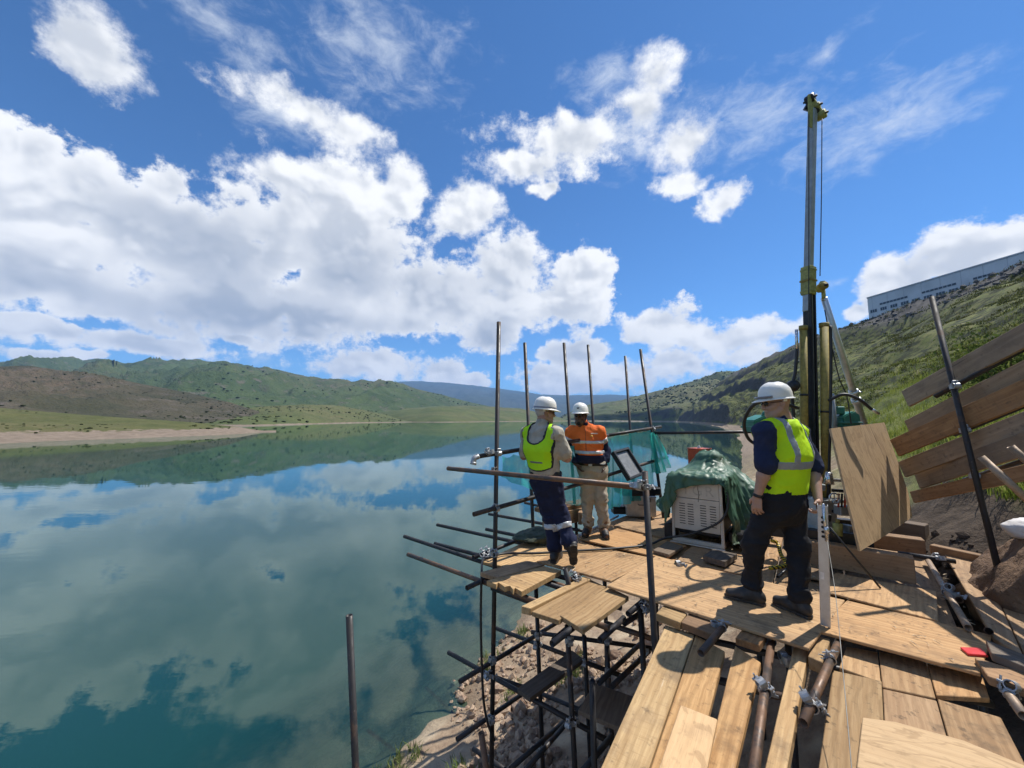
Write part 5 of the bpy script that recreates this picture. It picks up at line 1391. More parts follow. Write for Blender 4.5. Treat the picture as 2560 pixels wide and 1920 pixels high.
bme = rock_mesh("canvas_bundle", (0.30, 0.2, 0.09), 5.7, M_bund, 5, 0.45)
bd_ = obj("canvas_bundle", bme, None, on(1352, 1352, 0.0) + Vector((0, 0, 0.06)), (0, 0, 0.5)); tag(bd_, "crumpled dark green canvas bundle at the left edge of the deck", "canvas bundle")

# ------------------------------------------------------------------ green debris netting
def net_mat(t, b):
    m = t.t; m.nodes.remove(b)
    o = t.coord("Object"); n = t.noise(o, 3.0, 3.0); x, y, z = t.sep(o)
    d = t.node("ShaderNodeBsdfDiffuse"); tr = t.node("ShaderNodeBsdfTranslucent"); cl = t.node("ShaderNodeBsdfTransparent")
    col = t.mix(n.step(0.3, 0.7), (0.06, 0.50, 0.44), (0.09, 0.62, 0.55))
    t.link(col, d.inputs[0]); t.link(col, tr.inputs[0])
    a = t.node("ShaderNodeMixShader"); a.inputs[0].default_value = 0.5; t.link(d.outputs[0], a.inputs[1]); t.link(tr.outputs[0], a.inputs[2])
    weave = t.noise(o, 260.0, 1.0)
    f = t.node("ShaderNodeMixShader"); t.link(weave.step(0.3, 0.7, 0.48, 0.85) + (n - 0.5) * 0.3, f.inputs[0]); t.link(cl.outputs[0], f.inputs[1]); t.link(a.outputs[0], f.inputs[2])
    t.link(f.outputs[0], m.nodes["Material Output"].inputs[0])
M_net = material("green debris net", net_mat)
def net(name, top, bottom, nu, nv, folds, amp, label, seed, sag=0.03):
    """sheet between a top line and a bottom line (lists of points), with folds"""
    T_ = spline(top, nu); B_ = spline(bottom, nu); n = min(len(T_), len(B_)); V_ = []
    for j in range(nv + 1):
        v = j / nv
        for i in range(n):
            u = i / (n - 1); p = T_[i].lerp(B_[i], v)
            w = math.sin(u * folds * 6.28 + seed + 1.2 * math.sin(v * 3 + seed)) * amp * (0.35 + v) + math.sin(u * folds * 15.1 + v * 4 + seed) * amp * 0.3
            tg = (T_[min(i + 1, n - 1)] - T_[max(i - 1, 0)]).normalized(); nr = Vector((tg.y, -tg.x, 0))
            V_.append(p + nr * w + Vector((0, 0, -sag * math.sin(math.pi * ((u * 3) % 1)) * (1 - v))))
    c = T_[n // 2]
    o = obj(name, mesh(name, [x - c for x in V_], grid_faces(nv + 1, n), M_net, True), None, c)
    tag(o, label, "netting", "green nets hung on the scaffold rails"); return o
net("debris_net", [at(1254, 1140, 4.33), at(1300, 1133, 4.6), at(1340, 1126, 4.85)], [at(1252, 1192, 4.33), at(1290, 1210, 4.55), at(1345, 1228, 4.8)], 14, 16, 2, 0.02, "green net hanging on the rail beside the left man's vest", 0.3)
net("debris_net", [at(1340, 1124, 4.9), at(1430, 1109, 5.3), at(1520, 1094, 5.8)], [at(1345, 1236, 4.9), at(1430, 1262, 5.35), at(1520, 1262, 5.85)], 14, 18, 4, 0.03, "green net stretched between the two talking men", 1.7)
net("debris_net", [at(1512, 1094, 5.8), at(1560, 1084, 6.1), at(1628, 1073, 6.55)], [at(1505, 1275, 5.8), at(1560, 1262, 6.15), at(1630, 1240, 6.6)], 14, 18, 5, 0.035, "wide green net right of the man in orange, behind the black case", 2.9)
net("debris_net", [at(1626, 1082, 6.5), at(1630, 1080, 6.42), at(1640, 1083, 6.5)], [at(1634, 1180, 6.45), at(1652, 1183, 6.35), at(1680, 1160, 6.5)], 12, 18, 4, 0.04, "bunched green net tied to the last rail post near the tarpaulin", 4.2)

# ------------------------------------------------------------------ people: bodies and clothes grown from distance fields
class Field:
    def __init__(s, lo, hi, h):
        s.lo = np.array(lo, np.float32); s.h = h
        s.n = np.ceil((np.array(hi) - s.lo) / h).astype(int) + 1
        s.ax = [s.lo[i] + np.arange(s.n[i], dtype=np.float32) * h for i in range(3)]
    def blank(s): return np.full(s.n, 1.0, np.float32)
    def sub(s, lo, hi):
        i0 = np.clip(((np.array(lo) - s.lo) / s.h).astype(int), 0, s.n - 1); i1 = np.clip(((np.array(hi) - s.lo) / s.h).astype(int) + 2, 1, s.n)
        sl = tuple(slice(a, b) for a, b in zip(i0, i1))
        return sl, np.stack(np.meshgrid(*[s.ax[k][sl[k]] for k in range(3)], indexing="ij"), -1)
    def points(s, mask):
        i = np.nonzero(mask); return np.stack([s.ax[k][i[k]] for k in range(3)], -1)
def smin(a, b, k):
    h = np.clip(0.5 + 0.5 * (b - a) / k, 0, 1); return b + (a - b) * h - k * h * (1 - h)
def cone(F_, A, a, b, ra, rb, k=0.03, flat=None, m=0.09):
    """smooth-union a tapering limb; flat = (direction, factor) squeezes it along a direction"""
    a = np.array(a, np.float32); b = np.array(b, np.float32); r = max(ra, rb) + m
    sl, P = F_.sub(np.minimum(a, b) - r, np.maximum(a, b) + r)
    if P.size == 0: return
    ab = b - a; L = float(ab @ ab) + 1e-9
    t = np.clip(((P - a) @ ab) / L, 0, 1); D = P - (a + t[..., None] * ab)
    if flat is not None:
        n = np.array(flat[0], np.float32); n /= np.linalg.norm(n); D = D + n * ((D @ n) * (1 / flat[1] - 1))[..., None]
    d = np.sqrt((D * D).sum(-1)) - (ra + (rb - ra) * t)
    A[sl] = smin(A[sl], d, k)
def ell(F_, A, c, r, R=None, k=0.02, cut=False):
    c = np.array(c, np.float32); r = np.array(r, np.float32); m = float(r.max()) + 0.06
    sl, P = F_.sub(c - m, c + m)
    if P.size == 0: return
    D = P - c
    if R is not None: D = D @ np.array(R, np.float32)
    q = np.sqrt(((D / r) ** 2).sum(-1)); q2 = np.sqrt(((D / (r * r)) ** 2).sum(-1)) + 1e-6
    d = q * (q - 1) / q2
    if cut: A[sl] = -smin(-A[sl], d, k)
    else: A[sl] = smin(A[sl], d, k)
def nets(F_, V):
    """surface nets: a quad mesh of the zero level"""
    ins = V < 0; n = np.array(V.shape) - 1
    c = np.zeros(n, np.int8)
    for dx in (0, 1):
        for dy in (0, 1):
            for dz in (0, 1): c += ins[dx:dx + n[0], dy:dy + n[1], dz:dz + n[2]]
    act = (c > 0) & (c < 8); I = np.argwhere(act)
    idx = np.full(n, -1, np.int64); idx[act] = np.arange(len(I))
    acc = np.zeros((len(I), 3)); cnt = np.zeros(len(I))
    for ax in range(3):
        o1, o2 = [k for k in range(3) if k != ax]
        for p in (0, 1):
            for q in (0, 1):
                A = I.copy(); A[:, o1] += p; A[:, o2] += q; B = A.copy(); B[:, ax] += 1
                va = V[tuple(A.T)]; vb = V[tuple(B.T)]; m = (va < 0) != (vb < 0)
                t = np.where(m, va / np.where(np.abs(va - vb) < 1e-9, 1, va - vb), 0)
                pt = A.astype(float); pt[:, ax] += t
                acc[m] += pt[m]; cnt[m] += 1
    verts = F_.lo + (acc / cnt[:, None]) * F_.h
    faces = []
    for ax in range(3):
        o1, o2 = [(1, 2), (2, 0), (0, 1)][ax]
        sl0 = [slice(None)] * 3; sl1 = [slice(None)] * 3; sl0[ax] = slice(0, -1); sl1[ax] = slice(1, None)
        ch = ins[tuple(sl0)] != ins[tuple(sl1)]; E = np.argwhere(ch)
        ok = (E[:, o1] > 0) & (E[:, o2] > 0) & (E[:, o1] < n[o1]) & (E[:, o2] < n[o2]); E = E[ok]
        def cell(a, b):
            q = E.copy(); q[:, o1] -= a; q[:, o2] -= b; return idx[tuple(q.T)]
        Q = np.stack([cell(1, 1), cell(0, 1), cell(0, 0), cell(1, 0)], -1)
        fl = ~ins[tuple(E.T)]; Q[fl] = Q[fl][:, ::-1]
        faces.append(Q)
    return verts, np.concatenate(faces)
def wrinkle(F_, A, amp, freq, band=0.03, seed=0.0):
    """cloth folds pushed into a field near its surface"""
    m = np.abs(A) < band; P = F_.points(m)
    w = vnoise(*(P.T * np.array([[4.0], [4.0], [3.0]]) + seed)) * 1.6
    q = P * np.array(freq)
    n = fbm(q[:, 0] + w + seed, q[:, 1] + seed, q[:, 2] + w * 1.5, oct=3, ridged=True) - 0.62
    A[m] += (-n * amp).astype(np.float32)
def smooth_obj(name, verts, faces, mat, parent, it=2):
    me = mesh(name, verts, faces, mat, True)
    o = obj(name, me, parent)
    if it:
        m = o.modifiers.new("relax", "SMOOTH"); m.factor = 0.5; m.iterations = it
    return o
def cloth(name, col, var=0.18, weave=420.0, rough=0.85, dirt=0.12, sheen=0.1):
    def fn(t, b):
        o = t.coord("Object"); n = t.noise(o, 9.0, 5.0, 0.6); w = t.noise(o, weave, 1.0); f = t.noise(t.map(o, scale=(1, 1, 0.6)), 16.0, 4.0, 0.6, 0.8, "RIDGED_MULTIFRACTAL")
        c = t.mix(n.step(0.3, 0.7), tuple(v * (1 - var) for v in col), tuple(min(1.0, v * (1 + var * 0.5)) for v in col))
        c = t.mix(t.noise(o, 3.5, 4.0).step(0.55, 0.75) * dirt, c, (0.18, 0.14, 0.10))
        setp(t, b, c, rough, 0.0, t.bump(f * 0.8 + w * 0.12, 0.55, 0.010), 0.25)
    return material(name, fn)
def skin(name, col):
    def fn(t, b):
        o = t.coord("Object"); n = t.noise(o, 14.0, 5.0, 0.6); n2 = t.noise(o, 140.0, 2.0)
        c = t.mix(n.step(0.3, 0.7), tuple(v * 0.85 for v in col), col)
        c = t.mix(n.step(0.6, 0.8) * 0.35, c, (col[0] * 0.95, col[1] * 0.72, col[2] * 0.68))
        setp(t, b, c, 0.5, 0.0, t.bump(n2, 0.15, 0.001), 0.4)
        b.inputs["Subsurface Weight"].default_value = 0.06; b.inputs["Subsurface Radius"].default_value = (0.01, 0.004, 0.002); b.inputs["Subsurface Scale"].default_value = 0.5
    return material(name, fn)
M_band = plain("reflective tape", (0.52, 0.53, 0.54), 0.35, 0.25, 0.10, 40.0, 0.1, 0.001)
M_helm = plain("white helmet shell", (0.80, 0.78, 0.72), 0.28, 0.0, 0.03, 6.0, 0.02, 0.001, dirt=(0.62, 0.58, 0.50))
M_lens = plain("dark lens", (0.012, 0.012, 0.014), 0.08, 0.0, 0.1, 3.0)
M_boot = plain("black boot leather", (0.022, 0.021, 0.021), 0.55, 0.0, 0.35, 26.0, 0.3, 0.002, dirt=(0.10, 0.08, 0.06))
M_bootb = plain("brown boot leather", (0.17, 0.085, 0.04), 0.6, 0.0, 0.3, 26.0, 0.3, 0.002)
M_sole = plain("rubber sole", (0.045, 0.037, 0.03), 0.8, 0.0, 0.3, 40.0, 0.5, 0.004, dirt=(0.13, 0.10, 0.07))
M_strap = plain("black strap", (0.014, 0.014, 0.015), 0.6)

def rot_of(fwd, up=(0, 0, 1)):
    """columns: right, forward, up"""
    f = Vector(fwd).normalized(); r = f.cross(Vector(up)).normalized(); u = r.cross(f)
    return Matrix((r, f, u)).transposed()
def head_mesh(R, c, beard=False):
    Fh = Field((-0.125, -0.155, -0.215), (0.125, 0.155, 0.165), 0.0045); A = Fh.blank()
    ell(Fh, A, (0, -0.012, 0.035), (0.078, 0.098, 0.094), k=0.02)
    ell(Fh, A, (0, 0.030, -0.045), (0.060, 0.066, 0.080), k=0.03)
    cone(Fh, A, (-0.030, 0.060, -0.088), (0.030, 0.060, -0.088), 0.028, 0.028, 0.03)
    cone(Fh, A, (0, 0.074, -0.096), (0, 0.078, -0.098), 0.020, 0.020, 0.02)
    for s in (-1, 1):
        cone(Fh, A, (s * 0.048, 0.058, -0.018), (s * 0.030, 0.078, -0.026), 0.020, 0.016, 0.025)
        cone(Fh, A, (s * 0.060, 0.0, -0.05), (s * 0.034, 0.055, -0.09), 0.020, 0.018, 0.025)
        cone(Fh, A, (s * 0.014, 0.093, 0.034), (s * 0.046, 0.078, 0.036), 0.009, 0.009, 0.016)
        ell(Fh, A, (s * 0.031, 0.099, 0.014), (0.018, 0.015, 0.012), k=0.014, cut=True)
        ell(Fh, A, (s * 0.031, 0.080, 0.014), (0.013, 0.013, 0.012), k=0.004)
        ell(Fh, A, (s * 0.080, -0.008, -0.004), (0.011, 0.021, 0.033), np.array(Matrix.Rotation(s * 0.35, 3, "Z")), k=0.008)
        ell(Fh, A, (s * 0.091, -0.004, -0.002), (0.006, 0.011, 0.019), k=0.006, cut=True)
        ell(Fh, A, (s * 0.011, 0.104, -0.026), (0.010, 0.010, 0.008), k=0.008)
    cone(Fh, A, (0, 0.092, 0.022), (0, 0.113, -0.020), 0.009, 0.013, 0.012)
    ell(Fh, A, (0, 0.090, -0.056), (0.025, 0.012, 0.007), k=0.008); ell(Fh, A, (0, 0.088, -0.068), (0.020, 0.012, 0.008), k=0.008)
    ell(Fh, A, (0, 0.106, -0.0615), (0.022, 0.008, 0.0022), k=0.003, cut=True)
    cone(Fh, A, (0, -0.022, -0.05), (0, -0.045, -0.20), 0.056, 0.062, 0.035)
    v, f = nets(Fh, A); m = np.array(R); return v @ m.T + np.array(c), f
def beard_mesh(R, c):
    Fh = Field((-0.10, -0.06, -0.15), (0.10, 0.14, 0.02), 0.005); A = Fh.blank()
    ell(Fh, A, (0, 0.034, -0.058), (0.064, 0.064, 0.066), k=0.02); cone(Fh, A, (0, 0.074, -0.098), (0, 0.078, -0.10), 0.026, 0.026, 0.02)
    P = np.stack(np.meshgrid(*Fh.ax, indexing="ij"), -1)
    A = np.maximum(A, P[..., 2] + 0.030); v, f = nets(Fh, A); return v @ np.array(R).T + np.array(c), f
def hair_mesh(R, c, low=-0.05):
    Fh = Field((-0.12, -0.15, -0.12), (0.12, 0.12, 0.15), 0.006); A = Fh.blank()
    ell(Fh, A, (0, -0.016, 0.03), (0.082, 0.100, 0.097), k=0.02)
    P = np.stack(np.meshgrid(*Fh.ax, indexing="ij"), -1)
    A = np.maximum(A, np.maximum(P[..., 1] * 0.9 + P[..., 2] * -0.35 - 0.012, low - P[..., 2] - 0.02)); v, f = nets(Fh, A); return v @ np.array(R).T + np.array(c), f
def hand_mesh(R, wrist, curl=0.5, side=1, spread=0.12):
    """R columns: across the palm towards the thumb, palm normal, fingers"""
    Fh = Field((-0.075, -0.11, -0.03), (0.085, 0.05, 0.215), 0.0038); A = Fh.blank()
    cone(Fh, A, (0, 0, -0.03), (0, 0, 0.02), 0.027, 0.026, 0.02, ((0, 1, 0), 0.72))
    cone(Fh, A, (0.012, 0, 0.03), (0.016, 0, 0.085), 0.026, 0.022, 0.02, ((0, 1, 0), 0.55)); cone(Fh, A, (-0.016, 0, 0.03), (-0.022, 0, 0.08), 0.022, 0.020, 0.02, ((0, 1, 0), 0.55))
    for k, (x, L) in enumerate(((0.033, 0.074), (0.012, 0.082), (-0.009, 0.077), (-0.029, 0.060))):
        p = np.array([x, 0.0, 0.090 - 0.004 * abs(k - 1.2)]); a = curl * (0.55 + 0.22 * k); sx = (1.3 - k) * -spread * -0.35
        for j, (fr, r0, r1) in enumerate(((0.46, 0.0098, 0.0088), (0.30, 0.0088, 0.008), (0.24, 0.008, 0.0066))):
            q = p + np.array([sx * L * fr, -math.sin(a) * L * fr, math.cos(a) * L * fr]); cone(Fh, A, p, q, r0, r1, 0.006, m=0.03); p = q; a += curl * 0.85
    p = np.array([0.028, -0.006, 0.022]); a = np.array([0.75, -0.35, 0.60]); a /= np.linalg.norm(a)
    q = p + a * 0.042; cone(Fh, A, p, q, 0.0155, 0.0115, 0.014, m=0.04); b = np.array([0.30, -0.45, 0.85]); b /= np.linalg.norm(b); cone(Fh, A, q, q + b * 0.036, 0.0112, 0.0085, 0.007, m=0.03)
    v, f = nets(Fh, A); v[:, 0] *= side
    if side < 0: f = f[:, ::-1]
    return v @ np.array(R).T + np.array(wrist), f
def helmet(parent, R, c, tilt=0.06, band=None, goggles=False, badge=False):
    M = Matrix.Translation(c) @ R.to_4x4() @ Matrix.Translation((0, 0.0, 0.045)) @ Matrix.Rotation(tilt, 4, "X")
    bm = bmesh.new(); n = 36; rings = []
    prof = [(1.0, 0.0), (0.995, 0.02), (0.97, 0.05), (0.90, 0.082), (0.76, 0.108), (0.55, 0.127), (0.30, 0.138), (0.0, 0.141)]
    for (r, z) in prof:
        if r == 0: rings.append([bm.verts.new(M @ Vector((0, -0.004, z)))]); continue
        R_ = []
        for i in range(n):
            q = 2 * math.pi * i / n; x = math.cos(q) * 0.108 * r; y = math.sin(q) * 0.132 * r - 0.004
            ridge_ = 0.006 * max(0, 1 - abs(x) / 0.03) * (z > 0.03)
            R_.append(bm.verts.new(M @ Vector((x, y, z + ridge_))))
        rings.append(R_)
    for a, b in zip(rings, rings[1:]):
        for i in range(n):
            j = (i + 1) % n
            if len(b) == 1: bm.faces.new((a[i], a[j], b[0]))
            else: bm.faces.new((a[i], a[j], b[j], b[i]))
    shell = bm_obj("helmet", bm, M_helm, parent, True)
    bm = bmesh.new(); A, B, Cc, Dd = [], [], [], []
    for i in range(n):
        q = 2 * math.pi * i / n; cx, sy = math.cos(q), math.sin(q)
        out = 0.016 + 0.040 * max(0, sy) ** 3; drop = -0.010 - 0.012 * max(0, sy) ** 3
        ix, iy = cx * 0.108, sy * 0.132 - 0.004; ox, oy = cx * (0.108 + out * 0.9), sy * (0.132 + out) - 0.004
        A.append(bm.verts.new(M @ Vector((ix, iy, 0.004)))); B.append(bm.verts.new(M @ Vector((ox, oy, drop + 0.004)))); Cc.append(bm.verts.new(M @ Vector((ox, oy, drop)))); Dd.append(bm.verts.new(M @ Vector((ix * 0.97, iy * 0.97, -0.002))))
    for i in range(n):
        j = (i + 1) % n
        for P_, Q_ in ((A, B), (B, Cc), (Cc, Dd)): bm.faces.new((P_[i], P_[j], Q_[j], Q_[i]))
    bm_obj("brim", bm, M_helm, shell, True)
    if band:
        bm = bmesh.new(); ra = []; rb = []
        for i in range(n):
            q = 2 * math.pi * i / n
            ra.append(bm.verts.new(M @ Vector((math.cos(q) * 0.1105, math.sin(q) * 0.1345 - 0.004, 0.008)))); rb.append(bm.verts.new(M @ Vector((math.cos(q) * 0.110, math.sin(q) * 0.134 - 0.004, 0.024))))
        for i in range(n): j = (i + 1) % n; bm.faces.new((ra[i], ra[j], rb[j], rb[i]))
        bm_obj("helmet_band", bm, band, shell, True)
    if badge:
        bm = bmesh.new(); add_lathe(bm, [(0.0, 0.004), (0.016, 0.004), (0.018, 0.0)], 16, M @ Matrix.Translation((0, 0.118, 0.062)) @ Matrix.Rotation(-1.0, 4, "X")); bm_obj("badge", bm, M_strap, shell, True)
    if goggles:
        bm = bmesh.new(); pts = [M @ Vector((math.cos(q) * 0.122, math.sin(q) * 0.150 - 0.004, 0.016)) for q in np.linspace(0.55, 2.6, 14)]
        add_path(bm, pts, 0.010, 8); bm_obj("goggles", bm, plain("smoked goggle plastic", (0.22, 0.2, 0.19), 0.15), shell, True)
    # chin side clip
    for s in (-1, 1):
        bm = bmesh.new(); add_box(bm, (0.010, 0.03, 0.035), M, 0.003, (s * 0.088, -0.03, -0.012)); bm_obj("harness_clip", bm, M_helm, shell)
    return shell
def sunglasses(parent, R, c):
    M = Matrix.Translation(c) @ R.to_4x4(); bm = bmesh.new()
    for s in (-1, 1):
        add_lathe(bm, [(0.0, 0.004), (0.024, 0.003), (0.025, -0.002), (0.0, -0.003)], 16, M @ Matrix.Translation((s * 0.033, 0.103 - 0.005, 0.012)) @ Matrix.Rotation(s * -0.32, 4, "Z") @ Matrix.Rotation(-math.pi / 2, 4, "X"), 1.0, 0.74)
    g = bm_obj("sunglasses", bm, M_lens, parent, True)
    bm = bmesh.new()
    for s in (-1, 1): add_path(bm, [M @ Vector(p) for p in ((s * 0.056, 0.086, 0.018), (s * 0.078, 0.05, 0.018), (s * 0.086, 0.0, 0.016), (s * 0.083, -0.02, 0.004))], 0.003, 6)
    add_path(bm, [M @ Vector(p) for p in ((-0.012, 0.108, 0.016), (0, 0.111, 0.018), (0.012, 0.108, 0.016))], 0.003, 6)
    bm_obj("temple_arms", bm, M_strap, g, True)
def boot(parent, heel, toe, ankle, up, mat, mat2=None, shaft=0.10):
    """heel and toe: points on the sole line; up: direction away from the sole"""
    heel, toe, ankle = Vector(heel), Vector(toe), Vector(ankle); f = (toe - heel).normalized(); u = Vector(up); u = (u - f * u.dot(f)).normalized(); r = f.cross(u)
    R = Matrix((r, f, u)).transposed(); L = (toe - heel).length
    Fh = Field((-0.09, -0.07, -0.05), (0.09, L + 0.07, 0.30), 0.0062)
    A = Fh.blank(); loc = R.inverted() @ (ankle - heel); sh = Vector((0, 0.02, 0.10)); top = loc + (loc - sh) * 0.0 + Vector((0, 0, 0))
    cone(Fh, A, (0, 0.012, 0.045), (0, L * 0.45, 0.050), 0.042, 0.045, 0.03); cone(Fh, A, (0, L * 0.45, 0.048), (0, L - 0.035, 0.036), 0.047, 0.038, 0.03)
    cone(Fh, A, (0, 0.025, 0.07), tuple(loc * 1.0 + Vector((0, 0, 0.0)) + (loc - Vector((0, 0.03, 0.05))).normalized() * shaft * 0.6), 0.046, 0.056, 0.035); cone(Fh, A, (0, 0.05, 0.10), (0, L * 0.55, 0.062), 0.040, 0.035, 0.03)
    P = np.stack(np.meshgrid(*Fh.ax, indexing="ij"), -1); A = np.maximum(A, 0.016 - P[..., 2])
    wrinkle(Fh, A, 0.005, (14, 22, 22)); v, fc = nets(Fh, A); v = v @ np.array(R).T + np.array(heel)
    b = smooth_obj("boot", v, fc, mat, parent, 1)
    bm = bmesh.new(); prof = [(-0.036, -0.02), (-0.040, 0.05), (-0.032, L * 0.42), (-0.046, L * 0.72), (-0.036, L - 0.012), (0.0, L + 0.012), (0.036, L - 0.012), (0.046, L * 0.72), (0.032, L * 0.42), (0.040, 0.05), (0.036, -0.02), (0.0, -0.032)]
    add_prism(bm, prof, 0.0, 0.020, Matrix.Translation(heel) @ R.to_4x4())
    for k in range(8):
        y = 0.0 + k * (L - 0.02) / 7.0
        if abs(y - L * 0.42) < 0.03: continue
        add_box(bm, (0.062, 0.013, 0.007), Matrix.Translation(heel) @ R.to_4x4(), 0.0, (0, y, -0.0025))
    bm_obj("sole", bm, M_sole, b)
    if mat2:
        A2 = A - 0.0022; A2 = np.maximum(A2, np.minimum(P[..., 1] - L * 0.99, 9)); A2 = np.maximum(A2, (L * 0.62 - P[..., 1])); v, fc = nets(Fh, A2); v = v @ np.array(R).T + np.array(heel); smooth_obj("toe_cap", v, fc, mat2, b, 1)
        for k in range(4):
            bm = bmesh.new(); y = 0.06 + k * 0.022; z = 0.135 - k * 0.016
            add_path(bm, [Vector(heel) + R @ Vector(p) for p in ((-0.022, y + 0.012, z), (0, y + 0.025, z + 0.008), (0.022, y + 0.012, z))], 0.0032, 6); bm_obj("lace", bm, M_strap, b, True)
    return b

def torso_prims(F_, A, J, off, st):
    """pelvis to shoulders; flat across the facing direction"""
    fw = np.array(J["facing"]); pel, ch, nk = (np.array(J[k]) for k in ("pelvis", "chest", "neck"))
    sL, sR = np.array(J["shoulderL"]), np.array(J["shoulderR"]); hw = st.get("girth", 1.0)
    waist = pel * 0.55 + ch * 0.45; rt = (sR - sL) / np.linalg.norm(sR - sL)
    fl = (tuple(fw), st.get("flat", 0.70))
    cone(F_, A, pel, waist, (0.165 * hw) + off, 0.158 * hw + off, 0.05, fl, 0.12)
    cone(F_, A, waist, ch, 0.158 * hw + off, 0.178 * hw + off, 0.05, fl, 0.12)
    cone(F_, A, ch, ch * 0.35 + nk * 0.65, 0.178 * hw + off, 0.125 + off, 0.06, fl, 0.12)
    if st.get("belly"): ell(F_, A, waist + fw * 0.03, (0.155 + off, 0.155 + off, 0.16 + off), k=0.06)
    a = nk - np.array([0, 0, 0.075])
    for s in (sL, sR): cone(F_, A, a, s - (s - a) * 0.06, 0.072 + off, 0.070 + off, 0.05)
    cone(F_, A, ch - rt * 0.08 + fw * -0.03, nk - np.array([0, 0, 0.09]) - fw * 0.035, 0.10 + off, 0.06 + off, 0.05); cone(F_, A, ch + rt * 0.08 + fw * -0.03, nk - np.array([0, 0, 0.09]) - fw * 0.035, 0.10 + off, 0.06 + off, 0.05)

def person(J, st, label, origin):
    root = empty("person", origin); tag(root, label, "person")
    lo, hi = st["lo"], st["hi"]; h = st.get("h", 0.0085); F_ = Field(lo, hi, h)
    J = {k: (np.array(v, float) if not isinstance(v, str) else v) for k, v in J.items()}
    RH = rot_of(J["look"]); hc = Vector(J["head"])
    # --- body: one continuous skin
    B = F_.blank(); torso_prims(F_, B, J, -0.02, st)
    for s in "LR":
        sh, e, w = J["shoulder" + s], J["elbow" + s], J["wrist" + s]
        cone(F_, B, sh, e, 0.050, 0.044, 0.03); cone(F_, B, e, e * 0.72 + w * 0.28, 0.043, 0.047, 0.02); cone(F_, B, e * 0.72 + w * 0.28, w, 0.046, 0.029, 0.02)
        cone(F_, B, J["hip" + s], J["knee" + s], 0.075, 0.052, 0.04); cone(F_, B, J["knee" + s], J["ankle" + s], 0.05, 0.036, 0.03)
    cone(F_, B, J["neck"] - np.array([0, 0, 0.08]), np.array(hc) * 0.55 + J["neck"] * 0.45, 0.066, 0.056, 0.03)
    v, f = nets(F_, B); V, Fc = [v], [f]; n = len(v)
    hv, hf = head_mesh(RH, hc); V.append(hv); Fc.append(hf + n); n += len(hv)
    for s in "LR":
        hd = J["hand" + s]; pn = Vector(J["palm" + s]); z = Vector(hd).normalized(); y = -pn; y = (y - z * y.dot(z)).normalized(); x = y.cross(z)
        th = J["thumb" + s]; side = 1 if x.dot(Vector(th)) > 0 else -1
        v, f = hand_mesh(Matrix((x, y, z)).transposed(), J["wrist" + s], float(st.get("curl" + s, 0.5)), side); V.append(v); Fc.append(f + n); n += len(v)
    smooth_obj("body", np.concatenate(V), np.concatenate(Fc), st["skin"], root, 1)
    helmet(root, RH, hc, st.get("tilt", 0.06), st.get("band"), st.get("goggles", False), st.get("badge", False)); sunglasses(root, RH, hc)
    if "hair" in st: v, f = hair_mesh(RH, hc); smooth_obj("hair", v, f, st["hair"], root, 1)
    if "beard" in st: v, f = beard_mesh(RH, hc); smooth_obj("beard", v, f, st["beard"], root, 1)
    # --- trousers
    Tr = F_.blank(); fl = (tuple(J["facing"]), 0.82)
    cone(F_, Tr, J["pelvis"] + np.array([0, 0, st.get("waist", 0.06)]), J["pelvis"] - np.array([0, 0, 0.02]), 0.172 * st.get("girth", 1.0), 0.182 * st.get("girth", 1.0), 0.05, (tuple(J["facing"]), 0.72), 0.12)
    for s in "LR":
        hp, kn, an = J["hip" + s], J["knee" + s], J["ankle" + s]
        cone(F_, Tr, hp, kn, 0.108, 0.080, 0.05, None, 0.1); cone(F_, Tr, kn, an + np.array([0, 0, 0.05]), 0.079, st.get("cuff", 0.070), 0.03)
        cone(F_, Tr, kn, kn + (hp - kn) * 0.1, 0.083, 0.083, 0.03)
        cone(F_, Tr, an + np.array([0, 0, 0.07]), an + np.array([0, 0, 0.045]), st.get("cuff", 0.070) + 0.008, st.get("cuff", 0.070) + 0.012, 0.015)
    wrinkle(F_, Tr, st.get("twr", 0.036), (7.0, 7.0, 12.0), 0.04, st.get("seed", 0.0))
    zg = F_.ax[2][None, None, :]; Tr = np.maximum(Tr, np.float32(st.get("cutz", 0.075)) - zg)
    v, f = nets(F_, Tr); tr = smooth_obj("trousers", v, f, st["trousers"], root, 2)
    if "legbands" in st:
        for (j0, j1, t0, t1) in st["legbands"]:
            a = J[j0] * (1 - t0) + J[j1] * t0; b = J[j0] * (1 - t1) + J[j1] * t1; d = (b - a); L = np.linalg.norm(d); d /= L
            sl, P = F_.sub(np.minimum(a, b) - 0.14, np.maximum(a, b) + 0.14); t = (P - a) @ d; Bd = F_.blank()
            rad = np.linalg.norm((P - a) - t[..., None] * d, axis=-1)
            Bd[sl] = np.maximum(np.maximum(Tr[sl] - 0.004, np.maximum(-t, t - L)), rad - 0.13); v, f = nets(F_, Bd)
            if len(v): smooth_obj("reflective_band", v, f, M_band, tr, 1)
    # belt
    if "belt" in st:
        z0 = float(J["pelvis"][2]) + st["belt"]; Bt_ = np.maximum(Tr - 0.006, np.abs(zg - z0) - 0.020); 
        v, f = nets(F_, Bt_); smooth_obj("belt", v, f, M_strap, tr, 1)
        if "buckle" in st:
            bm = bmesh.new(); add_box(bm, (0.05, 0.012, 0.036), Matrix.Translation(Vector(J["pelvis"] + J["facing"] * st["buckle"]) + Vector((0, 0, st["belt"]))) @ Matrix.Rotation(math.atan2(J["facing"][1], J["facing"][0]) - math.pi / 2, 4, "Z"), 0.004); bm_obj("belt_buckle", bm, M_alu, tr)
    # --- shirt
    Sh = F_.blank(); torso_prims(F_, Sh, J, 0.010, st)
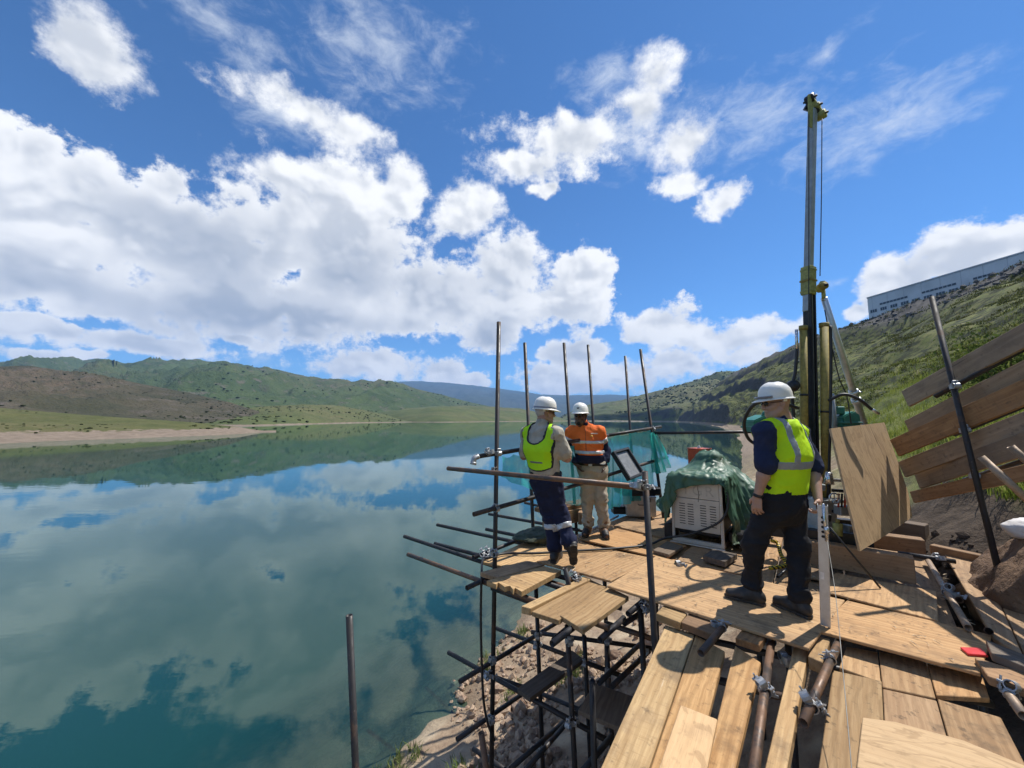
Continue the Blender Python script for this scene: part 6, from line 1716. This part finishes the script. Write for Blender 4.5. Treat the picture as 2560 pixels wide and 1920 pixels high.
    for s in "LR":
        sh, e, w = J["shoulder" + s], J["elbow" + s], J["wrist" + s]; sl_ = st.get("sleeve", 0.9)
        if sl_ <= 1: cone(F_, Sh, sh, sh + (e - sh) * sl_, 0.076, 0.072, 0.04)
        else: cone(F_, Sh, sh, e, 0.076, 0.064, 0.04); cone(F_, Sh, e, e + (w - e) * (sl_ - 1), 0.064, 0.050, 0.02)
        if st.get("rolled"):
            p = sh + (e - sh) * sl_; d = (e - sh) / np.linalg.norm(e - sh); cone(F_, Sh, p - d * 0.03, p + d * 0.015, 0.078, 0.080, 0.012)
    cone(F_, Sh, J["neck"] - np.array([0, 0, 0.055]), np.array(hc) * 0.30 + J["neck"] * 0.70 - np.array([0, 0, 0.0]), 0.078, 0.070, 0.025)
    Sh0 = Sh.copy(); wrinkle(F_, Sh, st.get("swr", 0.034), (7.0, 7.0, 8.0), 0.035, st.get("seed", 0.0) + 5)
    hem = float(J["pelvis"][2]) + st.get("hem", 0.03); Sh = np.maximum(Sh, hem - zg)
    if "split" in st:
        zs = float(st["split"]); hiP = np.maximum(Sh, zs - zg); loP = np.maximum(Sh, zg - zs)
        arm = F_.blank()
        for s in "LR": cone(F_, arm, J["elbow" + s] + (J["shoulder" + s] - J["elbow" + s]) * 0.12, J["wrist" + s], 0.12, 0.10, 0.01)
        hiP = np.maximum(hiP, -arm); loP = np.minimum(loP, np.maximum(Sh, arm))
        v, f = nets(F_, hiP); shirt = smooth_obj("shirt", v, f, st["shirt"], root, 2)
        v, f = nets(F_, loP); smooth_obj("shirt_lower", v, f, st["shirt2"], shirt, 2)
    else:
        v, f = nets(F_, Sh); shirt = smooth_obj("shirt", v, f, st["shirt"], root, 2)
    for (z0, z1) in st.get("bands", []):
        Bd = np.maximum(Sh - 0.0045, np.maximum(z0 - zg, zg - z1)); arm = F_.blank()
        for s in "LR": cone(F_, arm, J["shoulder" + s], J["elbow" + s], 0.10, 0.09, 0.01); cone(F_, arm, J["elbow" + s], J["wrist" + s], 0.10, 0.08, 0.01)
        Bd = np.maximum(Bd, -arm); v, f = nets(F_, Bd); smooth_obj("reflective_band", v, f, M_band, shirt, 1)
    for s, t0, t1 in st.get("armbands", []):
        sh, e = J["shoulder" + s], J["elbow" + s]; d = (e - sh); L = np.linalg.norm(d); d /= L; sl, P = F_.sub(np.minimum(sh, e) - 0.12, np.maximum(sh, e) + 0.12)
        t = (P - sh) @ d; rad = np.linalg.norm((P - sh) - t[..., None] * d, axis=-1); Bd = F_.blank(); Bd[sl] = np.maximum(np.maximum(Sh[sl] - 0.0045, np.maximum(t0 * L - t, t - t1 * L)), rad - 0.105)
        v, f = nets(F_, Bd); smooth_obj("reflective_band", v, f, M_band, shirt, 1)
    for (lc, lr, lm_) in st.get("logos", []):
        sl, P = F_.sub(np.array(lc) - 0.2, np.array(lc) + 0.2); Bd = F_.blank(); Bd[sl] = np.maximum(Sh[sl] - 0.004, np.abs((P - np.array(lc)) / np.array(lr)).max(-1) * min(lr) - min(lr)); v, f = nets(F_, Bd)
        if len(v): smooth_obj("chest_logo", v, f, lm_, shirt, 1)
    # collar
    Cl = F_.blank(); up = (np.array(hc) - J["neck"]); up /= np.linalg.norm(up); cone(F_, Cl, J["neck"] - up * 0.02, J["neck"] + up * 0.045, 0.084, 0.074, 0.01); P = None
    inner = F_.blank(); cone(F_, inner, J["neck"] - up * 0.1, J["neck"] + up * 0.12, 0.064, 0.062, 0.01); Cl = np.maximum(Cl, -inner)
    v, f = nets(F_, Cl); smooth_obj("collar", v, f, st.get("collar", st["shirt"]), shirt, 1)
    # --- vest
    if "vest" in st:
        Ve = F_.blank(); torso_prims(F_, Ve, J, 0.026, st); wrinkle(F_, Ve, st.get("vwr", 0.026), (5.5, 5.5, 6.5), 0.04, st.get("seed", 0.0) + 9)
        Xg_, Yg_, Zg_ = np.meshgrid(*F_.ax, indexing="ij")
        rt = (J["shoulderR"] - J["shoulderL"]); rt[2] = 0; rt /= np.linalg.norm(rt); fw = J["facing"]
        u = (Xg_ - J["chest"][0]) * rt[0] + (Yg_ - J["chest"][1]) * rt[1]; bk = -((Xg_ - J["chest"][0]) * fw[0] + (Yg_ - J["chest"][1]) * fw[1])
        arm = F_.blank()
        for s in "LR":
            sh, e = J["shoulder" + s], J["elbow" + s]; out = (sh - J["chest"]); out[2] = 0; out /= np.linalg.norm(out); q = sh + out * st.get("armhole", 0.03)
            cone(F_, arm, q + np.array([0, 0, 0.10]), sh * 0.3 + e * 0.7 + out * 0.03, st.get("armr", 0.093), 0.095, 0.01)
        nk = F_.blank(); nb = J["neck"] + np.array([0, 0, 0.02]) - fw * st.get("scoopback", 0.0)
        cone(F_, nk, nb + up * 0.08, nb - np.array([0, 0, st.get("scoop", 0.02)]), st.get("neckr", 0.092), st.get("neckr", 0.092), 0.01, ((rt[0], rt[1], 0), st.get("scoopw", 1.0)))
        zh = float(st["vesthem"]); hemf = zh - Zg_ + (0.05 * np.clip(np.abs(u) / 0.18, 0, 1) ** 2 if st.get("round") else 0)
        reg = np.maximum(np.maximum(hemf, -arm), -nk)
        if st.get("round"): reg = np.maximum(reg, np.abs(u) - 0.165 - np.clip((Zg_ - zh) * 0.12, -0.02, 0.05))
        Vx = np.maximum(Ve, reg).astype(np.float32); v, f = nets(F_, Vx); vest = smooth_obj("safety_vest", v, f, st["vest"], root, 2)
        if st.get("round"):
            Bd = np.maximum(np.maximum(Ve - 0.004, reg - 0.003), -(reg + 0.013)).astype(np.float32); v, f = nets(F_, Bd); smooth_obj("vest_binding", v, f, M_strap, vest, 1)
        for (kind, a, b, c_) in st["stripes"]:
            if kind == "h": q = np.maximum(a - Zg_, Zg_ - b); q = np.maximum(q, np.abs(u) - c_) if c_ else q
            else: q = np.maximum(np.abs(u - a) - 0.026, np.maximum(b - Zg_, Zg_ - c_)); q = np.maximum(q, -bk)
            if kind == "h" and c_: q = np.maximum(q, -bk)
            Bd = np.maximum(np.maximum(Ve - 0.0045, reg + 0.002), q).astype(np.float32); v, f = nets(F_, Bd)
            if len(v): smooth_obj("reflective_band", v, f, M_band if not st.get("bandmat") else st["bandmat"], vest, 1)
    for s in "LR":
        boot(root, J["heel" + s], J["toe" + s], J["ankle" + s], J["footup" + s], st["boot"], st.get("boot2"))
    if "watch" in st:
        w, e = J["wrist" + st["watch"]], J["elbow" + st["watch"]]; d = Vector((w - e)).normalized(); c = Vector(w) - d * 0.012
        bm = bmesh.new(); add_lathe(bm, [(0.031, -0.013), (0.0345, -0.011), (0.0345, 0.011), (0.031, 0.013)], 20, Matrix.Translation(c) @ frame(d).to_4x4()); bm_obj("wrist_band", bm, M_strap, root, True)
    return root

def nv(*a):
    a = np.array(a, float); return a / np.linalg.norm(a)
# man in the yellow vest on the right, seen from behind
C_or = Vector((on(1950, 1524, 0.0).x, on(1950, 1524, 0.0).y, 0.0))
C_J = dict(facing=nv(-0.45, 0.89, 0), look=(-0.985, 0.10, -0.14), pelvis=(0.075, 0.0, 0.90), chest=(0.115, 0.0, 1.27), neck=(0.11, -0.01, 1.545), head=(0.055, -0.03, 1.685),
    shoulderL=(-0.115, -0.105, 1.455), shoulderR=(0.335, 0.11, 1.43), elbowL=(-0.150, -0.155, 1.165), wristL=(-0.195, -0.10, 0.925), handL=nv(-0.08, 0.06, -1.0), palmL=(0.85, 0.5, 0.0), thumbL=(0, 1, 0),
    elbowR=(0.395, 0.05, 1.12), wristR=(0.285, -0.12, 0.895), handR=nv(-0.42, -0.50, -0.75), palmR=(-0.75, 0.5, 0.2), thumbR=(0.2, -0.9, 0.4),
    hipL=(-0.02, -0.03, 0.88), hipR=(0.155, 0.05, 0.88), kneeL=(-0.155, 0.06, 0.50), ankleL=(-0.135, 0.13, 0.115), kneeR=(0.165, -0.02, 0.50), ankleR=(0.105, -0.08, 0.115),
    heelL=(-0.10, 0.075, 0.005), toeL=(-0.315, 0.235, 0.005), footupL=(0, 0, 1), heelR=(0.125, -0.135, 0.005), toeR=(0.02, 0.105, 0.005), footupR=(0, 0, 1))
person(C_J, dict(lo=(-0.42, -0.42, 0.0), hi=(0.55, 0.42, 1.66), h=0.008, skin=skin("fair skin", (0.46, 0.27, 0.19)), shirt=cloth("navy work shirt", (0.018, 0.026, 0.065)), trousers=cloth("black work trousers", (0.016, 0.017, 0.021)),
    vest=cloth("yellow safety vest", (0.56, 0.86, 0.012), 0.06, dirt=0.03, rough=0.7), vesthem=0.945, stripes=[("h", 1.150, 1.215, None), ("v", -0.115, 1.20, 1.60), ("v", 0.115, 1.20, 1.60)], sleeve=0.86, rolled=True, girth=1.20, boot=M_boot, goggles=True, watch="L",
    collar=cloth("blue grey collar", (0.06, 0.09, 0.12)), curlL=0.45, curlR=0.95, seed=1.3, waist=0.08, hem=-0.02, neckr=0.098, scoop=0.0, bandmat=plain("grey tape", (0.30, 0.32, 0.34), 0.45, 0.1, 0.1, 40.0)),
    "man in navy and yellow vest seen from behind, holding the aluminium bar", C_or)
# man with crossed arms at the rail
A_or = Vector((on(1385, 1406, 0.0).x, on(1385, 1406, 0.0).y, 0.0))
A_J = dict(facing=nv(0.62, 0.785, 0), look=(0.985, 0.12, -0.10), pelvis=(-0.085, 0.0, 0.915), chest=(-0.125, -0.01, 1.24), neck=(-0.125, 0.0, 1.475), head=(-0.085, 0.01, 1.625),
    shoulderL=(-0.27, 0.105, 1.395), shoulderR=(0.025, -0.12, 1.395), elbowL=(-0.32, 0.17, 1.13), wristL=(-0.08, 0.29, 1.17), handL=nv(1, 0.1, 0.1), palmL=(0, -1, 0), thumbL=(0, 0, 1),
    elbowR=(0.145, -0.09, 1.13), wristR=(0.11, 0.16, 1.14), handR=nv(-0.8, 0.5, 0.1), palmR=(0, -1, 0), thumbR=(0, 0, 1),
    hipL=(-0.145, 0.03, 0.89), hipR=(-0.015, -0.04, 0.89), kneeL=(-0.035, 0.06, 0.48), ankleL=(0.015, 0.03, 0.115), kneeR=(0.085, -0.005, 0.47), ankleR=(0.155, -0.115, 0.215),
    heelL=(-0.005, -0.02, 0.005), toeL=(0.095, 0.225, 0.005), footupL=(0, 0, 1), heelR=(0.182, -0.225, 0.225), toeR=(0.195, -0.11, 0.012), footupR=nv(0.0, 0.85, 0.5))
person(A_J, dict(lo=(-0.48, -0.34, 0.0), hi=(0.34, 0.46, 1.60), h=0.0085, skin=skin("ruddy skin", (0.42, 0.235, 0.165)), hair=cloth("grey white hair", (0.50, 0.46, 0.42), weave=600.0), shirt=cloth("beige work shirt", (0.45, 0.41, 0.335)), trousers=cloth("navy trousers", (0.014, 0.019, 0.05)),
    vest=cloth("lime safety vest", (0.48, 0.86, 0.015), 0.05, dirt=0.02, rough=0.65), vesthem=0.99, round=True, scoop=0.135, neckr=0.098, scoopw=1.15, scoopback=0.09, armhole=0.045, armr=0.075, stripes=[("h", 1.075, 1.097, 0.085)], bandmat=plain("dull tape", (0.20, 0.22, 0.18), 0.5), sleeve=0.80, girth=0.98,
    boot=M_boot, band=plain("blue grey helmet band", (0.25, 0.26, 0.34), 0.4), legbands=[("kneeL", "ankleL", 0.20, 0.36), ("kneeR", "ankleR", 0.20, 0.40)], curlL=0.6, curlR=0.6, seed=4.1, hem=0.035, waist=0.05, vwr=0.018, belt=0.055, tilt=0.02, swr=0.038),
    "man in lime vest and beige shirt with crossed arms, one foot tucked behind", A_or)
# man in orange facing the camera
B_or = Vector((on(1487, 1338, 0.0).x, on(1487, 1338, 0.0).y, 0.0))
B_J = dict(facing=nv(-0.36, -0.93, 0), look=(-0.42, -0.90, -0.02), pelvis=(-0.02, 0.0, 0.90), chest=(-0.08, 0.0, 1.22), neck=(-0.115, 0.0, 1.46), head=(-0.175, -0.04, 1.60),
    shoulderR=(-0.285, 0.06, 1.385), shoulderL=(0.085, -0.035, 1.385), elbowL=(0.185, 0.045, 1.105), wristL=(0.13, -0.07, 0.915), handL=nv(-0.2, -0.1, -1), palmL=(-1, 0, 0), thumbL=(0, -1, 0),
    elbowR=(-0.39, 0.10, 1.12), wristR=(-0.26, -0.06, 0.96), handR=nv(0.5, -0.1, -0.8), palmR=(1, 0, 0), thumbR=(0, -1, 0),
    hipR=(-0.11, 0.02, 0.89), hipL=(0.07, -0.02, 0.89), kneeR=(-0.09, 0.03, 0.50), kneeL=(0.085, -0.02, 0.48), ankleR=(-0.075, 0.07, 0.115), ankleL=(0.125, 0.0, 0.115),
    heelR=(-0.055, 0.12, 0.005), toeR=(-0.165, -0.115, 0.005), footupR=(0, 0, 1), heelL=(0.12, 0.055, 0.005), toeL=(0.115, -0.21, 0.005), footupL=(0, 0, 1))
person(B_J, dict(lo=(-0.56, -0.34, 0.0), hi=(0.36, 0.36, 1.58), h=0.009, skin=skin("dark skin", (0.115, 0.060, 0.038)), beard=cloth("black beard", (0.022, 0.017, 0.015), weave=700.0), shirt=cloth("orange work shirt", (0.80, 0.165, 0.035), 0.10, dirt=0.04), shirt2=cloth("navy shirt part", (0.012, 0.016, 0.045)),
    trousers=cloth("khaki trousers", (0.40, 0.345, 0.265)), collar=cloth("navy collar", (0.012, 0.016, 0.045)), split=1.075, sleeve=1.97, girth=1.06, belly=True, boot=M_bootb, boot2=M_boot, badge=True, bands=[(1.09, 1.135), (1.225, 1.27)], armbands=[("L", 0.30, 0.52), ("R", 0.30, 0.52)],
    curlL=0.5, curlR=0.5, seed=7.7, logos=[((-0.01, -0.2, 1.365), (0.055, 0.15, 0.010), plain("white logo thread", (0.75, 0.62, 0.52), 0.6)), ((-0.045, -0.2, 1.335), (0.022, 0.15, 0.014), plain("yellow logo thread", (0.85, 0.40, 0.03), 0.6)), ((-0.125, -0.2, 1.26), (0.009, 0.15, 0.17), plain("shirt placket", (0.45, 0.09, 0.025), 0.8))], hem=0.065, belt=0.05, buckle=0.142, waist=0.06, twr=0.042),
    "man in orange and navy shirt with white helmet, hand in pocket", B_or)

# ------------------------------------------------------------------ grass, shrubs and stones
def ground_at(x, y): return bank_z(np.asarray(x, float), np.asarray(y, float))
def leaf_mat(name, a, b, c2, scale=0.9):
    def fn(t, bs):
        p = t.geo("Position"); n = t.noise(p, scale, 4.0, 0.6); n2 = t.noise(p, scale * 9, 2.0)
        c = t.mix(n.step(0.35, 0.65), a, b); c = t.mix(n2.step(0.5, 0.7) * 0.7, c, c2)
        t.t.nodes.remove(bs); d = t.node("ShaderNodeBsdfDiffuse"); tr = t.node("ShaderNodeBsdfTranslucent"); m = t.node("ShaderNodeMixShader"); m.inputs[0].default_value = 0.42
        t.link(c, d.inputs[0]); t.link(c, tr.inputs[0]); t.link(d.outputs[0], m.inputs[1]); t.link(tr.outputs[0], m.inputs[2]); t.link(m.outputs[0], t.t.nodes["Material Output"].inputs[0])
    return material(name, fn)
def blades(name, X, Y, Z, H, mat, per=6, width=0.012, lean=0.5, spread=0.08, rng=RNG, label=""):
    n = len(X); m = n * per
    bx = np.repeat(X, per) + rng.normal(0, 1, m) * np.repeat(spread * (H / H.mean()), per); by = np.repeat(Y, per) + rng.normal(0, 1, m) * np.repeat(spread * (H / H.mean()), per)
    bz = np.repeat(Z, per) - 0.02; h = np.repeat(H, per) * rng.uniform(0.5, 1.15, m); a = rng.uniform(0, 6.283, m); l = rng.uniform(0.15, 1.0, m) * lean * h
    dx, dy = np.cos(a), np.sin(a); w = width * (h / h.mean())
    px, py = -dy * w, dx * w
    P0 = np.stack([bx - px, by - py, bz], -1); P1 = np.stack([bx + px, by + py, bz], -1)
    mx, my, mz = bx + dx * l * 0.35, by + dy * l * 0.35, bz + h * 0.6
    P2 = np.stack([mx + px * 0.7, my + py * 0.7, mz], -1); P3 = np.stack([mx - px * 0.7, my - py * 0.7, mz], -1); P4 = np.stack([bx + dx * l, by + dy * l, bz + h * rng.uniform(0.75, 1.0, m)], -1)
    V = np.stack([P0, P1, P2, P3, P4], 1).reshape(-1, 3); k = np.arange(m) * 5
    me = bpy.data.meshes.new(name); q = np.stack([k, k + 1, k + 2, k + 3], -1); t3 = np.stack([k + 3, k + 2, k + 4], -1)
    loops = np.concatenate([q.ravel(), t3.ravel()]).astype(np.int32); starts = np.concatenate([np.arange(m) * 4, m * 4 + np.arange(m) * 3]).astype(np.int32); tot = np.concatenate([np.full(m, 4), np.full(m, 3)]).astype(np.int32)
    me.vertices.add(len(V)); me.vertices.foreach_set("co", V.astype(np.float32).ravel()); me.loops.add(len(loops)); me.loops.foreach_set("vertex_index", loops); me.polygons.add(len(starts)); me.polygons.foreach_set("loop_start", starts); me.polygons.foreach_set("loop_total", tot)
    me.update(calc_edges=True); me.validate(); me.materials.append(mat)
    o = obj(name, me); o["kind"] = "stuff"; o["label"] = label; return o
M_grass = leaf_mat("hillside grass", (0.15, 0.205, 0.035), (0.25, 0.285, 0.055), (0.34, 0.31, 0.13))
M_heath = leaf_mat("dark heath", (0.040, 0.054, 0.018), (0.07, 0.08, 0.026), (0.11, 0.10, 0.04), 0.2)
rng = np.random.default_rng(21)
def scatter(n, r0, r1, p0, p1):
    r = np.exp(rng.uniform(np.log(r0), np.log(r1), n)); az_ = np.arctan((rng.uniform(p0, p1, n) - 1280) / F)
    return r * np.sin(az_), r * np.cos(az_)
x, y = scatter(24000, 5.2, 80, 1850, 3100); z = ground_at(x, y)
patch = fbm(x * 0.25, y * 0.25, oct=3)
ok = (z > 0.6) & (patch > 0.34) & ~((x < 5.0) & (y < 4.8)); x, y, z = x[ok], y[ok], z[ok]
blades("hillside_grass", x, y, z, rng.uniform(0.14, 0.34, len(x)) * (1 + np.hypot(x, y) / 60), M_grass, 7, 0.006, 0.75, 0.10, label="rough green grass on the slope right of the deck")
x, y = scatter(26000, 48, 330, 1780, 2900); z = ground_at(x, y); patch = fbm(x * 0.09, y * 0.09, oct=4)
ok = (z > 2.0) & (patch > 0.50); x, y, z = x[ok], y[ok], z[ok]
blades("hillside_heath", x, y, z, rng.uniform(0.10, 0.24, len(x)) * (0.35 + np.hypot(x, y) / 75), M_heath, 8, 0.055, 1.6, 0.32, label="dark low heath covering the hill below the warehouse")
# weeds at the water's edge and between the scaffold feet
xs, ys = [], []
for px, py, n in ((1305, 1555, 22), (1240, 1600, 14), (1216, 1625, 14), (1000, 1840, 16), (1140, 1920, 18), (1400, 1710, 40), (1430, 1690, 30), (1280, 1700, 16), (960, 1850, 14)):
    c = on(px, py, -2.6); xs += list(c.x + rng.normal(0, 0.10, n)); ys += list(c.y + rng.normal(0, 0.12, n))
xs, ys = np.array(xs), np.array(ys); zs = ground_at(xs, ys)
blades("shore_weeds", xs, ys, zs, rng.uniform(0.07, 0.2, len(xs)), leaf_mat("shore weed", (0.13, 0.19, 0.05), (0.19, 0.22, 0.08), (0.26, 0.24, 0.12), 3.0), 9, 0.006, 0.9, 0.03, label="small weeds on the stony shore under the scaffold")

# shrub near the top right corner
def shrub(loc, size, label, seed):
    r_ = np.random.default_rng(seed); root = empty("shrub", loc); tag(root, label, "shrub", "shrubs on the grassy slope")
    bm = bmesh.new(); tips = []
    for k in range(9):
        a = r_.uniform(0, 6.28); d = Vector((math.cos(a) * r_.uniform(0.2, 0.55), math.sin(a) * r_.uniform(0.2, 0.55), 1.0)).normalized(); L = size * r_.uniform(0.7, 1.1)
        P_ = [Vector((0, 0, -0.1)), d * L * 0.4, d * L * 0.75 + Vector((0, 0, 0.03)), d * L]; add_path(bm, P_, 0.015, 5, [0.02, 0.014, 0.009, 0.004]); tips += [P_[1], P_[2], P_[3]]
    bm_obj("stem", bm, M_bould, root, True)
    n = 1500; c = np.array([tips[i][:] for i in r_.integers(0, len(tips), n)]) + r_.normal(0, size * 0.15, (n, 3)); c[:, 2] = np.abs(c[:, 2])
    u = r_.normal(0, 1, (n, 3)); u /= np.linalg.norm(u, axis=1)[:, None]; w = np.cross(u, r_.normal(0, 1, (n, 3))); w /= np.linalg.norm(w, axis=1)[:, None]
    s_ = r_.uniform(0.02, 0.045, n)[:, None] * size
    V = np.stack([c - u * s_, c + w * s_ * 0.5, c + u * s_, c - w * s_ * 0.5], 1).reshape(-1, 3); k = np.arange(n)[:, None] * 4 + np.arange(4)
    o = obj("foliage", mesh("foliage", V, k, M_shrub), root); return root
M_shrub = leaf_mat("shrub leaves", (0.045, 0.075, 0.02), (0.085, 0.12, 0.03), (0.13, 0.15, 0.05), 2.0)
for px, r, s_, sd, lab in ((2530, 15.0, 1.5, 5, "leafy shrub on the slope above the plank barrier, right edge"), (2460, 19.0, 1.2, 6, "low shrub left of the leafy one above the plank barrier"), (2380, 26.0, 1.4, 7, "small bush on the slope behind the leaning post's top")):
    a = math.atan((px - 1280) / F); X, Y = r * math.sin(a), r * math.cos(a); shrub((X, Y, float(ground_at([X], [Y])[0])), s_, lab, sd)

# stones on the shore: the big ones singly, the small ones as gravel
rocks = [rock_mesh("rock", (1, 0.8, 0.6), 10.0 + 3.1 * k, M_rock, 3, 0.15, True) for k in range(6)]
for k, (px, py, s_, lab) in enumerate(((1290, 1690, 0.20, "largest brown rock on the shore, right behind the corner upright"), (1404, 1655, 0.15, "brown rock on the shore just above the dark lower plank"), (1535, 1632, 0.17, "brown rock on the shore below the pale deck planks"), (1190, 1885, 0.16, "brown rock beside the rusty tube stub at the bottom"))):
    p = on(px, py, -2.3); X, Y = p.x, p.y
    o = obj("rock", rocks[k], None, (X, Y, float(ground_at([X], [Y])[0]) + s_ * 0.15), (rng.uniform(-0.4, 0.4), rng.uniform(-0.4, 0.4), rng.uniform(0, 6)))
    o.scale = (s_, s_, s_); tag(o, lab, "rock", "rocks on the shore under the scaffold")
def rubble(name, X, Y, S_, mat, label, sink=0.2):
    bm = bmesh.new(); bmesh.ops.create_icosphere(bm, subdivisions=1, radius=1.0); base = np.array([v.co[:] for v in bm.verts]); fc = np.array([[v.index for v in f.verts] for f in bm.faces]); bm.free()
    n = len(X); Z = ground_at(X, Y); d = rng.uniform(0.62, 1.25, (n, len(base), 1)); sc = rng.uniform(0.55, 1.2, (n, 1, 3)) * S_[:, None, None]
    a = rng.uniform(0, 6.28, n); P = base[None] * d * sc; ca, sa = np.cos(a)[:, None], np.sin(a)[:, None]
    V = np.stack([P[..., 0] * ca - P[..., 1] * sa + X[:, None], P[..., 0] * sa + P[..., 1] * ca + Y[:, None], P[..., 2] + (Z + S_ * sink)[:, None]], -1).reshape(-1, 3)
    Fq = (fc[None] + (np.arange(n) * len(base))[:, None, None]).reshape(-1, 3)
    o = obj(name, mesh(name, V, Fq, mat)); o["kind"] = "stuff"; o["label"] = label; return o
n = 3600; px = rng.uniform(1130, 1720, n); py = rng.uniform(1500, 1990, n); P = np.array([on(a, b, -2.35)[:2] for a, b in zip(px, py)])
Z = ground_at(P[:, 0], P[:, 1]); patch = fbm(P[:, 0] * 1.1, P[:, 1] * 1.1, oct=3); ok = (Z > WATER_Z - 0.15) & (patch > 0.44) & (P[:, 1] < 9)
P = P[ok]; rubble("shore_gravel", P[:, 0], P[:, 1], np.clip(rng.gamma(1.3, 0.022, len(P)), 0.008, 0.14), rockm("gravel stone", (0.44, 0.335, 0.24), (0.27, 0.18, 0.125), 3.0), "loose stones and gravel on the shore")
n = 7000; x, y = scatter(n, 100, 330, 2000, 2750); zz = ground_at(x, y); s = x * 0.5 + y * 0.866; d = x * 0.866 - y * 0.5
dcr = lerp(s, [-60, 100, 197, 242, 330, 498], [110, 100, 78, 53, 46, 31]); ok = (d > dcr - 26) & (d < dcr + 2) & (rng.random(n) < np.clip((d - dcr + 30) / 26, 0.1, 1)); x, y = x[ok], y[ok]
rubble("hill_rubble", x, y, np.clip(rng.gamma(1.6, 0.22, len(x)), 0.12, 1.5), rockm("grey basalt", (0.17, 0.16, 0.155), (0.075, 0.072, 0.072), 0.3), "grey rubble below the warehouse on the crest")
# clods and roots on the dug soil beside the deck
n = 260; x = rng.uniform(3.9, 5.4, n); y = rng.uniform(3.6, 5.6, n); rubble("soil_clods", x, y, np.clip(rng.gamma(1.5, 0.02, n), 0.01, 0.08), rockm("dark soil clod", (0.085, 0.062, 0.045), (0.045, 0.034, 0.026), 3.0), "dark clods of earth beside the deck")
# splinters and grit trodden over the boards
n = 240; V_, F_q = [], []
for k in range(n):
    px_ = rng.uniform(1420, 2440); lim_ = (1464 + (px_ - 1517) * 0.30 if px_ < 2025 else 1574 + (px_ - 2036) * 0.262) - 14
    c = on(px_, rng.uniform(1350, max(1360, lim_)), 0.0085); L = rng.gamma(1.5, 0.008) + 0.004; wd = rng.uniform(0.0015, 0.005); a = rng.uniform(0, 6.28); ca, sa = math.cos(a), math.sin(a)
    b0_ = len(V_)
    for (x_, y_, z_) in ((-L, -wd, 0), (L, -wd * 0.4, 0), (L, wd * 0.4, 0), (-L, wd, 0), (0, 0, wd * 1.2)): V_.append((c.x + x_ * ca - y_ * sa, c.y + x_ * sa + y_ * ca, c.z + z_))
    F_q += [(b0_, b0_ + 1, b0_ + 4), (b0_ + 1, b0_ + 2, b0_ + 4), (b0_ + 2, b0_ + 3, b0_ + 4), (b0_ + 3, b0_, b0_ + 4)]
o = obj("wood_splinters", mesh("wood_splinters", V_, F_q, rockm("splinter", (0.64, 0.52, 0.36), (0.38, 0.27, 0.17), 6.0))); o["kind"] = "stuff"; o["label"] = "splinters and grit scattered on the deck boards"
# scrub dotted over the hills across the lake
def scrub(name, src, n, s0, s1, mat, label, thr=0.5, fq=0.02):
    V_ = SCRUB[src].reshape(-1, 3); P_ = V_[rng.integers(0, len(V_), n)] + np.stack([rng.normal(0, s1, n), rng.normal(0, s1, n), np.zeros(n)], -1)
    ok = (fbm(P_[:, 0] * fq, P_[:, 1] * fq, oct=3) > thr) & (P_[:, 2] > WATER_Z + 1.5); P_ = P_[ok]; n = len(P_)
    bm = bmesh.new(); bmesh.ops.create_icosphere(bm, subdivisions=1, radius=1.0); base = np.array([v.co[:] for v in bm.verts]); fc = np.array([[v.index for v in f.verts] for f in bm.faces]); bm.free()
    S_ = rng.uniform(s0, s1, n); V = (base[None] * rng.uniform(0.6, 1.25, (n, len(base), 1)) * (rng.uniform(0.6, 1.3, (n, 1, 3)) * np.array([1, 1, 0.6])) * S_[:, None, None] + P_[:, None, :]).reshape(-1, 3)
    o = obj(name, mesh(name, V, (fc[None] + (np.arange(n) * len(base))[:, None, None]).reshape(-1, 3), mat)); o["kind"] = "stuff"; o["label"] = label
M_scr = leaf_mat("far scrub", (0.032, 0.043, 0.018), (0.05, 0.062, 0.025), (0.065, 0.068, 0.034), 0.05)
scrub("foreland_scrub", "left_foreland", 900, 0.2, 0.6, M_scr, "dark scrub dotted over the left foreland", 0.54, 0.05)
scrub("brown_hill_scrub", "brown_hill", 2500, 0.5, 1.5, M_scr, "dark scrub and stones on the brown hillside", 0.47, 0.012)
scrub("terrace_scrub", "grass_terraces", 700, 0.8, 2.2, M_scr, "bushes on the terraced peninsula", 0.5, 0.01)
scrub("mountain_scrub", "green_mountains", 3500, 2.0, 5.5, M_scr, "scrub patches on the green mountains", 0.58, 0.004)
scrub("far_hill_scrub", "far_right_hill", 4000, 1.5, 4.5, M_scr, "scrub on the far right hill", 0.5, 0.006)
# two far trees on the skyline of the far hill
for px, py, s_, lab in ((1786, 938, 5.0, "leftmost of the tiny trees on the far hill's skyline"), (1804, 932, 7.0, "tallest of the tiny trees on the far hill's skyline"), (1813, 933, 5.0, "rightmost of the tiny trees on the far hill's skyline")):
    c = at(px, py, 1440); root = empty("far_tree", c); tag(root, lab, "tree", "trees on the far hill skyline")
    bm = bmesh.new(); add_tube(bm, (0, 0, -4), (0, 0, s_ * 0.5), 0.4, 6, 0.2); bm_obj("trunk", bm, M_bould, root)
    me = rock_mesh("crown", (s_ * 0.45, s_ * 0.45, s_ * 0.4), px * 0.1, M_heath, 2, 0.5); obj("crown", me, root, (0, 0, s_ * 0.75))
